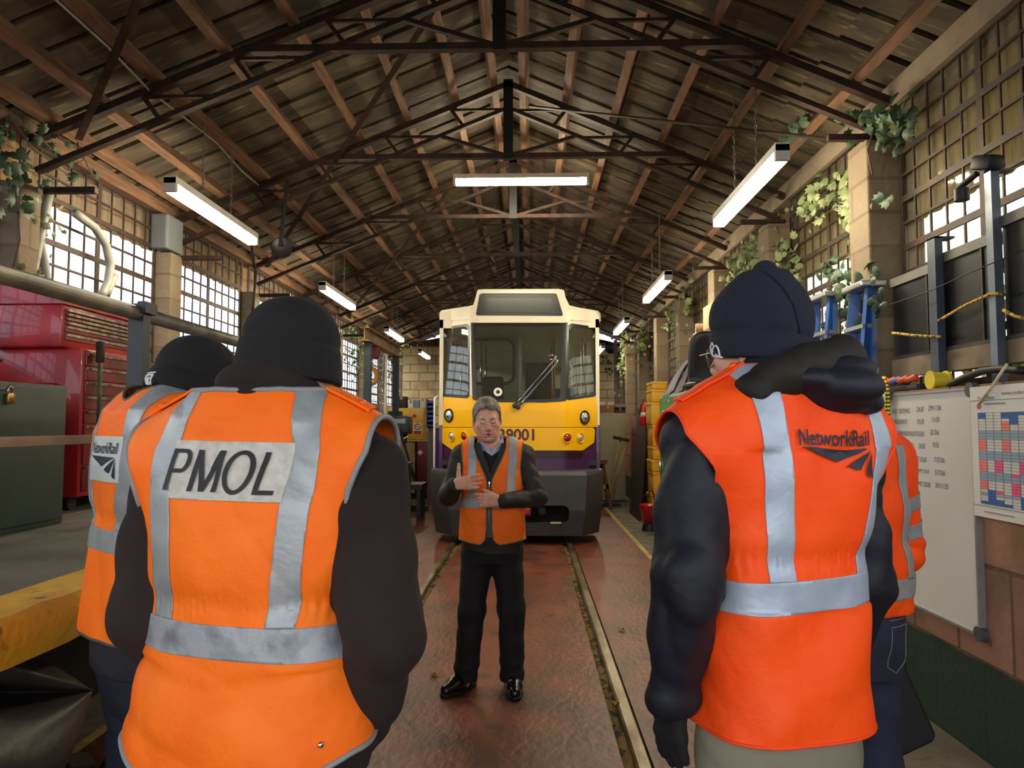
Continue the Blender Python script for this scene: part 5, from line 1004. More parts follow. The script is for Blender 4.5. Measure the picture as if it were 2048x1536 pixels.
ivy('ivy twined round the straight pipe in first window', [(L(72, 440, -3.3), (.03, .1, .16), 24), (L(95, 450, -3.32), (.03, .07, .08), 12), (L(62, 548, -3.28), (.03, .08, .04), 12), (L(85, 555, -3.3), (.02, .05, .04), 8)], .07, (1, -.3, 0), ivy_l, [[L(58, 560, -3.3), L(66, 470, -3.32), L(70, 400, -3.33), L(90, 360, -3.33)]])
ivy('bare ivy runners hanging from roof plate over first window', [(L(75, 280, -3.3), (.05, .18, .05), 14), (L(40, 260, -3.2), (.1, .2, .05), 18), (L(140, 350, -3.35), (.02, .03, .02), 3), (L(188, 352, -3.35), (.02, .02, .02), 2)], .08, (1, -.3, -.3), ivy_d, [[L(20, 235, -3.1), L(60, 290, -3.3), L(110, 330, -3.35), L(150, 360, -3.35)], [L(155, 285, -3.2), L(160, 310, -3.2), L(168, 320, -3.2), L(152, 328, -3.2)], [L(168, 315, -3.25), L(180, 340, -3.3), L(188, 352, -3.34)], [L(30, 240, -3.0), L(80, 275, -3.2), L(105, 300, -3.3), L(120, 335, -3.35), L(95, 345, -3.35)]])
ivy('ivy crowding the far barred windows behind the hoist', [(L(715, 700, -3.25), (.05, .5, .35), 60), (L(733, 680, -3.2), (.1, .7, .25), 60), (L(760, 690, -3.2), (.1, .6, .2), 30), (L(795, 690, -3.1), (.15, .6, .15), 40)], .10, (1, -.5, 0), ivy_d)
ivy('bright ivy trailing in the corner of end wall behind hoist', [(at_y(800, 690, 17.8), (.2, .2, .12), 40), (at_y(792, 735, 17.8), (.12, .2, .25), 30)], .10, (.5, -1, 0), ivy_l)
ivy('big pale leafed ivy clump on the window bars above navy beanie', [(L(1535, 500, 2.3), (.06, .22, .15), 110), (L(1560, 530, 2.3), (.05, .15, .1), 60), (L(1480, 540, 2.3), (.05, .3, .07), 70), (L(1500, 520, 2.3), (.06, .25, .1), 60)], .10, (-1, -.6, .2), ivy_l)
ivy('ivy spray hanging across barred window above the ladders', [(L(1645, 400, 2.28), (.04, .16, .08), 34), (L(1690, 405, 2.28), (.04, .12, .1), 26), (L(1610, 410, 2.28), (.03, .12, .04), 12), (L(1720, 350, 2.25), (.04, .08, .1), 16), (L(1715, 440, 2.25), (.03, .06, .12), 16)], .10, (-1, -.5, .1), ivy_l, [[L(1735, 300, 2.27), L(1720, 380, 2.25), L(1680, 400, 2.28), L(1620, 400, 2.3)], [L(1735, 320, 2.27), L(1690, 400, 2.28), L(1650, 430, 2.3)]])
ivy('dark ivy bunched on top of the nearest right block pillar', [(L(1760, 245, 2.2), (.06, .1, .05), 24), (L(1790, 265, 2.25), (.05, .06, .1), 18), (L(1600, 265, 2.1), (.05, .15, .05), 20), (L(1700, 240, 2.15), (.05, .12, .03), 12)], .11, (-1, -.5, -.2), ivy_d, [[L(1750, 250, 2.2), L(1735, 300, 2.18), L(1745, 350, 2.18)]])
ivy('ivy straggling down the near block pillar beside the black panels', [(L(1755, 410, 2.17), (.02, .06, .03), 4), (L(1715, 505, 2.25), (.04, .08, .1), 16), (L(1705, 590, 2.25), (.05, .1, .12), 34), (L(1740, 590, 2.17), (.03, .08, .1), 22), (L(1730, 640, 2.2), (.03, .08, .06), 16), (L(1660, 540, 2.3), (.03, .12, .06), 16)], .10, (-1, -.5, .1), ivy_d, [[L(1730, 480, 2.2), L(1720, 560, 2.2), L(1735, 640, 2.18)]])
ivy('small pale ivy tuft below strip light over the green locker', [(L(1365, 610, 2.25), (.05, .25, .16), 40), (L(1345, 640, 2.2), (.05, .3, .1), 24)], .13, (-1, -.6, .1), ivy_l)
ivy('ivy column climbing a far pillar right of the train', [(L(1243, 720, 2.15), (.06, .3, .5), 60), (L(1250, 680, 2.15), (.06, .4, .15), 40), (L(1283, 685, 2.2), (.06, .4, .22), 50)], .11, (-1, -.8, .1), ivy_l)
ivy('few ivy leaves on end wall under the round speaker', [(at_y(1210, 720, 18.5), (.1, .02, .05), 10), (at_y(1220, 735, 18.5), (.05, .02, .12), 10)], .1, (0, -1, 0), ivy_d)
for i, (x, y, h, lab) in enumerate(((3.6, 3.4, 2.9, 'sunlit bush outside the window behind black panels'), (3.9, 6.0, 2.8, 'sunlit bush outside window behind the blue ladders'), (3.8, 8.7, 2.9, 'sunlit bush outside windows beyond ivy clump'), (4.2, 11.8, 2.9, 'bush outside windows near the far right pillars'))):
    t = thing('bush', lab, 'bush', (x, y, -.35)); b = MB()
    for _ in range(16): leaves(b, (x + random.uniform(-.4, .4), y + random.uniform(-.75, .75), random.uniform(.8, h)), (.15, .12, .2), 26, .14, (-1, 0, .5))
    b.build('foliage', bush_m, t)
    for k in range(3): b = MB(); b.tube([(x + .1 * k, y + .2 * k - .2, -.35), (x + .1 * k, y + .3 * k - .3, h * .8)], .03, 8); b.build('trunk', stem_m, t)
# ================================================================== PEOPLE
A3 = lambda p: np.array(p, float)
def rotm(yaw=0, pitch=0, roll=0):
    """head / limb frame: yaw about z, pitch nods forward (down), roll tilts"""
    return np.array((Matrix.Rotation(yaw, 3, 'Z') @ Matrix.Rotation(-pitch, 3, 'X') @ Matrix.Rotation(roll, 3, 'Y')))
def waves(seed, n=6, f=(9, 26), amp=.004, aniso=(1, 1, .45)):
    r = np.random.RandomState(seed); D = r.normal(size=(n, 3)) * A3(aniso); D /= np.linalg.norm(D, axis=1, keepdims=True); K = D * r.uniform(f[0], f[1], (n, 1)); ph = r.uniform(0, 6.28, n)
    def g(x, y, z):
        s = 0.
        for k, p in zip(K, ph): s = s + np.sin(k[0] * x + k[1] * y + k[2] * z + p + .6 * np.sin(5 * z + 3 * x + p))
        return (s * amp / n ** .5).astype(np.float32) if hasattr(s, 'astype') else s * amp / n ** .5
    return g
def creases(seed, n=5, f=(9, 22), amp=.006, aniso=(.6, .6, 1.)):
    """cloth folds: rounded ridges parted by sharper valleys"""
    r = np.random.RandomState(seed); D = r.normal(size=(n, 3)) * A3(aniso); D /= np.linalg.norm(D, axis=1, keepdims=True); K = D * r.uniform(f[0], f[1], (n, 1)); ph = r.uniform(0, 6.28, (n, 3))
    def g(x, y, z):
        s = 0.
        for k, p in zip(K, ph): w = .5 + .5 * np.sin(4.1 * x + 3.3 * y + 5.7 * z + p[1]); s = s + w * (.64 - np.abs(np.sin(k[0] * x + k[1] * y + k[2] * z + p[0] + .8 * np.sin(6 * z + 5 * x + p[2]) + .5 * np.sin(11 * y + 9 * x + p[1]))))
        return s * amp / n ** .5
    return g
def skinmat():
    if 'skin' in MATS: return MATS['skin']
    m = M('skin', 'e0ad94', .5, col2='cf967e', scale=14, lo=.3, hi=.7, bump=.08, bscale=260, spec=.35); nt = m.node_tree; b = nt.nodes['Principled BSDF']
    b.inputs['Subsurface Weight'].default_value = .12; b.inputs['Subsurface Radius'].default_value = (.012, .005, .003); b.inputs['Subsurface Scale'].default_value = .6
    src = b.inputs['Base Color'].links[0].from_socket; at = nd(nt, 'ShaderNodeAttribute'); at.attribute_name = 'flush'; mx = nd(nt, 'ShaderNodeMix', data_type='RGBA'); nt.links.new(at.outputs['Fac'], mx.inputs[0]); nt.links.new(src, mx.inputs[6]); mx.inputs[7].default_value = lin('a14f45'); nt.links.new(mx.outputs[2], b.inputs['Base Color']); return m
HAND_L = dict(index=(.068, .031), middle=(.076, .011), ring=(.07, -.009), little=(.055, -.028))
def hand(F_, w, a, n, curl, spread=.04, thumb=(.55, .75, .25), tcurl=.3, s=1., side=1, g=0., curls=None):
    """palm + four fingers + thumb. w wrist, a towards fingers, n palm side normal; thumb lies towards side * (a x n); g = extra glove thickness"""
    w = A3(w); a = A3(a) / np.linalg.norm(a); n = A3(n); n = n - a * (n @ a); n /= np.linalg.norm(n); t = np.cross(a, n) * side
    for u in (.03, .011, -.009, -.027): F_.cone(w + t * u * .55 * s, w + a * .086 * s * (1 - abs(u - .008) * 2) + t * u * s - n * .004, .0145 * s + g, .0125 * s + g, k=.012)
    F_.cone(w + a * .03 * s + n * .008 * s + t * .02 * s, w + a * .06 * s + n * .006 * s + t * .028 * s, .014 * s + g, .011 * s + g, k=.012)
    for i, (nm, (L_, u)) in enumerate(HAND_L.items()):
        c = (curls or {}).get(nm, curl); p = w + a * .086 * s * (1 - abs(u - .008) * 2) + t * u * s - n * .004; ang = c * .5; d0 = a + t * spread * (u / .03); d0 /= np.linalg.norm(d0); r = .0092 * s + g
        for q, fr in enumerate((.46, .3, .24)):
            d = d0 * math.cos(ang) + n * math.sin(ang); e = p + d * L_ * fr * s; F_.cone(p, e, r, r * .92, k=.006 if q else .010); p = e; r *= .93; ang += c * (.75, .55, .4)[q]
    p = w + a * .022 * s + t * .026 * s + n * .004; d = a * thumb[0] + t * thumb[1] + n * thumb[2]; d /= np.linalg.norm(d); e = p + d * .034 * s; F_.cone(p, e, .0145 * s + g, .0115 * s + g, k=.012); d2 = d * math.cos(tcurl) + (a * .6 + n * .5) * math.sin(tcurl); d2 /= np.linalg.norm(d2); f2 = e + d2 * .031 * s; F_.cone(e, f2, .0115 * s + g, .0102 * s + g, k=.006); F_.cone(f2, f2 + d2 * .022 * s, .0102 * s + g, .0082 * s + g, k=.006)
def head(F_, c, Rm, s=1., jaw=1., full=True):
    P_ = lambda *p: c + Rm @ (A3(p) * s); k = .02 * s
    F_.ell(P_(0, -.012, .028), A3((.077, .097, .098)) * s, Rm, k=0); F_.ell(P_(0, .026, -.04), A3((.064 * jaw, .07, .082)) * s, Rm, k=.03)
    F_.cone(P_(0, .058, -.098), P_(0, .054, -.1), .026 * s, k=.03)
    for q in (-1, 1):
        F_.cone(P_(.056 * q * jaw, -.005, -.055), P_(.026 * q, .05, -.098), .024 * s, .022 * s, k=.025); F_.ell(P_(.043 * q, .06, -.026), A3((.024, .02, .02)) * s, Rm, k=.02)
        F_.ell(P_(.08 * q, -.012, -.008), A3((.010, .021, .033)) * s, Rm @ rotm(yaw=-.35 * q), k=.008); F_.ell(P_(.086 * q, -.008, -.004), A3((.006, .010, .016)) * s, Rm, k=.004, op='sub'); F_.cone(P_(.079 * q, -.006, -.036), P_(.079 * q, -.006, -.036), .009 * s, k=.006)
    if full:
        F_.cone(P_(-.034, .083, .022), P_(.034, .083, .022), .011 * s, k=.02)
        for q in (-1, 1):
            F_.ell(P_(.032 * q, .1, .002), A3((.019, .017, .012)) * s, Rm, k=.012, op='sub'); F_.ell(P_(.032 * q, .080, .001), A3((.018, .014, .0135)) * s, Rm, k=.004); F_.cone(P_(.022 * q, .094, -.016), P_(.04 * q, .086, -.018), .004 * s, k=.008)
            F_.ell(P_(.0135 * q, .098, -.041), A3((.009, .011, .008)) * s, Rm, k=.008); F_.cone(P_(.03 * q, .078, -.05), P_(.036 * q, .07, -.08), .010 * s, k=.015)
        F_.cone(P_(0, .09, .012), P_(0, .108, -.034), .009 * s, .0135 * s, k=.014); F_.cone(P_(0, .104, -.04), P_(0, .108, -.036), .011 * s, k=.008)
        F_.ell(P_(0, .082, -.064), A3((.032, .016, .016)) * s, Rm, k=.015)
        F_.cone(P_(-.019, .093, -.068), P_(.019, .093, -.068), .0058 * s, k=.006); F_.cone(P_(-.017, .092, -.084), P_(.017, .092, -.084), .0068 * s, k=.006); F_.ell(P_(0, .1, -.0755), A3((.020, .012, .0042)) * s, Rm, k=.003, op='sub'); F_.ell(P_(0, .092, -.094), A3((.016, .008, .004)) * s, Rm, k=.008, op='sub')
    F_.cone(P_(0, -.02, -.05), P_(0, -.035, -.14), .054 * s, .058 * s, k=.03)
def mesh_part(name, F_, mat, root, smooth=1):
    V, Q = F_.mesh(smooth); o = link_mesh(name, V, Q, mat, root, True, world=False); return o, V, tri(Q)
def field_mesh(V, T, name, mat, root, th=0., off=0.):
    if th: N = normals(V, T); V, Fc = shell(V + N * off, T, th)
    else: Fc = T
    return link_mesh(name, V, Fc, mat, root, True, world=False)
def binding(V, T, name, mat, root, r=.005, minlen=25, only=None):
    for L_ in loops(T):
        if len(L_) < minlen: continue
        P_ = V[L_]
        if only is not None and not only(P_.mean(0)): continue
        for _ in range(4): P_ = (np.roll(P_, 1, 0) + P_ * 2 + np.roll(P_, -1, 0)) / 4
        d = np.r_[0, np.cumsum(np.linalg.norm(np.diff(P_, axis=0), axis=1))]; n = max(12, int(d[-1] / .012)); s = np.linspace(0, d[-1], n, endpoint=False); Q = np.stack([np.interp(s, d, P_[:, i]) for i in range(3)], 1)
        b = MB(); b.tube([Vector(q) for q in Q], r, 8, closed=True); b.build(name, mat, root, True, world=False)
def wrap_text(V2, Fc, bvh, ox, oz, w, h, name, mat, root, lift=.004, back=True, fx=lambda x, z: (x, z), sub=4):
    """lay flat lettering onto the vest: V2 normalised 0..1"""
    bm = bmesh.new(); vs = [bm.verts.new((v[0] * w + ox, 0, v[1] * h + oz)) for v in V2]
    for f in Fc:
        try: bm.faces.new([vs[i] for i in f])
        except ValueError: pass
    bmesh.ops.triangulate(bm, faces=bm.faces[:])
    for _ in range(sub):
        ed = [e for e in bm.edges if e.calc_length() > .012]
        if not ed: break
        bmesh.ops.subdivide_edges(bm, edges=ed, cuts=1); bmesh.ops.triangulate(bm, faces=[f for f in bm.faces if len(f.verts) > 3])
    for v in bm.verts:
        x, z = fx(v.co.x, v.co.z); hit = bvh.ray_cast(Vector((x, -1 if back else 1, z)), Vector((0, 1 if back else -1, 0)))
        v.co = (hit[0] + (hit[1] if hit[1].y * (-1 if back else 1) > 0 else -hit[1]) * lift) if hit[0] else Vector((x, 0, z))
    me = bpy.data.meshes.new(name); bm.to_mesh(me); bm.free(); o = bpy.data.objects.new(name, me); COL.objects.link(o); o.parent = root; me.materials.append(mat); return o
skin = skinmat(); hivis = M('hivis_orange', 'ff7a18', .62, col2='fb6a10', scale=5, bump=1., bscale=11, sheen=.0, spec=.3); hivis2 = M('hivis_red_orange', 'ff5410', .6, col2='fa480a', scale=5, bump=1., bscale=11, sheen=.0, spec=.3)
refl = M('reflective_tape', 'a9adb0', .42, metal=.25, col2='8d9295', scale=7, bump=.15, bscale=60); refl_b = M('reflective_tape_blue', 'b4bfce', .42, metal=.2, col2='9aa6b8', scale=7, bump=.15, bscale=60); refl_d = M('reflective_tape_dirty', 'a2a7ad', .5, metal=.2, col2='75797e', scale=18, lo=.3, hi=.55, bump=.15, bscale=60)
bind_g = M('binding_grey', '8b8d8e', .6, var=.1); panel_w = M('panel_white', 'c9c5bc', .6, col2='b4afa6', scale=60); letter = M('letter_black', '17171c', .6, var=.2); letter_n = M('letter_navy', '1d2236', .6, var=.2); button_m = M('button_orange', 'ff5a10', .4, var=.05)
def torso(F_, prof, sh, k=.05, grow=0., p=2.5, neck=(0, -.015, 1.5), r_sh=.07, r_n=.075):
    z, hw, hd, cy = [A3(q) for q in zip(*prof)]; F_.loft(z, hw + grow, hd + grow, cy, p=p, k=0)
    F_.cone((neck[0] - .045, neck[1], neck[2] - .02), (neck[0] + .045, neck[1], neck[2] - .02), r_n + grow, k=k)
    for q in sh: F_.cone((neck[0] + .35 * (q[0] - neck[0]), neck[1], neck[2] + .35 * (q[2] - neck[2]) + .012), q, r_n + grow, r_sh + grow, k=k)
def arm(F_, sh, el, wr, r, k=.03, grow=0.):
    F_.cone(sh, el, r[0] + grow, r[1] + grow, k=k); F_.cone(el, wr, r[1] + grow, r[2] + grow, k=k)
def legs(F_, hip, knee, ank, r, k=.04, grow=0.):
    for h, n, a in zip(hip, knee, ank): F_.cone(h, n, r[0] + grow, r[1] + grow, k=k); F_.cone(n, a, r[1] + grow, r[2] + grow, k=k)
def skinbody(root, lo, hi, h, prof, sh, arms, lg, hc, hR, hs=1., neck=(0, -.015, 1.5), hands=(), jaw=1., full=True, flush=True, hz=None):
    F_ = Field(lo, hi, h); torso(F_, prof, sh, grow=-.03, neck=neck, r_sh=.05, r_n=.05)
    for a_ in arms: arm(F_, a_[0], a_[1], a_[2], (.042, .036, .026))
    if lg: legs(F_, lg[0], lg[1], lg[2], (.07, .048, .035))
    F_.cone(neck, hc + hR @ A3((0, -.03, -.08)), .056, .054, k=.03); head(F_, hc, hR, hs, jaw, full)
    for hd_ in hands: hand(F_, **hd_)
    if lg:
        for a_ in lg[2]: F_.cone(a_, A3(a_) + A3((0, .03, -.05)), .032, .026, k=.02)
    V, Q = F_.mesh(1); o = link_mesh('body', V, Q, skin, root, True, world=False); at = o.data.attributes.new('flush', 'FLOAT', 'POINT'); L_ = (V - hc) @ hR / hs
    g = lambda p, r, a: a * np.exp(-(((L_ - A3(p)) / A3(r)) ** 2).sum(1)); fl = g((0, .1, -.068), (.02, .02, .007), .7) + g((0, .1, -.084), (.02, .02, .007), .7) + g((0, .11, -.036), (.016, .03, .014), .35)
    for q in (-1, 1): fl = fl + g((.045 * q, .07, -.03), (.025, .03, .02), .12) + g((.085 * q, -.01, -.01), (.015, .03, .035), .4)
    at.data.foreach_set('value', np.clip(fl, 0, 1).astype(np.float32)); return o
def cap(root, hc, hR, mat, r=(.096, .112, .118), up=.03, brim=(-.035, .03), peak=None, seed=1, tilt=0., name='beanie', bgrow=.007, h=.005, flat=0.):
    """knitted hat: crown plus a thicker turned-up band"""
    F_ = Field(hc - .24, hc + .26, h); c = hc + hR @ A3((0, -.012, up)); F_.ell(c, r, hR, k=0, p=2.3)
    if peak is not None: F_.cone(c + hR @ A3((0, 0, r[2] * .45)), c + hR @ A3(peak), r[0] * .66, .03, k=.10)
    C2 = A3(hc); wv = waves(seed, 5, (10, 30), .0022, (1, 1, 1))
    def f(A, x, y, z):
        lx = hR[0, 0] * (x - C2[0]) + hR[1, 0] * (y - C2[1]) + hR[2, 0] * (z - C2[2]); ly = hR[0, 1] * (x - C2[0]) + hR[1, 1] * (y - C2[1]) + hR[2, 1] * (z - C2[2]); lz = hR[0, 2] * (x - C2[0]) + hR[1, 2] * (y - C2[1]) + hR[2, 2] * (z - C2[2]) - tilt * ly
        lz2 = lz - .004 * np.sin(2 * np.arctan2(ly, lx)); A = A + wv(x, y, z) + .003 * np.exp(-((lz2 - brim[1] - .002) / .006) ** 2); A = np.maximum(A, brim[0] + .02 - lz2)
        kx, ky = r[0] + bgrow, r[1] + bgrow; q = np.sqrt((lx / kx) ** 2 + ((ly + .012) / ky) ** 2); taper = 1 - .10 * np.clip((lz2 - brim[0]) / .1, 0, 1) ; band = (q / taper - 1) * kx; zc = (brim[0] + brim[1]) / 2; hz = (brim[1] - brim[0]) / 2 - .008; e = np.abs(lz2 - zc) - hz
        band = np.sqrt(np.clip(band, 0, 1) ** 2 + np.clip(e, 0, 1) ** 2) + np.minimum(np.maximum(band, e), 0) - .008; return np.minimum(A, band).astype(np.float32)
    F_.fn(hc - .24, hc + .26, f); return mesh_part(name, F_, mat, root, 1)
def vest(root, mat, tape, prof, sh, hem, belt, stripes, armx, neckz, seed, lo, hi, h=.006, grow=.016, p=2.6, neck=(0, -.015, 1.5), amp=.004, gather=None, front=None, bind=bind_g, belt2=None, br=.004, hemfn=None, extra=None, r_sh=.072, tape2=None, tw=.027):
    """sleeveless hi-vis vest draped on the trunk; returns the ray target for lettering"""
    F_ = Field(lo, hi, h); torso(F_, prof, sh, grow=grow, p=p, neck=neck, r_sh=r_sh)
    wv = creases(seed, 6, (7, 22), amp * 4., (1, .7, .8)); w2 = waves(seed + 9, 6, (30, 70), amp * .3, (1, .7, .4))
    def f(A, x, y, z):
        A = A + wv(x, y, z) + w2(x, y, z)
        if gather: A = A + (gather[1] * np.sin(x * 2 * PI / .016 + 2 * np.sin(14 * x)) * np.exp(-((z - gather[0]) / .03) ** 2) + .008 * np.exp(-((z - gather[0]) / .028) ** 2))
        A = A + .004 * np.exp(-(((z - belt[0]) / .02) ** 2)) * (z < belt[0]) if False else A
        return (A + (extra(x, y, z) if extra else 0)).astype(np.float32)
    F_.fn(lo, hi, f); V, Q = F_.mesh(1); T = tri(Q)
    def cut(g): nonlocal V, T; V, T = clip(V, T, g(V[:, 0], V[:, 1], V[:, 2]))
    cut(lambda x, y, z: z - (hem + (hemfn(x, y) if hemfn else 0)))
    cut(lambda x, y, z: np.interp(z, armx[0], armx[1]) - np.abs(x))
    cut(neckz)
    if front is not None: cut(front)
    o = field_mesh(V, T, 'vest', mat, root, .004); bvh = BVHTree.FromPolygons(V.tolist(), T.tolist()); N = normals(V, T)
    binding(V, T, 'edge_binding', bind, o, br)
    def patch(name, m, gs, off=.0025, th=.002):
        a, t = V + N * off, T
        for g in gs:
            if len(t) == 0: return None
            a, t = clip(a, t, g(a[:, 0], a[:, 1], a[:, 2]))
        if len(t) < 5: return None
        return field_mesh(a, t, name, m, o, th)
    for b0, b1 in ([belt] + ([belt2] if belt2 else [])): patch('reflective_belt', tape2 or tape, [lambda x, y, z, b1=b1: b1(x, y) - z if callable(b1) else b1 - z, lambda x, y, z, b0=b0: z - (b0(x, y) if callable(b0) else b0)])
    bt = belt[1]
    for fx in stripes: patch('reflective_stripe', tape, [lambda x, y, z, fx=fx: tw - np.abs(x - fx(z, y)), lambda x, y, z: z - (bt(x, y) if callable(bt) else bt)])
    return o, bvh, patch
# ---------------------------------------------------------------- speaker facing the camera
def build_speaker():
    sx, sy = -.226, 4.27; t = thing('person', 'grey-haired man in open orange vest facing the group before train, hands raised mid-gesture', 'person', (sx, sy, 0), PI)
    prof = [(.80, .172, .125, .0), (.9, .175, .13, .005), (1.0, .172, .135, .012), (1.12, .168, .13, .012), (1.25, .172, .122, .004), (1.36, .165, .105, -.01), (1.42, .12, .08, -.015)]
    sh = [(-.178, -.01, 1.36), (.178, -.01, 1.36)]; nk = (0, -.02, 1.42); hip = [(-.088, 0, .84), (.088, 0, .84)]; knee = [(-.115, .02, .47), (.118, .025, .47)]; ank = [(-.118, -.01, .09), (.155, -.01, .09)]
    Ra = (A3((.182, -.01, 1.355)), A3((.262, .03, 1.13)), A3((.205, .235, 1.21))); La = (A3((-.182, -.01, 1.355)), A3((-.265, .03, 1.125)), A3((-.075, .215, 1.12)))
    hc = A3((.03, .045, 1.583)); hR = rotm(yaw=.14, pitch=.20, roll=.06)
    hands = [dict(w=Ra[2] + A3((-.012, .022, .005)), a=(-.80, .30, .12), n=(-.25, -.85, .1), curl=.28, spread=.10, thumb=(.15, .95, .05), tcurl=.05, side=1 , s=1.0), dict(w=La[2] + A3((.022, .01, .0)), a=(.93, .16, .05), n=(.1, -.9, -.1), curl=1.15, spread=.02, thumb=(.75, .45, .45), tcurl=.5, side=-1, s=1.0, curls=dict(index=.55, middle=1.1, ring=1.25, little=1.3))]
    # thumb must end up on top for both hands
    for hd_ in hands:
        tt = np.cross(A3(hd_['a']), A3(hd_['n'])) * hd_['side']
        if tt[2] < 0: hd_['side'] *= -1
    body = skinbody(t, (-.36, -.22, -.01), (.36, .44, 1.76), .0038, prof, sh, [Ra, La], (hip, knee, ank), hc, hR, .98, nk, hands, jaw=1.08)
    P_ = lambda *p: Vector(hc + hR @ (A3(p) * .98))
    # hair: cap of hair with fringe, sides and short back
    F_ = Field(hc - .16, hc + .18, .0035); F_.ell(hc + hR @ A3((0, -.014, .032)) * .98, A3((.0865, .106, .107)), hR, k=0); F_.cone(P_(-.05, .075, .085), P_(.035, .085, .092), .016, k=.03); wv = waves(3, 8, (60, 160), .0016, (1, .4, .3)); F_.fn(hc - .2, hc + .2, lambda A, x, y, z: (A + wv(x, y, z)).astype(np.float32)); V, Q = F_.mesh(1); L_ = (V - hc) @ hR / .98
    front = np.clip((L_[:, 1] - .01) / .05, 0, 1); side = np.abs(L_[:, 0]); line = -.062 + front * (.140 + .012 * np.sin(70 * L_[:, 0] + 1) + .006 * np.sin(190 * L_[:, 0])) ; line = np.where((L_[:, 1] > -.035) & (L_[:, 1] < .03), np.maximum(line, -.012), line)
    line = np.where(L_[:, 1] > .03, np.maximum(line, .078 - .9 * np.clip(side - .05, 0, 1) * 1.6 + .01 * np.sin(60 * L_[:, 0])), line)
    V2, T2 = clip(V, tri(Q), L_[:, 2] - line); hair_m = M('hair_greybrown', '5f5347', .65, col2='8b8177', scale=26, stretch=(1, .25, .3), lo=.4, hi=.6, bump=.5, bscale=220); field_mesh(V2, T2, 'hair', hair_m, body, .012)
    for q in (-1, 1):
        b = MB(); b.tube([P_(.016 * q, .095, .018), P_(.03 * q, .096, .024), P_(.046 * q, .084, .019)], [.0025, .004, .002], 8); b.build('eyebrow', hair_m, body, True, world=False)
        b = MB(); b.tube([P_(.017 * q, .0925, -.004), P_(.025 * q, .0955, -.0075), P_(.034 * q, .0955, -.008), P_(.046 * q, .0875, -.004)], [.001, .0018, .0018, .001], 6); b.build('eyelashes', M('lash_dark', '3a2a22', .7, var=.1), body, True, world=False)
    b = MB(); b.tube([P_(-.017, .0895, -.0758), P_(0, .0945, -.0752), P_(.017, .0895, -.0758)], [.001, .0028, .001], 8); b.build('mouth_opening', M('mouth_dark', '3c1614', .6, var=.1), body, True, world=False)
    # trousers
    bk = M('trousers_black', '121214', .85, var=.3, scale=8, bump=.8, bscale=10); F_ = Field((-.26, -.2, .03), (.28, .24, 1.0), .006); F_.loft(A3((.74, .86, .98)), A3((.15, .172, .165)), A3((.1, .125, .12)), A3((0, 0, .005)), k=0)
    legs(F_, [(-.085, 0, .82), (.085, 0, .82)], knee, [A3(a) + A3((0, .01, -.02)) for a in ank], (.098, .078, .071), k=.03); wv = creases(21, 5, (14, 34), .009, (.5, .5, 1)); F_.fn((-1, -1, 0), (1, 1, 1), lambda A, x, y, z: (np.maximum(A + wv(x, y, z) + .004 * np.sin(70 * z + 9 * x) * np.exp(-((z - .14) / .07) ** 2), .05 - z)).astype(np.float32)); mesh_part('trousers', F_, bk, body)
    # shoes
    for i, (a, yaw) in enumerate(((ank[0], .16), (ank[1], -.62))):
        Rm = rotm(yaw=yaw); c = A3((a[0], a[1], 0)); F_ = Field(c - A3((.22, .22, .02)), c + A3((.22, .28, .2)), .0045); w_ = lambda *p: c + Rm @ A3(p)
        F_.cone(w_(0, -.02, .1), w_(0, -.03, .05), .044, .042, k=0); F_.cone(w_(0, -.035, .048), w_(.0, .1, .042), .038, .042, k=.04); F_.cone(w_(.0, .1, .04), w_(.006, .165, .034), .042, .034, k=.03); F_.cone(w_(0, .02, .075), w_(0, .1, .06), .036, .032, k=.03); F_.fn(c - .3, c + .3, lambda A, x, y, z: np.maximum(A, .018 - z).astype(np.float32)); o, V, T = mesh_part('shoe', F_, M('shoe_leather', '0f0f10', .28, var=.3, scale=9, coat=.3), body)
        F_ = Field(c - A3((.22, .22, .02)), c + A3((.22, .28, .06)), .0045); F_.cone(w_(0, -.035, .014), w_(0, .1, .014), .043, .047, k=0); F_.cone(w_(0, .1, .014), w_(.006, .168, .014), .047, .036, k=.02); F_.fn(c - .3, c + .3, lambda A, x, y, z: np.maximum(A, np.maximum(z - .022, .0 - z)).astype(np.float32)); mesh_part('sole', F_, rub, o)
    # jacket: trunk, sleeves, stand collar
    jm = M('jacket_charcoal', '272420', .7, col2='1d1a17', scale=6, bump=.9, bscale=16, sheen=.0); F_ = Field((-.38, -.22, .76), (.38, .34, 1.5), .006); torso(F_, prof, sh, grow=.004, neck=nk)
    arm(F_, Ra[0], Ra[1], Ra[2], (.068, .057, .043)); arm(F_, La[0], La[1], La[2], (.068, .057, .043)); F_.cone((0, -.035, 1.40), (0.005, -.02, 1.475), .085, .072, k=.03, flat=((0, 1, 0), .85))
    wv = creases(33, 6, (18, 44), .014, (.7, .7, 1)); F_.fn((-1, -1, 0), (1, 1, 2), lambda A, x, y, z: (A + wv(x, y, z) * np.clip((np.abs(x) - .15) * 14, .12, 1.2)).astype(np.float32)); V, Q = F_.mesh(1); T = tri(Q)
    V, T = clip(V, T, np.where(V[:, 1] > 0, 1.445 - .0 * V[:, 2] - V[:, 2] + 0 * V[:, 0], 1.47 - V[:, 2])); V, T = clip(V, T, V[:, 2] - (.805 + .015 * np.sin(9 * V[:, 0])))
    vn = lambda x, y, z: np.maximum(np.abs(x - .005) - np.interp(z, [1.29, 1.36, 1.45], [.004, .035, .066]), -y + .0); V, T = clip(V, T, np.where(V[:, 2] > 1.27, vn(V[:, 0], V[:, 1], V[:, 2]), 1.)); field_mesh(V, T, 'jacket', jm, body, .006)
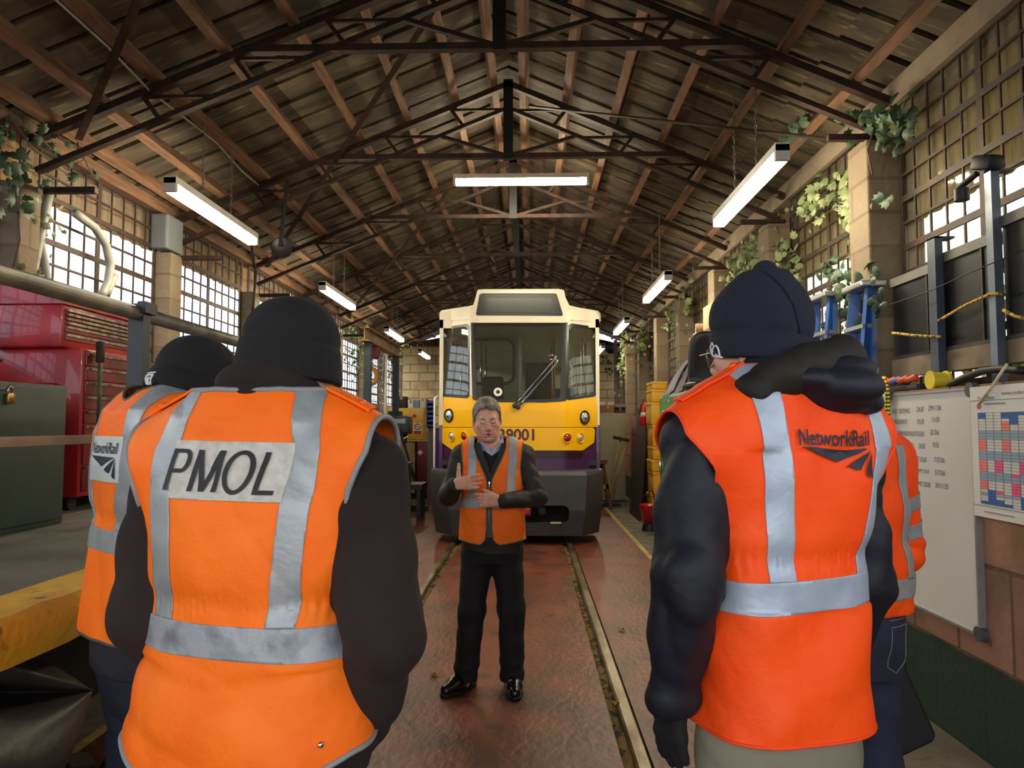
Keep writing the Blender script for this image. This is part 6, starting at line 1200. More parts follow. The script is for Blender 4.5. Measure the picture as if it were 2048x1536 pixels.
    # shirt collar and dark jumper V
    F_ = Field((-.12, -.14, 1.26), (.12, .14, 1.5), .005); F_.loft(A3((1.27, 1.36, 1.42)), A3((.1, .085, .065)), A3((.105, .085, .07)), A3((0, -.005, -.015)), k=0); V, Q = F_.mesh(1); Vj, Tj = clip(V, tri(Q), np.where(V[:, 1] > 0, 1.368 + .7 * np.abs(V[:, 0]), 1.5) - V[:, 2]); field_mesh(Vj, Tj, 'jumper', M('jumper_dark', '1c1b1e', .9, var=.2), body)
    F_ = Field((-.12, -.16, 1.30), (.12, .16, 1.58), .0042); F_.cone((.005, -.02, 1.37), (.008, -.004, 1.49), .080, .068, k=0, flat=((0, 1, 0), 1.0)); V, Q = F_.mesh(1); T = tri(Q); V, T = clip(V, T, np.where(V[:, 1] > -.02, 1.392 + 1.15 * np.abs(V[:, 0] - .005), 1.492) - V[:, 2]); V, T = clip(V, T, V[:, 2] - np.where(V[:, 1] > 0, 1.345 + .8 * np.abs(V[:, 0] - .005), 1.38)); V, T = clip(V, T, np.where(V[:, 1] > 0, np.abs(V[:, 0] - .005) + 1., 1.)); field_mesh(V, T, 'shirt_collar', M('shirt_blue', 'aeb9d8', .8, var=.08, scale=50), body, .004, .003)
    # vest
    vp = [(z, hw + .004, hd + .006, cy) for z, hw, hd, cy in prof]; vp[0] = (.80, .186, .14, .0); vp[1] = (.9, .184, .142, .004)
    op = lambda z: np.interp(z, [.84, .865, .90, .95, 1.20, 1.24, 1.30, 1.36, 1.42], [.05, .03, .022, .016, .013, .018, .046, .075, .095])
    fr = lambda x, y, z: np.where(y > .0, np.abs(x - .01) - op(z), 1.)
    o, bvh, patch = vest(body, hivis, refl, vp, sh, .862, (1.072, 1.128), [lambda z, y: .112 + .0 * z, lambda z, y: -.125 + .05 * np.clip(1.36 - z, 0, 1)], ([.8, 1.1, 1.2, 1.3, 1.38, 1.5], [.3, .3, .178, .168, .176, .19]), lambda x, y, z: np.where(y > 0, 1., np.sqrt(x * x + (y + .02) ** 2) - .085), 51, (-.26, -.2, .8), (.26, .2, 1.48), h=.005, grow=.0115, neck=nk, front=fr, hemfn=lambda x, y: .02 * np.clip((np.abs(x) - .06) / .12, 0, 1) + .03 * np.exp(-((np.abs(x - .01) - .02) / .02) ** 2), bind=M('binding_olive', '6b6448', .7, var=.1), br=.0035, r_sh=.074, amp=.0032, tw=.024)
    F_ = Field((-.2, -.0, .9), (.2, .2, 1.3), .005); torso(F_, vp, sh, grow=.0095, neck=nk); V, Q = F_.mesh(1); T = tri(Q); V, T = clip(V, T, .016 - np.abs(V[:, 0] - .01)); V, T = clip(V, T, 1.225 - V[:, 2]); V, T = clip(V, T, V[:, 2] - .9); V, T = clip(V, T, V[:, 1]); field_mesh(V, T, 'zip_tape', M('zip_grey', '4b4d4c', .6, var=.2), o, .003); z_ = V[V[:, 2] > 1.2]; yz = float(V[np.argmin(np.abs(V[:, 2] - 1.2)), 1]); b = MB(); b.tube([(.01, float(V[np.argmin(np.abs(V[:, 2] - z)), 1]) + .004, z) for z in np.linspace(.93, 1.22, 16)], .0035, 6); b.build('zip', M('zip_steel', '8b8d8c', .35, metal=.7, var=.2), o, True, world=False); b = MB(); b.box((.004, yz, 1.19), (.016, yz + .012, 1.225), .003); b.build('zip_pull', chrome, o, 40, world=False)
    return t
build_speaker()
# ---------------------------------------------------------------- man with PMOL back panel
def trousers(body, mat, hip, knee, ank, seed, top=.98, hw=.175, hd=.13, r=(.1, .08, .068)):
    F_ = Field((-.34, -.26, .03), (.34, .26, top + .06), .008); F_.loft(A3((top - .24, top - .1, top)), A3((.155, hw, hw - .005)), A3((.11, hd, hd - .005)), A3((-.005, -.005, 0)), k=0); legs(F_, hip, knee, [A3(a) + A3((0, .0, -.03)) for a in ank], r, k=.03); wv = creases(seed, 6, (10, 34), .014, (.6, .6, 1)); F_.fn((-1, -1, 0), (1, 1, 2), lambda A, x, y, z: np.maximum(A + wv(x, y, z), .04 - z).astype(np.float32)); o, V, T = mesh_part('trousers', F_, mat, body); return o
def shoes(body, ank, mat):
    for a, yaw in zip(ank, (.1, -.15)):
        Rm = rotm(yaw=yaw); c = A3((a[0], a[1], 0)); F_ = Field(c - A3((.2, .2, .02)), c + A3((.2, .28, .2)), .007); w_ = lambda *p: c + Rm @ A3(p); F_.cone(w_(0, -.02, .12), w_(0, -.03, .05), .05, .046, k=0); F_.cone(w_(0, -.035, .048), w_(0, .16, .04), .044, .042, k=.04); F_.cone(w_(0, .02, .08), w_(0, .12, .055), .04, .036, k=.03); F_.fn(c - .3, c + .3, lambda A, x, y, z: np.maximum(A, -z).astype(np.float32)); mesh_part('boot', F_, mat, body)
boot = M('boot_black', '1a1614', .5, var=.3, scale=9)
LEG = ([(-.09, 0, .88), (.09, 0, .88)], [(-.11, .015, .49), (.115, .015, .49)], [(-.12, -.01, .1), (.125, -.01, .1)])
def build_pmol():
    t = thing('person', 'stocky man in black beanie and orange vest lettered PMOL, seen from behind', 'person', (-.562, 1.52, 0), R(-9))
    prof = [(.84, .228, .172, .0), (.95, .232, .172, .0), (1.05, .224, .165, .005), (1.16, .214, .15, .005), (1.28, .218, .148, .0), (1.40, .222, .14, -.005), (1.48, .19, .115, -.015), (1.54, .12, .08, -.02)]
    sh = [(-.205, -.01, 1.475), (.205, -.01, 1.475)]; nk = (0, -.015, 1.575)
    Ra = (A3((.215, -.01, 1.455)), A3((.295, -.09, 1.16)), A3((.218, .05, .955))); La = (A3((-.205, -.01, 1.455)), A3((-.235, -.05, 1.16)), A3((-.2, .08, .95)))
    hc = A3((.03, .05, 1.69)); hR = rotm(yaw=-.4, pitch=.08)
    hands = [dict(w=Ra[2] + A3((-.005, .01, -.02)), a=(-.15, .25, -.9), n=(-1, 0, 0), curl=.5, side=1), dict(w=La[2] + A3((.005, .01, -.02)), a=(.15, .25, -.9), n=(1, 0, 0), curl=.5, side=-1)]
    body = skinbody(t, (-.4, -.26, -.01), (.42, .3, 1.85), .006, prof, sh, [Ra, La], LEG, hc, hR, 1.02, nk, hands)
    trousers(body, M('jeans_pale', '8f979c', .85, col2='7c8489', scale=5, bump=.9, bscale=9), *LEG, seed=5, top=1.0, hw=.2, hd=.155, r=(.115, .09, .075)); shoes(body, LEG[2], boot)
    jm = M('fleece_brown', '281c1a', .95, col2='1d1413', scale=5, bump=.8, bscale=9, sheen=.0); F_ = Field((-.44, -.26, .84), (.46, .3, 1.72), .007); torso(F_, prof, sh, grow=.0, neck=nk); arm(F_, *Ra, (.088, .078, .058)); arm(F_, *La, (.088, .078, .058)); F_.cone(Ra[2], Ra[2] + A3((-.02, .05, -.05)), .06, .05, k=.03)
    wv = creases(61, 6, (10, 30), .034, (.5, .5, 1))
    ring = [(nk[0] + .08 * math.cos(a), -.0 + .08 * math.sin(a), 1.625 + .022 * -math.sin(a)) for a in [i * PI / 10 for i in range(21)]]; F_.chain(ring, [.03] * 21, k=.01); ring2 = [(x * .96, y * .92, z - .036) for x, y, z in ring]; F_.chain(ring2, [.03] * 21, k=.012)
    F_.fn((-1, -1, 0), (1, 1, 2), lambda A, x, y, z: (A + wv(x, y, z) * np.clip((np.abs(x) - .18) * 14, .12, 1.)).astype(np.float32)); mesh_part('fleece', F_, jm, body)
    # cut-out for head is covered by the hat
    cm = M('beanie_black', '1b1b1d', .95, col2='131315', scale=8, bump=.4, bscale=40, sheen=.0); co, V, T = cap(body, hc, hR, cm, (.092, .109, .120), .022, (-.046, .034), seed=4, tilt=-.06, h=.0055)
    bv = BVHTree.FromPolygons(V.tolist(), T.tolist()); wrap_text(A3([(0, 0), (1, 0), (1, 1), (0, 1)]), [(0, 1, 2, 3)], bv, -.018, hc[2] - .062, .016, .036, 'label_tag', M('tag_black', '222226', .7, var=.1), co, .003); [wrap_text(A3([(0, 0), (1, 0), (1, 1), (0, 1)]), [(0, 1, 2, 3)], bv, -.0145, hc[2] - .057 + dz, .008, hh, 'tag_mark', M('tag_white', 'b9b9bd', .7, var=.1), co, .005) for dz, hh in ((0, .004), (.007, .006), (.016, .003), (.022, .006))]
    z0 = lambda x, y: 1.108 - .02 * x; z1 = lambda x, y: 1.170 - .02 * x
    ex = lambda x, y, z: .007 * np.sin(11 * z + 6 * x + 1.5) * np.clip((1.08 - z) * 8, 0, 1) - .010 * np.exp(-((x - .0) / .12) ** 2 - ((z - .99) / .05) ** 2) + .006 * np.exp(-((z - 1.04 - .25 * np.abs(x + .02)) / .02) ** 2) * (z < 1.09)
    o, bvh, patch = vest(body, hivis, refl, prof, sh, .876, (z0, z1), [lambda z, y: -.15 + .03 * np.clip(1.5 - z, 0, 1) + .25 * np.clip(z - 1.5, 0, 1), lambda z, y: .15 - .10 * np.clip(1.5 - z, 0, 1) - .15 * np.clip(z - 1.5, 0, 1)], ([.8, 1.13, 1.2, 1.30, 1.42, 1.5, 1.6], [.4, .4, .225, .216, .23, .262, .27]), lambda x, y, z: np.sqrt(x * x + (y + .01) ** 2) - np.where(y < -.02, .082, .125) , 71, (-.34, -.28, .82), (.34, .28, 1.62), grow=.023, neck=nk, amp=.0045, gather=(1.205, .0022), br=.006, extra=ex, r_sh=.085, tape2=refl_d, hemfn=lambda x, y: .05 * np.clip((np.abs(x) - .12) / .12, 0, 1) * (y > -.3))
    patch('lettered_panel', panel_w, [lambda x, y, z: -y, lambda x, y, z: 1.518 - z - .02 * x, lambda x, y, z: z - 1.405 + .02 * x, lambda x, y, z: (.15 - .10 * np.clip(1.5 - z, 0, 1) - .024) - x, lambda x, y, z: x - (-.15 + .03 * np.clip(1.5 - z, 0, 1) + .024)], .0035)
    S_ = .14; bar4 = lambda x0, z0, x1, z1, w: (A3([(x0 - w, z0), (x0 + w, z0), (x1 + w, z1), (x1 - w, z1)]), [(0, 1, 2, 3)])
    def arc(cx, cz, rx, rz, wx, wz, a0, a1, n=26): A_ = [a0 + (a1 - a0) * i / n for i in range(n + 1)]; return (A3([(cx + rx * math.cos(a), cz + rz * math.sin(a)) for a in A_] + [(cx + (rx - wx) * math.cos(a), cz + (rz - wz) * math.sin(a)) for a in A_]), [(i, i + 1, n + 2 + i, n + 1 + i) for i in range(n)])
    glyphs = dict(P=(0, [bar4(.022, 0, .022, 1, .022), (A3([(.04, .905), (.12, .905), (.12, 1), (.04, 1)]), [(0, 1, 2, 3)]), (A3([(.04, .43), (.12, .43), (.12, .525), (.04, .525)]), [(0, 1, 2, 3)]), arc(.12, .715, .075, .285, .042, .095, -PI / 2, PI / 2)]), M=(.235, [bar4(.022, 0, .022, 1, .022), bar4(.235, 0, .235, 1, .022), bar4(.128, 0, .03, 1, .024), bar4(.128, 0, .227, 1, .024)]), O=(.515, [arc(.135, .5, .135, .52, .045, .1, 0, 2 * PI, 44)]), L=(.82, [bar4(.022, 0, .022, 1, .022), (A3([(.0, 0), (.17, 0), (.17, .1), (.0, .1)]), [(0, 1, 2, 3)])]))
    for gx, gl in glyphs.values():
        n0 = 0; VV = []; FF = []
        for v_, f_ in gl: v_ = v_.copy(); v_[:, 0] += gx + S_ * .4 * v_[:, 1] - .03; FF += [tuple(i + n0 for i in q) for q in f_]; n0 += len(v_); VV.append(v_)
        wrap_text(np.concatenate(VV), FF, bvh, -.128, 1.418, .236, .080, 'lettering', letter, o, .007, fx=lambda x, z: (x, z - .03 * x))
    for q in (-1, 1):
        p_ = patch('epaulette', hivis, [lambda x, y, z: x * q - .085, lambda x, y, z: .25 - x * q, lambda x, y, z: .02 - np.abs(y + .03 + .05 * (x * q - .1)), lambda x, y, z: z - 1.42], .009, .006)
        for xb in (.105, .225): 
            h_ = bvh.ray_cast(Vector((xb * q, -.03 - .05 * (xb - .1), 1.9)), Vector((0, 0, -1)))
            if h_[0]: b = MB(); b.lathe(h_[0] + h_[1] * .006, h_[1], [(.009, 0), (.009, .005), (.006, .007)], 14); b.build('button', button_m, o, True, world=False)
    for z in (.955, .905):
        h_ = bvh.ray_cast(Vector((.195, -1, z)), Vector((0, 1, 0)))
        if h_[0]: b = MB(); b.lathe(h_[0] + h_[1] * .001, h_[1], [(.006, 0), (.006, .003), (.003, .005)], 14); b.build('snap_stud', chrome, o, True, world=False)
    return t
build_pmol()
def logo_polys():
    return [(A3([(.01, 0), (.957, -.016), (.513, -.158)]), [(0, 1, 2)]), (A3([(.65, -.2), (.986, -.026), (.82, -.25)]), [(0, 1, 2)]), (A3([(.907, -.288), (.993, -.035), (.996, -.335)]), [(0, 1, 2)])]
# ---------------------------------------------------------------- tall man in red-orange vest, head turned
def build_tall():
    t = thing('person', 'tall man in navy beanie, glasses and red-orange vest with navy rail emblem, seen from behind', 'person', (.548, 1.62, 0), R(17))
    prof = [(.86, .176, .138, .0), (.96, .172, .14, .0), (1.08, .165, .135, .003), (1.2, .162, .126, .004), (1.32, .176, .128, .0), (1.44, .188, .126, -.008), (1.53, .172, .105, -.015), (1.6, .12, .08, -.02)]
    sh = [(-.185, -.01, 1.515), (.185, -.01, 1.515)]; nk = (0, -.02, 1.6); lg = ([(-.09, 0, .93), (.09, 0, .93)], [(-.11, .015, .52), (.115, .015, .52)], [(-.12, -.01, .1), (.125, -.01, .1)])
    La = (A3((-.195, -.01, 1.495)), A3((-.25, -.05, 1.21)), A3((-.245, .02, .985))); Ra = (A3((.19, .0, 1.49)), A3((.238, .0, 1.2)), A3((.208, .07, .95)))
    hc = A3((.003, .055, 1.728)); hR = rotm(yaw=.50, pitch=.06, roll=.0)
    hL = dict(w=La[2] + A3((0, .01, -.022)), a=(.06, .12, -1), n=(.9, .3, .1), curl=.22, spread=.03, thumb=(.7, .55, .3), tcurl=.2, side=1); hRt = dict(w=Ra[2] + A3((0, .01, -.022)), a=(-.05, .12, -1), n=(-.9, .3, .1), curl=.3, spread=.03, thumb=(.7, .55, .3), tcurl=.2, side=-1)
    for h_ in (hL, hRt):
        if (np.cross(A3(h_['a']), A3(h_['n'])) * h_['side'])[1] < 0: h_['side'] *= -1
    body = skinbody(t, (-.4, -.26, -.01), (.4, .3, 1.9), .0055, prof, sh, [Ra, La], lg, hc, hR, 1.04, nk, [hL, hRt])
    trousers(body, M('chinos_khaki', '8b8470', .85, col2='77715f', scale=5, bump=.9, bscale=9), *lg, seed=8, top=1.04, hw=.158, hd=.128, r=(.098, .08, .07)); shoes(body, lg[2], boot)
    jm = M('coat_navy', '151824', .62, col2='10121b', scale=4, bump=1., bscale=10, sheen=.0, spec=.4); F_ = Field((-.42, -.26, .9), (.42, .3, 1.75), .0065); torso(F_, prof, sh, grow=.0, neck=nk); arm(F_, *La, (.082, .070, .056)); arm(F_, *Ra, (.07, .06, .048)); F_.cone((0, -.02, 1.58), (-.0, .0, 1.66), .085, .078, k=.04)
    wv = creases(91, 6, (12, 34), .034, (.5, .5, 1)); F_.fn((-1, -1, 0), (1, 1, 2), lambda A, x, y, z: (A + wv(x, y, z) * np.clip((np.abs(x) - .16) * 14, .1, 1.) + .006 * np.sin(46 * z + 14 * y + 8 * x) * np.exp(-((z - 1.2) / .2) ** 2) * (np.abs(x) > .19)).astype(np.float32)); mesh_part('coat', F_, jm, body)
    # hood: dark lining rolled above, navy shell hanging below
    F_ = Field((-.24, -.28, 1.44), (.26, .2, 1.84), .006); F_.chain([(-.1, .08, 1.60), (-.125, .0, 1.605), (-.10, -.085, 1.625), (-.02, -.125, 1.665), (.08, -.115, 1.69), (.15, -.06, 1.67), (.155, .02, 1.63), (.12, .08, 1.61)], [.028, .030, .036, .042, .046, .046, .04, .03], k=.03); wv2 = creases(14, 5, (14, 36), .020, (.5, 1, 1)); F_.fn((-1, -1, 0), (1, 1, 2), lambda A, x, y, z: (A + wv2(x, y, z)).astype(np.float32)); ho, V, T = mesh_part('hood_lining', F_, M('hood_black', '17140f', .7, col2='221d16', scale=5, spec=.35, bump=1., bscale=9), body)
    F_ = Field((-.24, -.3, 1.42), (.28, .1, 1.74), .006); F_.ell((.065, -.12, 1.64), (.125, .06, .052), (0, .1, 0), k=0); F_.ell((.075, -.14, 1.622), (.085, .05, .042), (0, .25, 0), k=.04); F_.cone((-.10, -.07, 1.60), (.15, -.09, 1.635), .034, .045, k=.04); wv3 = creases(17, 5, (16, 40), .030, (.4, .6, 1.4)); F_.fn((-1, -1, 0), (1, 1, 2), lambda A, x, y, z: (A + wv3(x, y, z)).astype(np.float32)); mesh_part('hood', F_, jm, body)
    cm = M('beanie_navy', '181c2e', .92, col2='131625', scale=8, bump=.4, bscale=40, sheen=.0); co, V, T = cap(body, hc, hR, cm, (.094, .112, .108), .045, (-.026, .034), peak=(0, -.02, .130), seed=9, tilt=.22, h=.0055)
    P_ = lambda *p: Vector(hc + hR @ (A3(p) * 1.04)); bv = BVHTree.FromPolygons(V.tolist(), T.tolist())
    def onc(p): h_ = bv.find_nearest(P_(*p)); return h_[0] + h_[1] * .002
    wt_ = M('embroidery_white', 'dcdcdc', .8, var=.05); b = MB(); b.tube([onc((-.095 + .012 * math.cos(a) * .4, .062 + .016 * math.cos(a), -.012 + .022 * math.sin(a))) for a in [i * PI / 8 for i in range(16)]], .0022, 6, closed=True); b.build('emblem_ring', wt_, co, True, world=False); b = MB(); b.tube([onc((-.095, .063, -.014)), onc((-.098, .052, -.03)), onc((-.099, .044, -.04))], .0022, 6); b.build('emblem_tail', wt_, co, True, world=False); b = MB(); b.tube([onc((-.09, .072, .012)), onc((-.088, .076, .02)), onc((-.084, .084, .012)), onc((-.085, .083, -.012))], .002, 6); b.build('emblem_stroke', wt_, co, True, world=False); b = MB(); b.tube([onc((-.097, .05, -.055)), onc((-.092, .07, -.05))], .0018, 6); b.build('emblem_line', wt_, co, True, world=False)
    b = MB(); seam = [onc((-.03, -.105 + .07 * s_, .02 + .13 * s_)) for s_ in np.linspace(0, 1, 9)]; b.tube(seam, .002, 6); b.build('crown_seam', M('seam_dark', '10121c', .9, var=.1), co, True, world=False)
    # glasses
    gm = M('spectacle_frame', '8d8478', .3, metal=.6, var=.1); gl_ = thing('spectacles', 'thin framed glasses worn by tall man with navy beanie', 'glasses', t.location, t.rotation_euler.z)
    b = MB(); b.tube([P_(-.084, .0, .0), P_(-.082, .06, -.004), P_(-.066, .108, -.006)], .0017, 6); b.build('temple', gm, gl_, True, world=False); b = MB(); b.tube([P_(.084, .0, .0), P_(.082, .06, -.004), P_(.066, .108, -.006)], .0017, 6); b.build('temple', gm, gl_, True, world=False)
    for q in (-1, 1):
        rim = [P_(.034 * q + .026 * math.cos(a), .112 - .006 * abs(math.cos(a)) - .012 * abs(.034 * q + .026 * math.cos(a)) / .06, -.012 + .02 * math.sin(a)) for a in [i * PI / 10 for i in range(20)]]; b = MB(); b.tube(rim, .0016, 6, closed=True); ro = b.build('rim', gm, gl_, True, world=False); b = MB(); c_ = sum(rim, Vector()) / 20; b.add([c_] + rim, [(0, i + 1, (i + 1) % 20 + 1) for i in range(20)]); b.build('lens', glass('lens_glass', 'e8ece8', .05, gloss=.6), ro, world=False)
    b = MB(); b.tube([P_(-.009, .113, -.006), P_(0, .116, -.003), P_(.009, .113, -.006)], .0016, 6); b.build('bridge', gm, gl_, True, world=False)
    # gloves
    gv = M('glove_black', '0f0f10', .85, var=.3, scale=12, bump=.2, bscale=300)
    for hd_, wr in ((hL, La), (hRt, Ra)):
        c = A3(hd_['w']); F_ = Field(c - A3((.1, .1, .24)), c + A3((.1, .16, .1)), .004); hand(F_, **dict(hd_, g=.0035)); F_.cone(wr[2] + A3((0, 0, .06)), wr[2] + A3((0, .01, -.03)), .05, .036, k=.02); go, V, T = mesh_part('glove', F_, gv, body)
        if hd_ is hL:
            bv2 = BVHTree.FromPolygons(V.tolist(), T.tolist())
            for k_, (dx, dz) in enumerate(((0, .0), (.007, .004), (-.006, .006), (.004, -.006))):
                h_ = bv2.ray_cast(Vector((c[0] + .005 + dx, -1, c[2] + .012 + dz)), Vector((0, 1, 0)))
                if h_[0]: b = MB(); b.obox(h_[0] - Vector((0, .001, 0)), (.004, .003, .014), (0, .7 + .3 * k_, 0), .001); b.build('cuff_mark', wt_, go, 40, world=False)
    z0 = lambda x, y: 1.172 + .035 * x; z1 = lambda x, y: 1.236 + .035 * x
    o, bvh, patch = vest(body, hivis2, refl_b, prof, sh, .915, (z0, z1), [lambda z, y: -.092 + .04 * np.clip(1.5 - z, 0, 1) - .1 * np.clip(z - 1.5, 0, 1), lambda z, y: .184 - .20 * np.clip(1.5 - z, 0, 1)], ([.8, 1.12, 1.2, 1.32, 1.46, 1.53, 1.65], [.4, .4, .195, .192, .212, .262, .27]), lambda x, y, z: np.sqrt(x * x + (y + .0) ** 2) - .092, 83, (-.34, -.28, .86), (.34, .28, 1.68), grow=.021, neck=nk, amp=.004, gather=(1.275, .0022), br=.0035, bind=M('binding_orange', 'f2440c', .6, var=.05), r_sh=.085, extra=lambda x, y, z: .006 * np.sin(38 * x + 4 * z) * np.clip((z - 1.24) * 4, 0, 1) * (z < 1.5) + .005 * np.sin(22 * x - 26 * z) * (z < 1.17), tw=.028)
    L2, F2 = text_mesh('NetworkRail', 1, 0, .018); L2 = L2 / L2.max(0); fx = lambda x, z: (x, z - .02 * x); ox, w_ = -.046, .182; zt = 1.507; wrap_text(L2, F2, bvh, ox, zt, w_, .034, 'lettering', letter_n, o, .006, fx=fx)
    for i, (pv, pf) in enumerate(logo_polys()): wrap_text(pv, pf, bvh, ox, zt - .004, w_, w_ * 1.05, 'rail_emblem', letter_n, o, .006, fx=fx)
    p_ = patch('epaulette', hivis2, [lambda x, y, z: -x - .09, lambda x, y, z: .25 + x, lambda x, y, z: .02 - np.abs(y + .02), lambda x, y, z: z - 1.46], .008, .006)
    h_ = bvh.ray_cast(Vector((-.11, -.02, 2)), Vector((0, 0, -1)))
    if h_[0]: b = MB(); b.lathe(h_[0] + h_[1] * .006, h_[1], [(.01, 0), (.01, .005), (.007, .007)], 14); b.build('button', button_m, o, True, world=False)
    return t
build_tall()
# ---------------------------------------------------------------- man by the platform, turned away to the train
def build_rear():
    t = thing('person', 'man in black beanie with white emblem, half hidden behind PMOL vest, beside yellow platform edge', 'person', (-1.035, 1.98, 0), R(-40))
    prof = [(.9, .19, .15, .0), (1.02, .19, .15, .0), (1.14, .18, .142, .003), (1.26, .178, .135, .004), (1.36, .185, .132, .0), (1.45, .19, .122, -.008), (1.53, .165, .1, -.015), (1.58, .12, .08, -.02)]
    sh = [(-.19, -.01, 1.5), (.19, -.01, 1.5)]; nk = (0, -.01, 1.575); Ra = (A3((.2, -.01, 1.48)), A3((.265, -.05, 1.19)), A3((.22, .1, .98))); La = (A3((-.2, .0, 1.48)), A3((-.262, .085, 1.22)), A3((-.17, .22, 1.12)))
    hc = A3((.02, .085, 1.658)); hR = rotm(yaw=.3, pitch=.36); hands = [dict(w=Ra[2] + A3((0, .01, -.02)), a=(-.1, .3, -.9), n=(-1, 0, 0), curl=.4, side=1), dict(w=La[2] + A3((.02, .01, 0)), a=(.8, .3, -.2), n=(.2, -.9, 0), curl=.6, side=-1)]
    body = skinbody(t, (-.36, -.24, -.01), (.36, .32, 1.88), .006, prof, sh, [Ra, La], LEG, hc, hR, 1.0, nk, hands)
    trousers(body, M('trousers_navy', '1f2438', .85, col2='161a2a', scale=5, bump=.9, bscale=9), *LEG, seed=12, top=1.02, hw=.178, hd=.14); shoes(body, LEG[2], boot)
    jm = M('jacket_slate', '20202a', .8, col2='181820', scale=5, bump=.9, bscale=10, sheen=.0); F_ = Field((-.38, -.24, .88), (.38, .32, 1.72), .007); torso(F_, prof, sh, grow=.0, neck=nk); arm(F_, *Ra, (.078, .066, .05)); arm(F_, *La, (.078, .066, .05)); F_.cone((0, -.02, 1.55), (.005, .01, 1.63), .092, .082, k=.04, flat=((0, 1, 0), .9)); wv = creases(66, 6, (12, 30), .016); F_.fn((-1, -1, 0), (1, 1, 2), lambda A, x, y, z: (A + wv(x, y, z) * np.clip((np.abs(x) - .16) * 14, .1, 1.)).astype(np.float32)); V, Q = F_.mesh(1); T = tri(Q); V, T = clip(V, T, 1.632 - V[:, 2] - .25 * V[:, 1]); field_mesh(V, T, 'jacket', jm, body, .006)
    cm = MATS['beanie_black']; co, V, T = cap(body, hc, hR, cm, (.101, .12, .118), .03, (-.062, .0), seed=14, tilt=-.1, h=.0055); bv = BVHTree.FromPolygons(V.tolist(), T.tolist())
    P_ = lambda *p: Vector(hc + hR @ A3(p)); wt_ = M('embroidery_white', 'dcdcdc', .8)
    def onc(u, v): a = R(-98) + u; h_ = bv.find_nearest(P_(.11 * math.cos(a), .13 * math.sin(a) - .01, -.04 + v)); return h_[0] + h_[1] * .0015
    for k_, (u0, u1, v0, v1, r) in enumerate(((-.16, .16, .022, .022, .0022), (-.13, .13, .015, .015, .0028), (-.13, -.05, .014, -.02, .0032), (.13, .05, .014, -.02, .0032), (-.03, -.015, .008, -.022, .0022), (.03, .015, .008, -.022, .0022))): b = MB(); b.tube([onc(u0 + (u1 - u0) * s_ / 4, v0 + (v1 - v0) * s_ / 4) for s_ in range(5)], r, 6); b.build('emblem_stroke', wt_, co, True, world=False)
    o, bvh, patch = vest(body, hivis, refl, prof, sh, 1.0, (1.222, 1.278), [lambda z, y: -.115 + .02 * np.clip(1.5 - z, 0, 1), lambda z, y: .118 - .03 * np.clip(1.5 - z, 0, 1)], ([.8, 1.18, 1.24, 1.34, 1.45, 1.52, 1.65], [.4, .4, .19, .184, .2, .235, .25]), lambda x, y, z: np.sqrt(x * x + (y + .0) ** 2) - np.where(y < 0, .10, .12), 95, (-.32, -.26, .95), (.32, .26, 1.66), grow=.025, neck=nk, amp=.0038, br=.0035, bind=M('binding_dark', '4c4a48', .7, var=.1), r_sh=.08, gather=(1.305, .002))
    patch('lettered_panel', M('panel_silver', 'c3c9c6', .55, var=.08, scale=40), [lambda x, y, z: -y, lambda x, y, z: 1.52 - z, lambda x, y, z: z - 1.40, lambda x, y, z: .098 - x, lambda x, y, z: x + .098], .0035)
    L2, F2 = text_mesh('NetworkRail', 1, 0, .014); L2 = L2 / L2.max(0); wrap_text(L2, F2, bvh, -.082, 1.474, .164, .03, 'lettering', letter_n, o, .006)
    for pv, pf in logo_polys(): wrap_text(pv, pf, bvh, -.082, 1.468, .164, .175, 'rail_emblem', letter_n, o, .006)
    return t
build_rear()
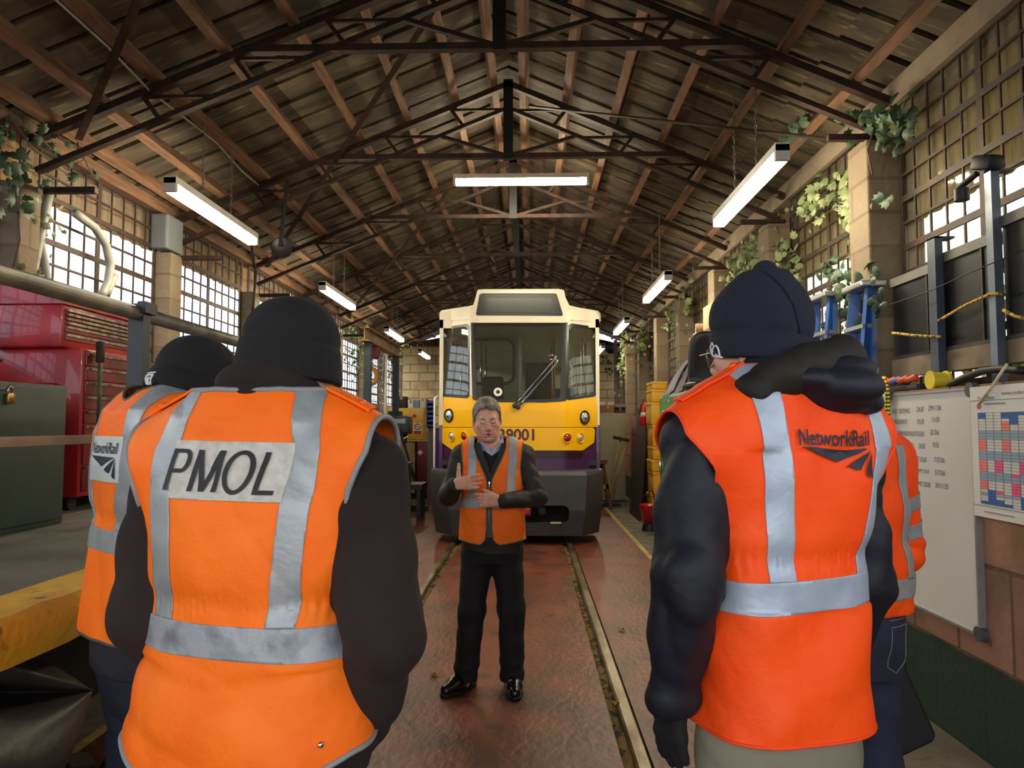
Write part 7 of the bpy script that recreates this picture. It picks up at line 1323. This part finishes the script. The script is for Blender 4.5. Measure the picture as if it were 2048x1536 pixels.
# ---------------------------------------------------------------- man in long sleeved orange jacket at right
def build_right():
    t = thing('person', 'person in long sleeved orange jacket and dark jeans behind tall man, beside the whiteboard', 'person', (.975, 2.28, 0), R(22))
    prof = [(.95, .18, .142, .0), (1.02, .19, .15, .0), (1.14, .192, .15, .003), (1.26, .188, .142, .004), (1.36, .19, .135, .0), (1.43, .185, .12, -.008), (1.49, .16, .1, -.015), (1.53, .12, .08, -.02)]
    sh = [(-.185, -.01, 1.44), (.185, -.01, 1.44)]; nk = (0, -.01, 1.52); Ra = (A3((.19, -.01, 1.425)), A3((.245, .0, 1.15)), A3((.13, .2, 1.06))); La = (A3((-.19, -.01, 1.425)), A3((-.24, .0, 1.15)), A3((-.12, .2, 1.05)))
    hc = A3((.0, .05, 1.635)); hR = rotm(yaw=.2, pitch=.1); hands = [dict(w=Ra[2] + A3((-.02, .01, 0)), a=(-.9, .2, -.1), n=(-.2, -.9, 0), curl=.6, side=1), dict(w=La[2] + A3((.02, .01, 0)), a=(.9, .2, -.1), n=(.2, -.9, 0), curl=.6, side=-1)]
    body = skinbody(t, (-.34, -.24, -.01), (.34, .36, 1.82), .0065, prof, sh, [Ra, La], LEG, hc, hR, 1.0, nk, hands)
    jn = M('jeans_navy', '262a3f', .88, col2='1c2032', scale=5, bump=.9, bscale=9); tro = trousers(body, jn, *LEG, seed=15, top=1.03, hw=.182, hd=.145, r=(.108, .085, .07)); shoes(body, LEG[2], boot)
    V = np.array([v.co[:] for v in tro.data.vertices]); bv = BVHTree.FromPolygons(V.tolist(), [list(p.vertices) for p in tro.data.polygons])
    for q in (-1, 1):
        for k_, pts in enumerate(([(.035, .955), (.145, .945), (.14, .83), (.09, .805), (.045, .83)], [(.03, .975), (.15, .965)])):
            P2 = subdiv([(x * q, z) for x, z in pts], 5) if k_ == 0 else [(pts[0][0] * q + (pts[1][0] - pts[0][0]) * q * s_ / 6, pts[0][1] + (pts[1][1] - pts[0][1]) * s_ / 6) for s_ in range(7)]
            Q_ = []
            for x, z in P2:
                h_ = bv.ray_cast(Vector((x, -1, z)), Vector((0, 1, 0)))
                if h_[0]: Q_.append(h_[0] - Vector((0, .001, 0)))
            if len(Q_) > 3: b = MB(); b.tube(Q_, .0012, 5, closed=k_ == 0); b.build('pocket_stitching', M('stitch_grey', '8d8a88', .8, var=.1), tro, True, world=False)
    F_ = Field((-.36, -.24, .96), (.36, .34, 1.62), .0065); torso(F_, prof, sh, grow=.016, neck=nk); arm(F_, *Ra, (.082, .07, .05)); arm(F_, *La, (.082, .07, .05)); F_.cone((0, -.02, 1.5), (0, .0, 1.57), .085, .078, k=.04); wv = creases(101, 6, (12, 34), .018, (.7, .7, 1)); F_.fn((-1, -1, 0), (1, 1, 2), lambda A, x, y, z: np.maximum(A + wv(x, y, z) + .006 * np.sin(90 * z + 20 * x) * np.exp(-((z - 1.16) / .04) ** 2) * (np.abs(x) > .16), .985 - z).astype(np.float32)); jo, V, T = mesh_part('jacket', F_, hivis2, body); N = normals(V, T)
    def patch(name, gs, off=.003):
        a, tt = V + N * off, T
        for g in gs:
            if len(tt): a, tt = clip(a, tt, g(a[:, 0], a[:, 1], a[:, 2]))
        if len(tt) > 5: field_mesh(a, tt, name, refl, jo, .002)
    patch('reflective_belt', [lambda x, y, z: z - 1.035, lambda x, y, z: 1.095 - z, lambda x, y, z: .2 - np.abs(x)])
    for q in (-1, 1):
        e0, e1 = A3((.19 * q, -.01, 1.425)), A3((.245 * q, .0, 1.15)); d = (e1 - e0) / np.linalg.norm(e1 - e0)
        for s0 in (.10, .19): patch('sleeve_band', [lambda x, y, z, s0=s0: ((x - e0[0]) * d[0] + (y - e0[1]) * d[1] + (z - e0[2]) * d[2]) - s0, lambda x, y, z, s0=s0: s0 + .045 - ((x - e0[0]) * d[0] + (y - e0[1]) * d[1] + (z - e0[2]) * d[2]), lambda x, y, z: x * q - .165])
        patch('reflective_stripe', [lambda x, y, z: .024 - np.abs(x * q - .12), lambda x, y, z: z - 1.09, lambda x, y, z: 1.49 - z])
    cap(body, hc, hR, MATS['beanie_black'], (.099, .116, .115), .03, (-.05, .01), seed=24, h=.006); b = None
    return t
build_right()
p = at_y(1825, 1420, 2.42); bt = thing('document_bag', 'flat black document bag held at hip by person in orange jacket', 'bag', (p.x, 2.42, .45)); a = [at_y(px, py, 2.42) for px, py in ((1776, 1318), (1806, 1330), (1868, 1466), (1862, 1480), (1796, 1512), (1760, 1500))]
b = MB(); b.prism([(q.x, q.z) for q in a], 'y', 2.40, 2.45); o = b.build('bag_body', M('bag_black', '121214', .6, var=.3, scale=8), bt); md = o.modifiers.new('round', 'BEVEL'); md.width = .012; md.segments = 3
b = MB(); q = at_y(1790, 1330, 2.42); b.tube([(q.x - .03, 2.425, q.z), (q.x - .03, 2.425, q.z + .12), (q.x + .0, 2.425, q.z + .14), (q.x + .03, 2.425, q.z + .1), (q.x + .03, 2.425, q.z - .01)], .008, 8); b.build('handle', blackm, bt, True)
SC.view_settings.view_transform = 'Standard'; SC.view_settings.look = 'None'; SC.view_settings.gamma = 1; SC.view_settings.use_curve_mapping = False
SC.view_settings.exposure = 1.15
SC.cycles.max_bounces = 8; SC.cycles.diffuse_bounces = 4; SC.cycles.transparent_max_bounces = 24; SC.cycles.use_denoising = True; SC.cycles.sample_clamp_indirect = 4
